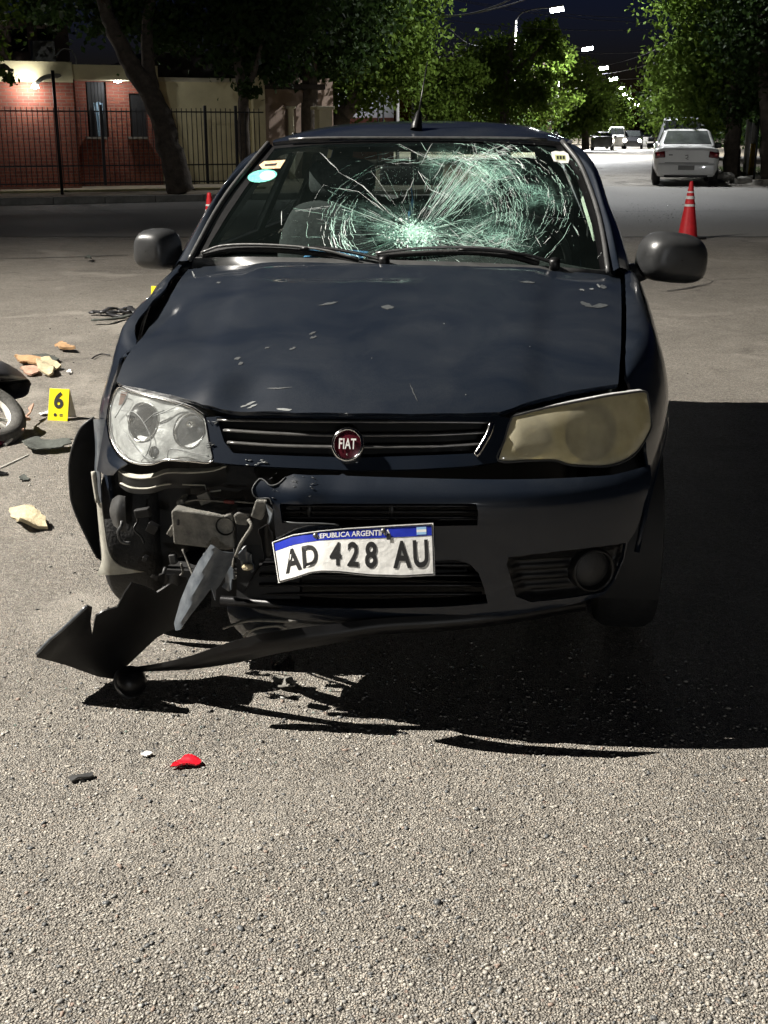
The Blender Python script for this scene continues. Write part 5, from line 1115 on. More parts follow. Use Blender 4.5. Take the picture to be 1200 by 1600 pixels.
# dark projector eye and scratches of the clear lamp
c = cA[1][0]; o = (c[0] - .02, yf(*c) + .028, c[1] + .006); m = MB(); m.lathe([(.0, .012), (.017, .009), (.029, -.002), (.034, -.02)], o, align((-.35, -1, .25)), 24); m.build('projector_eye', M['plastic'], hA)
m = MB()
for i in range(10): m.tube([(o[0] - .02 + .004 * i, o[1] - .014, o[2] - .016 + .002 * i), (o[0] - .022 + .0044 * i, o[1] - .016, o[2] + .012 - .001 * i)], .0009, 4)
m.build('projector_ribs', M['chrome'], hA)
m = MB(); q = [(188, 612), (198, 614), (190, 632), (184, 634)]; m.add([tuple(np.array(hit(*p, g_f)) + np.array([0, .006, 0])) for p in q], [(0, 1, 2, 3)]); m.build('side_bulb_shade', mat('brown_shade', (.10, .05, .035), .4), hA, smooth=False)
for pts in ([(184, 612), (200, 616), (194, 630), (181, 652)], [(240, 650), (262, 641), (290, 628)], [(226, 660), (242, 646), (258, 640)], [(195, 672), (206, 690), (222, 708), (240, 718)], [(190, 640), (215, 646), (236, 680), (232, 705), (222, 720)], [(262, 716), (268, 700), (300, 706), (328, 712)], [(176, 660), (180, 690), (200, 712)]):
    m = MB(); m.tube(catmull([np.array(hit(*p, g_f)) + np.array([0, -.007, 0]) for p in pts], 5), .0012, 4); m.build('lens_scratch', M['scuff_pale'], hA)

# --- bumper skin
bo = [(404, 749), (413, 753), (421, 760), (434, 757), (446, 746), (458, 741), (560, 744), (700, 748), (800, 749), (900, 746), (958, 742), (990, 734), (1016, 726), (1018, 745), (1012, 770), (1006, 787), (1000, 812), (992, 832), (981, 848), (976, 872), (961, 907), (944, 929), (900, 943), (830, 956), (762, 967), (690, 975), (600, 986), (520, 997), (450, 1006), (400, 1012), (372, 1004), (352, 986), (346, 962), (352, 944), (400, 948), (560, 951), (700, 948), (762, 943), (757, 920), (748, 896), (735, 882), (716, 875), (640, 876), (500, 878), (440, 884), (432, 862), (430, 838), (428, 818), (427, 800), (424, 790), (418, 779), (400, 780), (392, 765)]
h_up = [(436, 788), (520, 787), (640, 787), (744, 787), (747, 800), (746, 821), (640, 822), (520, 822), (440, 818)]
h_lo = [(408, 884), (500, 878), (640, 876), (716, 875), (735, 882), (748, 896), (757, 920), (762, 943), (700, 947), (560, 950), (440, 948), (372, 944), (384, 920)]
h_fog = [(792, 882), (794, 871), (830, 866), (867, 862), (920, 856), (978, 848), (974, 872), (960, 905), (943, 925), (900, 933), (830, 941), (806, 932)]
def bsk(x, z):
    y = yb(x, z)
    y += .006 * math.sin(40 * x + 3) * gau(x, z, -.12, .6, .12, .06)
    if x < -.02: y += .05 * max(0, (-.02 - x) / .3) ** 2 * (1 if z < .45 else .4)
    return (x, y, z)
m = MB(); m.panel([xz(*p, g_b) for p in bo], bsk, .018, [[xz(*p, g_b) for p in q] for q in (h_up, h_fog)]); bmp = m.build('bumper', M['paint'], car, thick=.008, off=-1)
bmp['label'] = 'front bumper torn away on the struck side'
# recesses and grilles in the bumper
for hp_, dy in ((h_up, .05), (h_lo, .06)):
    q = [np.array(bsk(*xz(*p, g_b))) for p in hp_]; q.append(q[0]); m = MB(); m.grid([q, [p * np.array([.985, 1, 1]) + np.array([0, dy, 0]) for p in q]]); m.build('intake_wall', M['plastic'], bmp, smooth=False)
for y0 in (796, 805, 814):
    P = [np.array(hit(x, y0, g_b)) + np.array([0, .03, 0]) for x in np.linspace(434, 745, 12)]; m = MB(); m.tube(P, .007, 6, flat=.5); m.build('intake_slat', M['plastic'], bmp)
for y0 in (892, 908, 924, 938):
    P = [np.array(hit(x, y0, g_b)) + np.array([0, .045, 0]) for x in np.linspace(400, 752, 12)]; m = MB(); m.tube(P, .008, 6, flat=.5); m.build('intake_slat', M['plastic'], bmp)
for x0 in (480, 610): 
    P = [np.array(hit(x0, y, g_b)) + np.array([0, .032, 0]) for y in (788, 804, 820)]; m = MB(); m.tube(P, .009, 6); m.build('intake_rib', M['plastic'], bmp)
q = [xz(*p, g_b) for p in h_fog]; fcx = sum(p[0] for p in q) / len(q); fcz = sum(p[1] for p in q) / len(q); fc = xz(925, 892, g_b)
A_ = np.array(q)
def fogd(x, z):
    e = min(1, min(math.hypot(x - a, z - b) for a, b in densify(q, .01)) / .02); r = math.hypot(x - fc[0], (z - fc[1]) * 1.0)
    d = .026 * e; d += .006 * math.sin(z * 230) * (r > .055) * e * (x < fc[0] - .04)
    return d
m = MB(); m.panel(q, lambda x, z: (x, yb(x, z) + .003 + fogd(x, z), z), .008); fb = m.build('fog_lamp_bezel', M['plastic'], bmp)
fo = (fc[0], yb(*fc) + .012, fc[1]); fr_ = align((.42, -1, .05))
m = MB(); m.lathe([(.056, -.03), (.055, .012), (.050, .018), (.046, .012), (.045, -.01)], fo, fr_, 32); m.build('fog_lamp_ring', M['plastic'], fb)
m = MB(); m.lathe([(.045, -.004), (.03, .004), (0, .007)], fo, fr_, 28); m.build('fog_lamp_blank', M['plastic_soft'], fb)
m = MB(); m.tube(catmull([np.array(bsk(*xz(*p, g_b))) + np.array([0, -.002, 0]) for p in ((424, 790), (419, 780), (400, 780), (393, 766), (404, 750), (413, 753), (421, 760), (434, 757), (446, 746))], 3), .0018, 5); m.build('torn_edge', M['scuff'], bmp)
for i in range(16):
    x = rc.uniform(420, 490); y = rc.uniform(742, 780); p = hit(x, y, g_b); q_ = hit(x + rc.uniform(-6, 10), y + rc.uniform(-3, 3), g_b); m = MB(); m.tube([np.array(bsk(p[0], p[2])) + np.array([0, -.001, .001]), np.array(bsk(q_[0], q_[2])) + np.array([0, -.001, .001])], rc.uniform(.0003, .0008), 4); m.build('scratch', M['scuff'], bmp)
# hanging lower lip, sagging to the road on the struck side
tp = [(915, 936, .19), (800, 952, .085), (700, 960, .05), (600, 966, .035), (520, 975, .02), (440, 985, .01), (370, 1000, .02), (300, 1024, .05), (250, 1036, .09), (205, 1044, .15)]
lo_ = [(915, 952, .21), (800, 972, .10), (700, 984, .06), (600, 990, .045), (520, 1004, .025), (440, 1018, .02), (370, 1034, .05), (300, 1044, .09), (250, 1047, .12), (203, 1048, .16)]
m = MB(); m.loft([[C(*p) for p in tp], [tuple((np.array(C(*a)) + np.array(C(*b))) / 2 + np.array([0, -.014, 0])) for a, b in zip(tp, lo_)], [C(*p) for p in lo_]], 5, 4); m.build('hanging_lip', M['plastic'], car, thick=.006)
m = MB(); m.tube(catmull([C(348, 982, -.005), C(362, 977, -.005), C(395, 969, -.01), (np.array(C(465, 971, -.005)))], 6), [.004] + [.007] * 17 + [.003], 7, flat=.5); m.build('bent_trim', M['dusty'], car)
m = MB(); m.tube(catmull([C(380, 995, -.01), C(398, 983, -.01), C(430, 978, -.01), C(448, 981, -.01)], 4), .003, 5); m.build('bent_trim', M['dusty'], car)
# --- inner structure seen through the tear
m = MB(); m.grid([[C(x, y, .36 + .0 * x) for x in np.linspace(330, 800, 8)] for y in (640, 720, 800, 880, 948)]); m.build('front_bulkhead', M['void'], car, smooth=False)
m = MB(); m.grid([[(x, .30, .26), (x, .8, .19), (x, 2.0, .17), (x, 3.6, .2)] for x in (-.55, 0, .55)]); m.build('underbody', M['void'], car, smooth=False, thick=.03)
m = MB(); m.grid([[C(x, y, .09 + (.04 if y < 900 else 0)) for x in (372, 420, 470)] for y in (790, 850, 935)]); m.build('radiator_support', M['void'], car, smooth=False, thick=.03)
m = MB(); m.tube([C(345, 938, .07), C(500, 950, .07), C(760, 946, .08)], .012, 6); m.build('lower_crossbar', M['plastic'], car)
def prism(name, front, y0, y1, matl, parent, mtop=None, dz=0.0):
    m = MB(); n = len(front); a = [C(px, py, y0) for px, py in front]; b = [(p[0], y1, p[2] + dz) for p in a]
    m.add(a + b, [tuple(range(n))[::-1], tuple(range(n, 2 * n))] + [(i, (i + 1) % n, n + (i + 1) % n, n + i) for i in range(n)])
    return m.build(name, M[matl], parent, smooth=False, bevel=.004)
cb = prism('crash_box', [(267, 800), (272, 796), (350, 806), (363, 800), (366, 858), (352, 860), (271, 850)], .10, .24, 'dusty', car)
m = MB(); m.lathe([(.021, -.02), (.021, .0), (.024, .003)], C(352, 822, .098), align((0, -1, 0)), 18); m.build('bolt_hole', M['void'], cb)
prism('bolt_slot', [(275, 811), (281, 811), (281, 822), (275, 822)], .0985, .11, 'void', cb)
prism('mounting_lug', [(275, 783), (285, 779), (288, 790), (276, 796)], .15, .2, 'dusty', cb)
prism('bracket', [(364, 806), (372, 800), (390, 803), (386, 822), (368, 820)], .09, .17, 'dusty', car)
prism('bracket', [(399, 782), (417, 783), (412, 806), (408, 814), (391, 808)], .03, .045, 'dusty', car)
prism('bracket', [(384, 884), (408, 882), (411, 918), (392, 921)], .10, .13, 'plastic', car)
m = MB(); bm = bmesh.new(); bmesh.ops.create_icosphere(bm, subdivisions=2, radius=.011); pc = Vector(C(387, 886, .085)); bm.verts.index_update(); m.add([pc + Vector((v.co.x * 1.3, v.co.y, v.co.z * .8)) * rc.uniform(.75, 1.2) for v in bm.verts], [[v.index for v in f.verts] for f in bm.faces]); bm.free(); m.build('foam_lump', M['cream_foam'], car)
m = MB(); m.tube(catmull([C(388, 812, .07), C(393, 822, .06), C(385, 836, .06), C(376, 850, .06), C(368, 870, .06)], 4), .0045, 6); m.build('torn_rib', M['dusty'], car)
m = MB(); m.grid([[C(416, 786, .03), C(428, 796, .02)], [C(420, 806, .035), C(424, 812, .02)], [C(418, 818, .04), C(420, 820, .03)]]); m.build('torn_flap', M['shard'], car, thick=.004)
m = MB(); m.tube(catmull([C(290, 784, .14), C(310, 781, .13), C(352, 784, .12), C(372, 784, .12), C(396, 786, .1)], 4), .0022, 5); w1 = m.build('wire', M['dusty'], car)
m = MB(); m.tube([C(350, 783, .12), C(366, 785, .12)], .005, 6); m.build('wire_sleeve', mat('wire_red', (.14, .03, .025), .5), w1)
m = MB(); m.tube(catmull([C(285, 858, .13), C(294, 880, .12), C(303, 905, .1)], 4), .003, 5); m.build('wire', M['dusty'], car)
# clips, loom and ragged bits in the cavity
for i in range(9):
    x, y, d = rc.uniform(175, 420), rc.uniform(745, 900), rc.uniform(.18, .33); P = [np.array(C(x + rc.uniform(-4, 4) * j, y + 9 * j + rc.uniform(-5, 5), d + .01 * rc.uniform(-1, 1))) for j in range(5)]
    m = MB(); m.tube(catmull(P, 4), rc.choice((.003, .0045, .006)), 6); m.build('cable', M[rc.choice(('plastic', 'trim', 'void', 'dusty'))], car)
for i in range(12):
    x, y, d = rc.uniform(180, 415), rc.uniform(760, 905), rc.uniform(.14, .30); m = MB(); m.box(C(x, y, d), (rc.uniform(.012, .04), .02, rc.uniform(.01, .03)), Matrix.Rotation(rc.uniform(-.6, .6), 3, 'Y'), bev=.003); m.build('clip', M[rc.choice(('plastic', 'void', 'trim', 'dusty'))], car)
for pts in ([(372, 866), (384, 852), (392, 868), (398, 890), (388, 912), (380, 890)], [(352, 892), (362, 884), (366, 902), (358, 925), (350, 918)], [(300, 905), (318, 900), (330, 912), (322, 930), (304, 926)], [(232, 900), (262, 896), (290, 902), (284, 914), (250, 912)], [(405, 826), (420, 818), (428, 840), (424, 868), (412, 880), (408, 852)], [(318, 862), (330, 868), (326, 890), (316, 886)]):
    k = rc.uniform(.06, .16); q_ = [(a + rc.gauss(0, 1.6), b + rc.gauss(0, 1.6)) for a, b in densify(pts, 6)]
    m = MB(); m.panel(q_, lambda px, py, k=k: C(px, py, k + .012 * math.sin(px * .2) + .0004 * (py - 880)), 5); m.build('ragged_flap', M[rc.choice(('plastic', 'plastic', 'shard'))], car, thick=.003)
# bumper shard hanging in front
sh = [(330, 851), (348, 862), (366, 864), (360, 882), (352, 898), (344, 912), (337, 921), (336, 938), (330, 918), (318, 934), (297, 961), (282, 984), (275, 985), (273, 974), (283, 938), (296, 906), (312, 876)]
def shard_map(px, py):
    d = ((px - 330) * (980 - 851) - (py - 851) * (276 - 330)) / 140.0      # distance from the fold, in pixels
    return C(px, py, -.01 + .0009 * max(0, -d - 0) + .0016 * abs(d - 6) - .00012 * (py - 851))
m = MB(); m.panel(sh, shard_map, 6); m.build('hanging_shard', M['shard'], car, smooth=True, thick=.004)
# torn corner of the bumper propped on the road
tc_ = [(57, 1026), (62, 1014), (78, 1000), (95, 987), (112, 970), (137, 945), (143, 948), (141, 969), (144, 991), (147, 972), (150, 961), (161, 954), (183, 948), (194, 926), (205, 910), (225, 916), (245, 925), (268, 910), (293, 903), (288, 940), (275, 980), (258, 988), (245, 995), (210, 1028), (176, 1060), (152, 1056), (132, 1049), (108, 1040), (88, 1034)]
M3 = np.linalg.solve(np.array([[57, 1026, 1], [176, 1060, 1], [293, 903, 1]], float), np.array([.04, .195, .20]))
def corner_map(px, py):
    y = M3[0] * px + M3[1] * py + M3[2]; k = max(0, 1 - abs((px - 60) - (1030 - py) * .95) / 26) * (px < 143); y -= .02 * k; y += .03 * ((px - 180) / 110) ** 2 - .012
    p = C(px, py, y); return (p[0], p[1], max(.004, p[2]))
m = MB(); m.panel(tc_, corner_map, 9); tcn = m.build('torn_corner', M['plastic'], car, thick=.005); tcn['label'] = 'torn black bumper corner drooping onto the road'
m = MB(); m.tube(catmull([np.array(corner_map(*p)) + np.array([0, -.004, .002]) for p in ((58, 1022), (78, 1001), (95, 987), (112, 971), (136, 948))], 4), .0045, 6); m.build('scuffed_edge', M['shard'], tcn)
# wheel-arch liner pushed out of the struck fender
ln = [(147, 652), (135, 660), (124, 672), (113, 700), (108, 727), (109, 760), (112, 785), (122, 812), (132, 833), (143, 856), (152, 872), (162, 880), (166, 850), (160, 800), (157, 740), (155, 700), (152, 662)]
m = MB(); m.panel(ln, lambda px, py: C(px, py, .50 + .0012 * (px - 108) - .03 * ((py - 760) / 110) ** 2), 8); ar = m.build('arch_liner', M['plastic'], car, thick=.005)
m = MB(); m.tube(catmull([np.array(C(px, py, .50 + .0012 * (px - 108) - .03 * ((py - 760) / 110) ** 2 - .003)) for px, py in ln[:11]], 3), .003, 5); m.build('liner_bead', M['trim'], ar)
# fender flange strip, dusty towards its foot
o1 = [(147, 655), (150, 700), (149, 735), (152, 785), (156, 830), (160, 868), (157, 886), (151, 899)]; i1 = [(166, 655), (160, 700), (157, 735), (159, 785), (164, 826), (171, 864), (188, 884), (226, 893)]
rows = [[C(*a, .46), tuple((np.array(C(*a, .455)) + np.array(C(*b, .43))) / 2 + np.array([0, -.006, 0])), C(*b, .43)] for a, b in zip(o1, i1)]
m = MB(); m.loft(rows[:4], 3, 4); m.build('fender_flange', M['shard'], car, thick=.004)
m = MB(); m.loft(rows[3:], 3, 4); m.build('dusty_flange', M['putty'], car, thick=.004)
m = MB(); m.tube(catmull([C(146, 737, .44), C(149, 760, .44), C(153, 785, .435)], 4), .007, 6); m.build('flange_cap', M['putty'], car)
m = MB(); m.loft([[C(166, 655, .42), C(172, 690, .40), C(184, 712, .37), C(200, 725, .33)], [C(158, 700, .42), C(163, 712, .41), C(172, 726, .38), C(186, 733, .34)], [C(152, 735, .43), C(158, 738, .42), C(166, 742, .40), C(178, 742, .37)]], 4, 4); m.build('lamp_apron', M['paint'], car, thick=.004)
# brackets under the clear headlamp
m = MB(); a = [(180, 728), (194, 737), (216, 742), (240, 740), (262, 733), (300, 733), (335, 731), (355, 726)]; b = [(184, 735), (198, 745), (218, 748), (240, 746), (262, 739), (300, 739), (332, 736), (353, 729)]
yy = [.36, .32, .28, .24, .21, .18, .16, .15]
m.loft([[C(*p, y + .03) for p, y in zip(a, yy)], [C(*p, y) for p, y in zip(b, yy)]], 5, 2); m.build('lamp_bracket', M['putty'], car, thick=.003)
m = MB(); m.loft([[C(p[0], p[1] + 1, y + .004) for p, y in zip(b, yy)], [C(p[0] + 2, p[1] + 24, y + .03) for p, y in zip(b, yy)]], 4, 2); m.build('lamp_carrier', M['void'], car)
m = MB(); m.tube(catmull([C(189, 755, .34), C(206, 762, .30), C(231, 763, .26), (np.array(C(252, 758, .23))), C(267, 756, .22)], 4), .0045, 6, flat=.5); m.build('bracket_edge', M['putty'], car)
m = MB(); m.tube([C(285, 757, .2), C(320, 758, .19), C(323, 769, .19), C(345, 766, .18)], .002, 5); m.build('bracket_edge', M['putty'], car)
m = MB(); m.loft([[C(176, 780, .36), C(186, 774, .35), C(196, 776, .34)], [C(172, 800, .36), C(184, 800, .33), C(196, 805, .34)], [C(178, 820, .37), C(188, 828, .35), C(198, 832, .36)]], 4, 4); m.build('splash_shield', M['trim'], car, thick=.004)
m = MB(); m.grid([[C(x + (8 if y > 850 else 0), y, .55) for x in (172, 240, 345)] for y in (640, 760, 896)]); m.build('inner_arch', M['void'], car, smooth=False)

# --- number plate, bent
ptop = [(0, 425, 847), (.13, 458, 835), (.3, 500, 829), (.47, 544, 825), (.75, 614, 820.5), (1, 677, 817)]; pbot = [(0, 435, 911), (.13, 463, 903.5), (.22, 485, 896), (.3, 503, 894), (.42, 530, 895), (.6, 575, 900), (.8, 630, 902), (1, 680, 899)]
def plate_pt(u, v, off=0.0):
    tx, ty = (tab(u, [a[0] for a in ptop], [a[k] for a in ptop]) for k in (1, 2)); bx, by = (tab(u, [a[0] for a in pbot], [a[k] for a in pbot]) for k in (1, 2))
    y = tab(u, [0, .1, .2, .32, .5, .8, 1], [-.034, -.054, -.064, -.068, -.068, -.068, -.064]) + .046 * v + .0015 * math.sin(9 * u + 5 * v)
    p = np.array(C(bx + (tx - bx) * v, by + (ty - by) * v, y)); return p + np.array([0, -.93, .3]) * off
NU, NV = 60, 14
def plate_sheet(u0, u1, v0, v1, off, nu=24, nv=5): return [[plate_pt(u0 + (u1 - u0) * i / nu, v0 + (v1 - v0) * j / nv, off) for i in range(nu + 1)] for j in range(nv + 1)]
m = MB(); m.grid(plate_sheet(0, 1, 0, 1, 0, 60, 14)); npl = m.build('number_plate', M['plate'], car, thick=.0018, off=-1); npl['label'] = 'bent white number plate with a blue band'
m = MB(); m.grid(plate_sheet(.012, .988, .765, .955, .0007, 60, 4)); m.build('blue_band', M['plate_blue'], npl)
per = [(.008, .03), (.992, .03), (.992, .97), (.008, .97)]; pe = []
for k in range(4):
    a, b = per[k], per[(k + 1) % 4]; pe += [plate_pt(a[0] + (b[0] - a[0]) * t / 24, a[1] + (b[1] - a[1]) * t / 24, .0012) for t in range(24)]
m = MB(); m.tube(pe + [pe[0]], .0014, 5, caps=False); m.build('plate_rim', M['ink'], npl)
def plate_text(txt, cu, cv, size, matl, bold, spacing, sx, sy, name, off=.0022, warp=0):
    vs, fs = text_mesh(txt, size, bold, 0, spacing, sx)
    mm = MB(); mm.add([tuple(plate_pt(cu + v[0] / .4, cv + v[1] * sy / .13, off)) for v in vs], fs); return mm.build(name, M[matl], npl, smooth=False)
for ch, u in (('A', .115), ('D', .225), ('4', .395), ('2', .505), ('8', .615), ('A', .80), ('U', .915)): plate_text(ch, u, .40, .094, 'ink', .0028, 1.0, .62, .98, 'plate_lettering', .0011)
plate_text('REPUBLICA ARGENTINA', .50, .862, .0185, 'white', .0003, 1.0, .92, 1.1, 'plate_header', .0014)
for v0, v1, mt in ((.79, .838, 'lightblue'), (.838, .888, 'white'), (.888, .935, 'lightblue')): m = MB(); m.grid(plate_sheet(.895, .955, v0, v1, .0014, 3, 1)); m.build('flag_band', M[mt], npl)
for u in (.27, .69): m = MB(); m.lathe([(0, .005), (.0045, .004), (.0065, .0)], tuple(plate_pt(u, .9, .0015)), align((0, -1, .3)), 12); m.build('bolt', M['satin'], npl)
m = MB(); m.grid(plate_sheet(.71, .735, .72, .84, .0024, 2, 2)); m.build('paint_chip', M['ink'], npl)
m = MB(); P = [np.array(C(440, 813, .02)), np.array(C(458, 817, .0)), np.array(C(500, 818, -.004)), np.array(C(530, 820, -.002))]; m.tube(catmull(P, 4), .0022, 5); m.build('plate_mount_edge', M['scuff'], bmp)

# --- wheels
m = MB(); m.box((0, .78, .50), (1.04, .62, .46), bev=.05); m.build('light_blocker', M['void'], car)  # unseen dark box added to stop light leaking through the engine bay
def wheel(x, y, r=.282, w=.17):
    wl = bpy.data.objects.new('wheel', None); COL.objects.link(wl); wl.parent = car; wl.location = (x, y, r); R = Matrix.Rotation(math.pi / 2, 3, 'Y')
    h = w / 2; m = MB(); m.lathe([(.19, -h * .9), (.225, -h), (.262, -h * .96), (r - .004, -h * .72), (r, -h * .4), (r, h * .4), (r - .004, h * .72), (.262, h * .96), (.225, h), (.19, h * .9)], (0, 0, 0), R, 48); m.build('tyre', M['rubber'], wl)
    m = MB(); s = 1 if x > 0 else -1; m.lathe([(.192, -s * h * .8), (.18, s * h * .6), (.192, s * h * .88), (.17, s * h * .7), (.10, s * h * .5), (.05, s * h * .7), (.0, s * h * .72)], (0, 0, 0), R, 32); m.build('rim', M['steel'], wl)
for x, y in ((-.71, .76), (.71, .76), (-.71, 3.133), (.71, 3.133)): wheel(x, y)
for s in (-1, 1):
    for cy in (.76, 3.133):
        m = MB(); m.grid([[(s * xx, cy + .335 * math.cos(a), .29 + .335 * math.sin(a)) for a in np.linspace(-.3, math.pi + .3, 16)] for xx in (.78, .58)]); 
        if not (s < 0 and cy < 1): m.build('wheel_arch', M['void'], car)

# --- cabin
m = MB(); m.loft([[(-.64, 1.22, .955), (-.3, 1.14, .985), (0, 1.12, .99), (.3, 1.14, .985), (.64, 1.22, .955)], [(-.64, 1.4, .955), (-.3, 1.38, .975), (0, 1.38, .98), (.3, 1.36, 1.0), (.64, 1.4, .955)], [(-.64, 1.55, .93), (-.3, 1.56, .94), (0, 1.56, .95), (.3, 1.52, .98), (.64, 1.55, .93)], [(-.64, 1.58, .7), (-.3, 1.6, .7), (0, 1.6, .7), (.3, 1.58, .7), (.64, 1.58, .7)]], 5, 5); m.build('dashboard', M['dash'], car)
m = MB(); m.grid([[(-.7, 1.1, .30), (.7, 1.1, .30)], [(-.7, 3.6, .34), (.7, 3.6, .34)]]); m.build('cabin_floor', M['dash'], car, smooth=False)
for s in (-1, 1):
    m = MB(); m.grid([[(s * .72, 1.3, .3), (s * .72, 3.6, .3)], [(s * .70, 1.3, .95), (s * .70, 3.6, .97)]]); m.build('door_lining', M['dash'], car, smooth=False)
for sx in (-.34, .36):
    m = MB(); m.loft([[(sx - .23, 1.72, .56), (sx - .12, 1.68, .60), (sx + .12, 1.68, .60), (sx + .23, 1.72, .56)], [(sx - .24, 2.05, .58), (sx - .1, 2.05, .56), (sx + .1, 2.05, .56), (sx + .24, 2.05, .58)]], 4, 4); st = m.build('seat', M['fabric'], car, thick=.12)
    rows = []
    for z, y, w, d in ((.55, 2.10, .23, .07), (.75, 2.16, .25, .075), (.95, 2.22, .25, .07), (1.06, 2.26, .22, .065), (1.12, 2.29, .17, .05), (1.14, 2.30, .05, .02)):
        rows.append([(sx + math.copysign(abs(math.cos(a)) ** .6, math.cos(a)) * w, y + d * math.sin(a), z) for a in np.linspace(0, 2 * math.pi, 13)[:-1]])
    m = MB(); m.loft(rows, 2, 4, closed=True); m.build('backrest', M['fabric'], st)
    rows = []
    for z, y, w, d in ((1.15, 2.29, .04, .02), (1.165, 2.29, .12, .04), (1.22, 2.31, .135, .05), (1.28, 2.33, .12, .045), (1.30, 2.335, .04, .02)):
        rows.append([(sx + math.copysign(abs(math.cos(a)) ** .6, math.cos(a)) * w, y + d * math.sin(a), z) for a in np.linspace(0, 2 * math.pi, 13)[:-1]])
    m = MB(); m.loft(rows, 2, 4, closed=True); m.build('headrest', M['fabric'], st)
m = MB(); rows = [[(x, y, z) for x in (-.62, -.3, 0, .3, .62)] for y, z in ((2.75, .58), (3.05, .60), (3.12, .75), (3.25, 1.05), (3.30, 1.06))]; m.loft(rows, 3, 4); m.build('rear_seat', M['fabric'], car, thick=.08)
m = MB(); m.grid([[(-.6, 3.3, .99), (.6, 3.3, .99)], [(-.6, 3.62, .99), (.6, 3.62, .99)]]); m.build('parcel_shelf', M['dash'], car, smooth=False, thick=.02)
sw = Vector((.36, 1.66, .96)); sr = align((0, -.9, .45)); sr = align((0, .9, .45)); pts = [sw + sr @ Vector((.185 * math.cos(a), .185 * math.sin(a), 0)) for a in np.linspace(0, 2 * math.pi, 33)]
m = MB(); m.tube(pts, .014, 8, caps=False)
for a in (0, math.pi, math.pi * 1.5): m.tube([sw, sw + sr @ Vector((.18 * math.cos(a), .18 * math.sin(a), 0))], .016, 6)
m.lathe([(.06, -.01), (.06, .02), (0, .03)], tuple(sw), sr, 16); m.build('steering_wheel', M['plastic_soft'], car)
rm = np.array(wsp(640, 262)) + np.array([0, .07, -.03]); m = MB(); m.box(tuple(rm), (.22, .03, .065), bev=.02); rv = m.build('rear_view_mirror', M['plastic'], car)
m = MB(); m.box(tuple(rm + np.array([0, .017, 0])), (.205, .003, .052)); m.build('mirror_glass', M['chrome'], rv, smooth=False)
m = MB(); m.tube([tuple(rm), tuple(rm + np.array([0, -.01, .06]))], .008, 6); m.build('stem', M['plastic'], rv)
m = MB(); hz_ = rm + np.array([.0, .0, -.04]); m.tube(catmull([hz_, hz_ + np.array([.004, 0, -.05]), hz_ + np.array([-.012, 0, -.12])], 4), [.002] * 4 + [.008] * 3 + [.002] * 2, 6); m.build('dangling_charm', M['cloth_blue'], rv)
m = MB(); rows = [[np.array(C(px, py, 1.33)) + np.array([0, (.06 * j) - .05, 0]) + np.array([0, 0, rc.uniform(-.006, .008)]) for px, py in ((478, 402 + j * -4), (500, 398 - j * 4), (520, 400 - j * 4), (545, 402 - j * 4), (572, 404 - j * 3))] for j in range(3)]; m.loft(rows, 4, 4); m.build('cloth', M['cloth_blue'], car, thick=.006)
# pale pillar lining inside the far window
a_ = [(898, 272), (906, 300), (914, 330), (922, 355), (929, 378)]; b_ = [(903, 268), (913, 298), (921, 328), (927, 352), (930, 376)]
m = MB(); m.grid([[np.array(C(*p, 1.95 - .10 * i)) for i, p in enumerate(a_)], [np.array(C(*p, 1.93 - .10 * i)) for i, p in enumerate(b_)]]); m.build('pillar_lining', M['lining'], car, thick=.01)

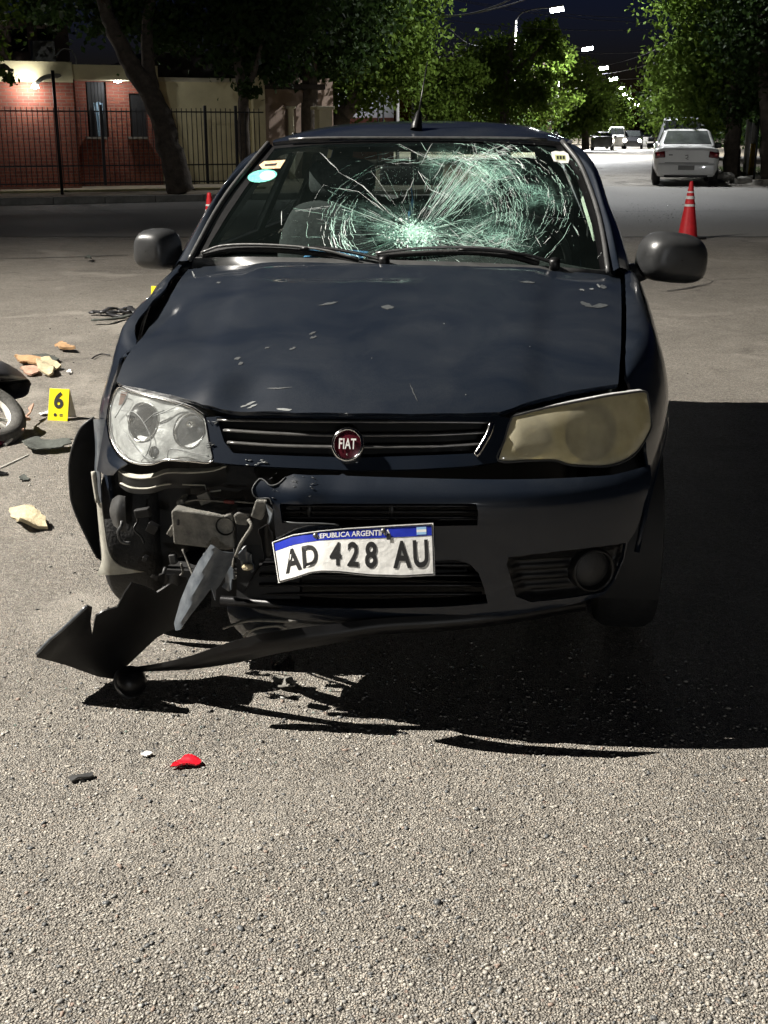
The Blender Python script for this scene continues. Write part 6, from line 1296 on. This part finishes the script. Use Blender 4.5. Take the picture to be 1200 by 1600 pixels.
# ------------------------------------------------------------------ parked and passing cars
def road_car(label, loc, rotz, paint, L=4.44, Wd=.865, roof=1.46, belt=.95, deck=1.02, yrw=(.45, 1.15), yws=(2.5, 3.35), glass='darkglass', tails=True, heads=None, name='parked_car', ground=.2, group='cars along the road'):
    t = thing(name, label, 'car', loc, rotz, group)
    prof = [(-.86, ground + .05), (-.97, .42), (-1, .62), (-.985, .82), (-.93, belt), (-.6, 1.0), (0, 1.02), (.6, 1.0), (.93, belt), (.985, .82), (1, .62), (.97, .42), (.86, ground + .05)]
    rows = []
    for y, w, ztop in ((0.0, .80, deck - .10), (.03, .88, deck - .03), (.12, .95, deck), (.5, .99, deck + .01), (1.2, 1.0, belt + .03), (2.6, 1.0, belt + .02), (3.4, .98, belt - .02), (4.0, .94, belt - .12), (4.32, .88, belt - .24), (4.44, .74, belt - .34)):
        k = y * L / 4.44; rows.append([(a * Wd * w, k, z if z < .83 and z < ztop - .05 else (ztop if abs(a) < .7 else min(z, ztop - .04))) for a, z in prof])
    m = MB(); m.loft(rows, 3, 3); n = len(m.v)
    m.add([rows[0][i] for i in range(len(prof))], [tuple(range(len(prof)))]); m.add([rows[-1][i] for i in range(len(prof))], [tuple(range(len(prof)))])
    body = m.build('body', paint, t, autosm=50)
    hb = Wd * .90; ht = Wd * .68; zb = deck - .06
    cs = [(-hb, yrw[0], zb), (hb, yrw[0], zb), (hb, yws[1], belt - .04), (-hb, yws[1], belt - .04), (-ht, yrw[1], roof), (ht, yrw[1], roof), (ht, yws[0], roof), (-ht, yws[0], roof)]
    m = MB(); m.add(cs, [(0, 3, 2, 1), (4, 5, 6, 7), (0, 1, 5, 4), (1, 2, 6, 5), (2, 3, 7, 6), (3, 0, 4, 7)]); gh = m.build('roof', paint, t, autosm=40); md = gh.modifiers.new('b', 'BEVEL'); md.width = .13; md.segments = 5
    def pane(q, f0, f1, g0, g1, nm, mt):
        a, b, c, d = (np.array(cs[i]) for i in q)       # bottom-left, bottom-right, top-right, top-left
        P = lambda u, v: (a * (1 - u) + b * u) * (1 - v) + (d * (1 - u) + c * u) * v
        nrm = np.cross(b - a, d - a); nrm /= np.linalg.norm(nrm); cen = np.mean([np.array(x) for x in cs], 0)
        if np.dot(nrm, a - cen) < 0: nrm = -nrm
        mm = MB(); mm.add([tuple(P(u, v) + nrm * .012) for u, v in ((f0, g0), (f1, g0), (f1, g1), (f0, g1))], [(0, 1, 2, 3)]); mm.build(nm, mt, gh, smooth=False, thick=.006)
    pane((0, 1, 5, 4), .07, .93, .24, .88, 'rear_window', M[glass]); pane((2, 3, 7, 6), .07, .93, .14, .9, 'windscreen', M['darkglass'])
    for q in ((1, 2, 6, 5), (3, 0, 4, 7)): pane(q, .10, .48, .2, .85, 'side_window', M['darkglass']); pane(q, .51, .90, .2, .85, 'side_window', M['darkglass'])
    for s in (-1, 1):
        for y in (.85 * L / 4.44, 3.55 * L / 4.44):
            wl = bpy.data.objects.new('wheel', None); COL.objects.link(wl); wl.parent = t; wl.location = (s * Wd * .87, y, .31); R = Matrix.Rotation(math.pi / 2, 3, 'Y')
            m = MB(); m.lathe([(.2, -.1), (.27, -.105), (.31, -.07), (.31, .07), (.27, .105), (.2, .1)], (0, 0, 0), R, 28); m.build('tyre', M['rubber'], wl)
            m = MB(); m.lathe([(.2, .08 * s), (.15, .05 * s), (0, .06 * s)], (0, 0, 0), R, 20); m.build('rim', M['steel'], wl)
        m = MB(); m.box((s * Wd * 1.09, yws[1] - .42, belt + .06), (.2, .09, .14), bev=.035); m.build('wing_mirror', M['plastic'], t)
        if tails:
            m = MB(); m.box((s * Wd * .80, .045, .80), (Wd * .32, .10, .17), Matrix.Rotation(s * .12, 3, 'Y') @ Matrix.Rotation(s * .25, 3, 'Z'), bev=.04); tl = m.build('tail_lamp', M['tail'], t)
            m = MB(); m.box((s * Wd * .86, -.002, .80), (.07, .02, .05), bev=.008); m.build('reflector', mat('tail_glint', (.5, .03, .03), .2), tl)
        if heads:
            m = MB(); m.lathe([(.0, -.03), (.13, -.02), (.16, .03)], (s * Wd * .68, L - .02, .66), align((0, -1, 0)), 16); m.build('headlamp', M[heads], t)
    if tails:
        m = MB(); m.box((0, .0, .43), (Wd * 1.72, .10, .30), bev=.06); m.build('rear_bumper', paint, t)
        m = MB(); m.box((0, -.052, .475), (.42, .012, .115), bev=.004); m.build('number_plate', M['plate_dim'], t)
        m = MB(); m.box((0, -.01, .60), (Wd * 1.30, .006, .012)); m.build('lid_seam', M['plastic'], t, smooth=False)
        m = MB(); m.box((0, .0, .26), (Wd * 1.3, .08, .07), bev=.02); m.build('diffuser', M['plastic'], t)
        m = MB(); m.tube([(-.04, -.012, .78), (.02, -.014, .80), (.03, -.014, .74), (-.03, -.014, .71), (.04, -.012, .69)], .009, 5); m.build('badge', M['trim'], t)
        m = MB(); m.box((-.42, -.008, .80), (.10, .006, .025)); m.build('lettering', M['trim'], t, smooth=False)
        m = MB(); m.tube([(.02, 1.5, roof), (.03, 1.42, roof + .09)], [.012, .004], 6); m.build('antenna', M['plastic'], t)
    return t
AR = -math.atan(SL)
wp = Vector(G(1070, 291)); road_car('white parked sedan seen from behind at the right kerb', (wp.x, wp.y, 0), AR, M['white_paint'], glass='rearglass')
pp_ = Vector(W(1066, 250, 40)); road_car('pale pickup parked ahead of the white sedan', (pp_.x, pp_.y, 0), AR, M['silver_paint'], L=5.1, Wd=.9, roof=1.84, belt=1.08, deck=1.1, yrw=(1.6, 1.75), yws=(2.9, 3.6), tails=False)
for (px, D, lb, pt, rf, kw) in ((962, 104, 'white van parked on the left far along the road', 'white_paint', 1.75, {}), (940, 96, 'dark low car parked on the left before the white van', 'dark_paint', 1.35, {})):
    q = W(px, 225, D); road_car(lb, (q[0], q[1], 0), AR, M[pt], roof=rf, tails=False, **kw)
q = W(989, 215, 108); oc = road_car('oncoming car with dazzling headlamps far down the road', (q[0], q[1], 0), AR + math.pi, M['dark_paint'], tails=False, heads='head_on', name='moving_car')
for s in (-.6, .6):
    ld = bpy.data.lights.new('headlamp_light', 'SPOT'); ld.energy = 900; ld.spot_size = rad(70); ld.color = (1, .93, .82); ld.shadow_soft_size = .1
    lo = bpy.data.objects.new('headlamp_light', ld); COL.objects.link(lo); lo.parent = oc; lo.location = (s, 4.75, .68); lo.rotation_euler = (rad(86), 0, 0)

# ------------------------------------------------------------------ traffic cones
def cone(label, loc, h, lean=0.0):
    t = thing('traffic_cone', label, 'traffic cone', loc, .4, 'traffic cones'); k = h / .75
    def seg(z0, z1, nm, mt, par, grow=0.0):
        r = lambda z: (.135 - (.135 - .026) * (z / .72)) * k + grow
        m = MB(); m.lathe([(r(z0 + (z1 - z0) * i / 4) * (1 + .012 * math.sin(i * 2)), (z0 + (z1 - z0) * i / 4) * k) for i in range(5)], (0, 0, 0), None, 24); return m.build(nm, M[mt], par)
    b = seg(.03, .72, 'cone_body', 'cone_red', t); m = MB(); m.lathe([(.026 * k, .72 * k), (.022 * k, .745 * k), (0, .75 * k)], n=24); m.build('tip', M['cone_red'], t)
    seg(.425, .455, 'reflective_band', 'cone_white', b, .003); seg(.52, .56, 'reflective_band', 'cone_white', b, .003); seg(.46, .515, 'worn_band', 'cone_red', b, .0015); seg(.60, .62, 'reflective_band', 'cone_white', b, .0025)
    m = MB(); m.box((0, 0, .016), (.36 * k, .36 * k, .032), bev=.012); m.build('base', M['rubber'], t)
    return t
p = G(1074, 373); cone('red traffic cone with worn white bands standing beyond the right mirror', p, .76)
p = W(328, 330, 14.2); c2 = cone('red and white cone half hidden behind the left windscreen pillar', (p[0], 14.2, 0), .74)
m = MB(); m.lathe([(.098, .33), (.072, .50)], n=24); m.build('reflective_band', M['cone_white'], c2)

# ------------------------------------------------------------------ numbered markers
def marker(label, px, py, digit, yaw, h=.155, w=.108):
    p = G(px, py); t = thing('evidence_marker', label, 'marker', p, yaw, 'numbered evidence markers'); d = .05
    n = Vector((0, -h, d)).normalized(); up = Vector((0, d, h)).normalized(); ex = Vector((1, 0, 0))
    m = MB(); q = [(-w / 2, -d, 0), (w / 2, -d, 0), (w / 2, 0, h), (-w / 2, 0, h)]; m.add(q, [(0, 1, 2, 3)]); fp = m.build('front_plate', M['yellow'], t, smooth=False, thick=.003)
    m = MB(); q = [(-w / 2, d + .002, 0), (w / 2, d + .002, 0), (w / 2, .002, h), (-w / 2, .002, h)]; m.add(q, [(0, 1, 2, 3)]); m.build('back_plate', M['yellow_dull'], t, smooth=False, thick=.003)
    mid = Vector((0, -d / 2, h / 2))
    vs, fs = text_mesh(digit, .11, .0035, .0, 1, .95); m = MB(); m.add([tuple(mid + ex * v[0] + up * (v[1] * 1.0 + .018) + n * .0035) for v in vs], fs); m.build('digit', M['ink'], fp, smooth=False)
    m = MB(); c = mid - up * .052 - ex * .014 + n * .0035; m.add([tuple(c + ex * (.0085 * math.cos(a)) + up * (.0085 * math.sin(a))) for a in np.linspace(0, 6.28, 15)[:-1]] , [tuple(range(14))]); m.build('seal_mark', M['ink'], fp, smooth=False)
    for i in range(2): m = MB(); c = mid - up * (.048 + .008 * i) + ex * .018 + n * .0035; m.add([tuple(c + ex * a + up * b) for a, b in ((-.010, -.0018), (.010, -.0018), (.010, .0018), (-.010, .0018))], [(0, 1, 2, 3)]); m.build('print_line', M['trim'], fp, smooth=False)
marker('yellow evidence marker 6 standing left of the clear headlight', 97, 654, '6', rad(-12))
marker('yellow evidence marker 3 peeking out beside the hood edge', 249, 478, '3', rad(-8), .165, .12)

# ------------------------------------------------------------------ debris lying on the road
def scrap(name, label, cat, pts, matl, lift=.01, amp=.008, thick=.006, h=None, fold=None, seed=0):
    P = [G(*p) for p in pts]; cx = sum(p[0] for p in P) / len(P); cy = sum(p[1] for p in P) / len(P); ol = [(p[0] - cx, p[1] - cy) for p in P]
    ext = max(max(abs(p[0]) for p in ol), max(abs(p[1]) for p in ol)); h = h or max(.006, ext / 7); r = random.Random(seed); ph = [r.uniform(0, 6.28) for _ in range(4)]
    f = lambda x, y: (x, y, lift + amp * (math.sin(x / ext * 4 + ph[0]) + math.sin(y / ext * 5 + ph[1] + x / ext * 3) + 1.2))
    ol = [(q[0] + r.gauss(0, ext * .035), q[1] + r.gauss(0, ext * .035)) for q in densify(ol, ext / 6)]
    m = MB(); m.panel(ol, f, h); o = m.build(name, M[matl], None, thick=thick, off=0); o.location = (cx, cy, thick / 2); return tag(o, label, cat)
scrap('fragment', 'small glossy red plastic fragment in the foreground', 'fragment', [(267, 1203), (276, 1193), (290, 1187), (310, 1190), (315, 1195), (311, 1199), (285, 1201)], 'red_plastic', .004, .003, .004, seed=1)
scrap('fragment', 'tiny white plastic chip left of the red fragment', 'fragment', [(220, 1181), (229, 1177), (240, 1180), (230, 1185)], 'white', .003, .001, .003, seed=2)
scrap('fragment', 'thin dark grey sliver lying left of the white chip', 'fragment', [(107, 1219), (146, 1212), (147, 1217), (112, 1224)], 'trim', .004, .001, .005, seed=3)
scrap('foam_scrap', 'tan torn foam scrap lying below the yellow marker', 'scrap', [(15, 809), (28, 802), (44, 807), (58, 816), (74, 822), (72, 829), (34, 832), (24, 822)], 'cream_foam', .012, .012, .012, seed=4)
scrap('fragment', 'tiny grey fragment above the tan scrap', 'fragment', [(30, 748), (38, 745), (46, 750), (42, 753), (32, 753)], 'grey_felt', .003, .003, .004, seed=5)
scrap('felt_strip', 'grey ragged strip running to the torn fender', 'scrap', [(34, 698), (60, 695), (92, 698), (112, 696), (111, 706), (80, 709), (60, 711), (40, 709)], 'grey_felt', .012, .010, .006, seed=6)
scrap('vinyl_flap', 'dark grey pointed flap lying behind the foam pieces', 'scrap', [(44, 566), (58, 557), (72, 558), (94, 565), (86, 570), (70, 572), (56, 572)], 'grey_felt', .010, .008, .005, seed=7)
scrap('wood_strip', 'brown flat strip lying across the pink foam', 'scrap', [(24, 564), (36, 567), (66, 570), (66, 578), (34, 578)], 'tan', .03, .004, .012, seed=8)
scrap('foam_scrap', 'pinkish flat foam piece beside the black seat', 'scrap', [(34, 578), (64, 579), (60, 588), (48, 590), (38, 588)], 'pink_foam', .008, .006, .012, seed=9)
scrap('foam_scrap', 'crumbled cream foam lump at the end of the pink piece', 'scrap', [(58, 584), (66, 575), (80, 574), (92, 578), (84, 584), (86, 590), (76, 591), (64, 588)], 'cream_foam', .018, .020, .014, h=.02, seed=10)
scrap('foam_scrap', 'light tan stick-like scrap lying alone on the asphalt', 'scrap', [(87, 546), (95, 544), (117, 548), (116, 552), (92, 551)], 'tan', .016, .006, .018, seed=11)
scrap('fragment', 'small pale chips on the asphalt left of the fender', 'fragment', [(104, 584), (110, 582), (112, 585), (106, 586)], 'white', .006, .004, .006, seed=12)
scrap('fragment', 'dark tiny scrap alone on the far asphalt', 'fragment', [(132, 409), (138, 406), (145, 409), (140, 411)], 'grey_felt', .02, .012, .008, seed=13)
scrap('fragment', 'pale sliver lying left of the yellow marker', 'fragment', [(62, 648), (82, 645), (83, 650), (64, 651)], 'white', .006, .002, .004, seed=14)
scrap('fragment', 'pale orange and white lamp chip in the bumper shadow', 'fragment', [(425, 1068), (436, 1063), (452, 1066), (462, 1076), (455, 1083), (440, 1080)], 'dusty', .006, .005, .005, seed=15)
scrap('foam_scrap', 'slender pinkish torn strip beside the fallen wheel', 'scrap', [(26, 689), (36, 680), (38, 670), (48, 657), (54, 653), (50, 662), (44, 672), (42, 680), (34, 688)], 'pink_foam', .03, .012, .01, seed=16)
scrap('fragment', 'black scrap by the left picture edge below the wheel', 'fragment', [(-6, 741), (12, 740), (10, 744), (-6, 745)], 'plastic', .004, .002, .004, seed=17)
def cord(name, label, cat, pts, r, matl, z=.012):
    P = [Vector(G(*p[:2], p[2] if len(p) > 2 else z)) for p in pts]; o0 = Vector((P[0].x, P[0].y, 0)); m = MB(); m.tube(catmull([tuple(p - o0) for p in P], 5), r, 6, flat=.7); o = m.build(name, M[matl]); o.location = o0; return tag(o, label, cat)
t = thing('torn_straps', 'tangled torn black straps lying beyond the hood corner', 'straps', G(180, 492))
o0 = Vector(G(180, 492))
for pts, r in (([(142, 489), (150, 487), (170, 488), (195, 486), (225, 484)], .022), ([(143, 500), (165, 499), (185, 497), (205, 492), (228, 487)], .016), ([(160, 488), (172, 482), (186, 483), (192, 488), (205, 488)], .02), ([(188, 487), (196, 481), (204, 482), (212, 488), (226, 482)], .018), ([(168, 490), (190, 494), (210, 490)], .02)):
    m = MB(); P = [Vector(G(*p, .02 + .02 * random.random())) - o0 for p in pts]; m.tube(catmull([tuple(p) for p in P], 4), [r * 1.5 * random.uniform(.6, 1.3) for _ in range(4 * (len(P) - 1) + 1)], 6, flat=.35); m.build('strap', M['grey_felt' if r == .016 else 'leather'], t)
cord('bent_wire', 'thin dark bent wire near the left fender', 'wire', [(144, 560), (150, 556), (160, 553), (172, 555)], .006, 'iron')
cord('chalk_mark', 'faint chalk line on the asphalt below the grey strip', 'chalk mark', [(0, 731, .004), (20, 722, .004), (44, 711, .004)], .004, 'chalk', .004)
cord('chalk_mark', 'faint chalk line behind the yellow marker', 'chalk mark', [(60, 646, .004), (75, 640, .004), (90, 633, .004)], .003, 'chalk', .004)
# fallen round lamp cup in the foreground
p = G(206, 1084); t = thing('lamp_cup', 'shiny black round plastic cup lying in the bumper shadow', 'car part', p); R = align((.55, -.45, .55))
m = MB(); m.lathe([(.0, .036), (.022, .032), (.038, .016), (.042, -.006), (.038, -.012), (.034, -.004)], (0, 0, .035), R, 28); m.build('shell', M['plastic'], t)
m = MB(); m.lathe([(.042, -.004), (.046, -.008), (.042, -.013)], (0, 0, .035), R, 28); m.build('rim', M['satin'], t)

# ------------------------------------------------------------------ fallen motorcycle at the left edge, its seat lying apart
p = G(-30, 690); mc = thing('motorcycle', 'fallen maroon motorcycle with pale rimmed wheel at the left edge', 'motorcycle', (p[0], p[1], 0))
def mwheel(c, axis, r=.27):
    wl = bpy.data.objects.new('wheel', None); COL.objects.link(wl); wl.parent = mc; wl.location = c; R = align(axis)
    m = MB(); m.lathe([(r + .042 * math.cos(a), .045 * math.sin(a)) for a in np.linspace(-2.6, 2.6, 14)], (0, 0, 0), R, 44); m.build('tyre', M['tyre_dusty'], wl)
    m = MB(); m.lathe([(r - .03, -.03), (r - .045, -.012), (r - .045, .012), (r - .03, .03)], (0, 0, 0), R, 44); m.build('rim', M['rim_white'], wl)
    m = MB(); m.lathe([(.0, .05), (.04, .045), (.05, 0), (.04, -.045), (0, -.05)], (0, 0, 0), R, 20); m.build('hub', M['steel'], wl)
    for k in range(6):
        a = k * math.pi / 3 + .3; m = MB(); m.tube([tuple(R @ Vector((.04 * math.cos(a), .04 * math.sin(a), 0))), tuple(R @ Vector(((r - .04) * math.cos(a), (r - .04) * math.sin(a), 0)))], .014, 6, flat=.6); m.build('spoke', M['rim_white'], wl)
mwheel(Vector(G(-28, 648, .12)) - Vector((p[0], p[1], 0)), (.45, -.35, .82), .165); mwheel((-1.28, .30, .16), (.35, -.4, .82), .2)
m = MB(); m.tube(catmull([(-.16, .15, .2), (-.35, .2, .32), (-.6, .2, .4), (-.9, .25, .36), (-1.28, .3, .2)], 5), .028, 8); m.tube([(-.6, .2, .4), (-.7, .1, .16), (-1.0, .2, .16)], .024, 8); m.build('frame', M['iron'], mc)
m = MB(); m.loft([[(-.42, .1, .28), (-.44, .2, .42), (-.46, .34, .3)], [(-.62, .05, .30), (-.62, .2, .5), (-.62, .38, .34)], [(-.85, .1, .3), (-.85, .22, .44), (-.85, .36, .3)]], 6, 6); m.build('tank', M['maroon'], mc, thick=.02)
m = MB(); m.box((-.72, .16, .17), (.3, .22, .2), bev=.05); m.build('engine', M['steel'], mc)
q = Vector(G(0, 694)) - Vector((p[0], p[1], 0)); m = MB(); m.loft([[q + Vector((-.32, -.05, .05)), q + Vector((-.2, -.03, .12)), q + Vector((-.05, .02, .10)), q + Vector((.045, .03, .03))], [q + Vector((-.32, -.12, .03)), q + Vector((-.2, -.12, .07)), q + Vector((-.04, -.07, .065)), q + Vector((.03, -.03, .01))], [q + Vector((-.3, -.16, .005)), q + Vector((-.2, -.17, .01)), q + Vector((-.05, -.12, .01)), q + Vector((.02, -.06, .004))]], 5, 5); fr = m.build('fairing', M['maroon'], mc, thick=.006)
m = MB(); m.tube(catmull([q + Vector((-.1, .04, .12)), q + Vector((.0, .05, .08)), q + Vector((.05, .03, .03)), q + Vector((.035, -.04, .006))], 5), .009, 6); m.build('fairing_edge', M['rim_white'], fr)
m = MB(); m.tube(catmull([(-.3, .18, .34), (-.33, .0, .45), (-.4, -.15, .42)], 4), .013, 8); m.build('handlebar', M['chrome'], mc)
s = Vector(G(10, 600)); st = thing('fallen_bike_saddle', 'torn-off black vinyl seat lying at the left edge', 'seat', (s.x, s.y, 0))
m = MB(); pr = lambda px, py, z: tuple(Vector(G(px, py, z)) - Vector((s.x, s.y, 0)))
m.loft([[pr(-60, 604, .0), pr(-20, 602, .0), pr(20, 600, .0), pr(43, 595, .0)], [pr(-60, 600, .09), pr(-20, 597, .09), pr(18, 594, .075), pr(42, 592, .02)], [pr(-60, 585, .15), pr(-20, 582, .15), pr(12, 582, .12), pr(36, 585, .03)], [pr(-60, 566, .13), pr(-20, 563, .14), pr(4, 566, .12), pr(24, 576, .03)], [pr(-60, 560, .0), pr(-20, 560, .0), pr(2, 566, .0), pr(22, 578, .0)]], 5, 5); sc_ = m.build('cover', M['leather'], st, thick=.004)
m = MB(); m.tube(catmull([pr(-60, 600, .095), pr(-20, 597, .095), pr(18, 594, .08), pr(42, 592, .025)], 5), .004, 5); m.build('seam', M['plastic'], sc_)

# ------------------------------------------------------------------ loose stones of the worn surface, glass crumbs
ico = None
bm = bmesh.new(); bmesh.ops.create_icosphere(bm, subdivisions=1, radius=1); bm.verts.index_update(); IV = np.array([v.co[:] for v in bm.verts]); IF = np.array([[v.index for v in f.verts] for f in bm.faces]); bm.free()
def pebbles(name, pos, sz, flat, mats, label, cat):
    n = len(pos); nv = len(IV); a = RNG.uniform(0, 6.28, n); ca, sa = np.cos(a), np.sin(a)
    S = np.stack([sz * RNG.uniform(.8, 1.5, n), sz * RNG.uniform(.6, 1.0, n), sz * RNG.uniform(*flat, n)], 1)
    V = IV[None] * S[:, None, :] * RNG.uniform(.82, 1.18, (n, nv, 1)); X = V[..., 0] * ca[:, None] - V[..., 1] * sa[:, None]; Y = V[..., 0] * sa[:, None] + V[..., 1] * ca[:, None]
    V = np.stack([X, Y, V[..., 2]], 2) + pos[:, None, :]
    Fc = (IF[None] + (np.arange(n) * nv)[:, None, None]).reshape(-1, 3)
    me = bpy.data.meshes.new(name); me.vertices.add(n * nv); me.vertices.foreach_set('co', V.ravel()); me.loops.add(Fc.size); me.loops.foreach_set('vertex_index', Fc.ravel()); me.polygons.add(len(Fc)); me.polygons.foreach_set('loop_start', np.arange(0, Fc.size, 3)); me.polygons.foreach_set('loop_total', np.full(len(Fc), 3))
    me.polygons.foreach_set('use_smooth', np.ones(len(Fc), bool)); me.update()
    for m_ in mats: me.materials.append(m_)
    me.polygons.foreach_set('material_index', np.repeat(RNG.integers(0, len(mats), n), len(IF)).astype(np.int32)); me.update()
    o = bpy.data.objects.new(name, me); COL.objects.link(o); return tag(o, label, cat, kind='stuff')
def ground_points(n, y0, y1):
    out = []
    py = y0 + (y1 - y0) * RNG.random(n) ** .8; px = RNG.uniform(-60, 1260, n)
    return np.array([G(a, b) for a, b in zip(px, py)])
SM = [mat('stone_beige', (.40, .37, .32), .7, noise=.3, nscale=90), mat('stone_grey', (.27, .265, .25), .65, noise=.3, nscale=90), mat('stone_pale', (.44, .42, .37), .7, noise=.2, nscale=90), mat('stone_slate', (.10, .105, .108), .5, noise=.3, nscale=90), mat('stone_rust', (.27, .205, .165), .7, noise=.3, nscale=90), mat('stone_grey2', (.33, .31, .28), .7, noise=.3, nscale=90)]
P = ground_points(7000, 1000, 1640); P[:, 2] = RNG.uniform(-.0012, .0012, len(P)); sz = np.abs(RNG.normal(.0024, .0009, len(P))) + .001
pebbles('aggregate', P, sz, (.45, .8), [SM[0], SM[1], SM[2], SM[0], SM[5], SM[1], SM[3]], 'fine rounded aggregate grains standing out of the worn road surface', 'gravel')
P = ground_points(620, 1040, 1640); P[:, 2] = .0005; sz = np.abs(RNG.normal(.0036, .0013, len(P))) + .0016
pebbles('aggregate', P, sz, (.35, .6), [SM[3], SM[1], SM[4], SM[5], SM[3], SM[0], SM[2]], 'larger scattered stones in the road surface', 'gravel')
BK = [mat('crumb_black', (.012, .012, .012), .4), mat('crumb_grey', (.12, .12, .115), .5), mat('crumb_pale', (.5, .5, .47), .5), mat('crumb_black2', (.02, .02, .022), .4)]
pk = []
for cx, cy, sx, sy, n in ((250, 1060, 130, 50, 150), (180, 880, 90, 80, 90), (90, 700, 70, 60, 70), (120, 560, 70, 40, 50), (420, 1120, 150, 40, 60)):
    for _ in range(n): pk.append(G(random.gauss(cx, sx), max(420, random.gauss(cy, sy)), .002))
pebbles('plastic_crumbs', np.array(pk), np.abs(RNG.normal(.0022, .0016, len(pk))) + .001, (.25, .6), BK, 'tiny crumbs of broken plastic strewn round the struck corner', 'debris')
CG = [glass_mat('glass_crumb', (.8, .95, .9), 1.5, .02, .35, (.8, .9, .86)), M['chrome']]
pts = []
for cx, cy, sx, sy, n in ((1020, 330, 45, 10, 200), (1080, 830, 70, 90, 160), (620, 1050, 160, 40, 140), (300, 1120, 180, 60, 120), (200, 560, 70, 70, 90)):
    for _ in range(n): pts.append(G(random.gauss(cx, sx), max(300, random.gauss(cy, sy)), .002))
pts = np.array(pts); d = np.linalg.norm(pts[:, :2], axis=1); pebbles('glass_crumbs', pts, RNG.uniform(.0012, .0030, len(pts)) * np.clip(d / 5, 1, 4), (.5, 1), CG, 'tiny crumbs of broken glass strewn over the road', 'glass')
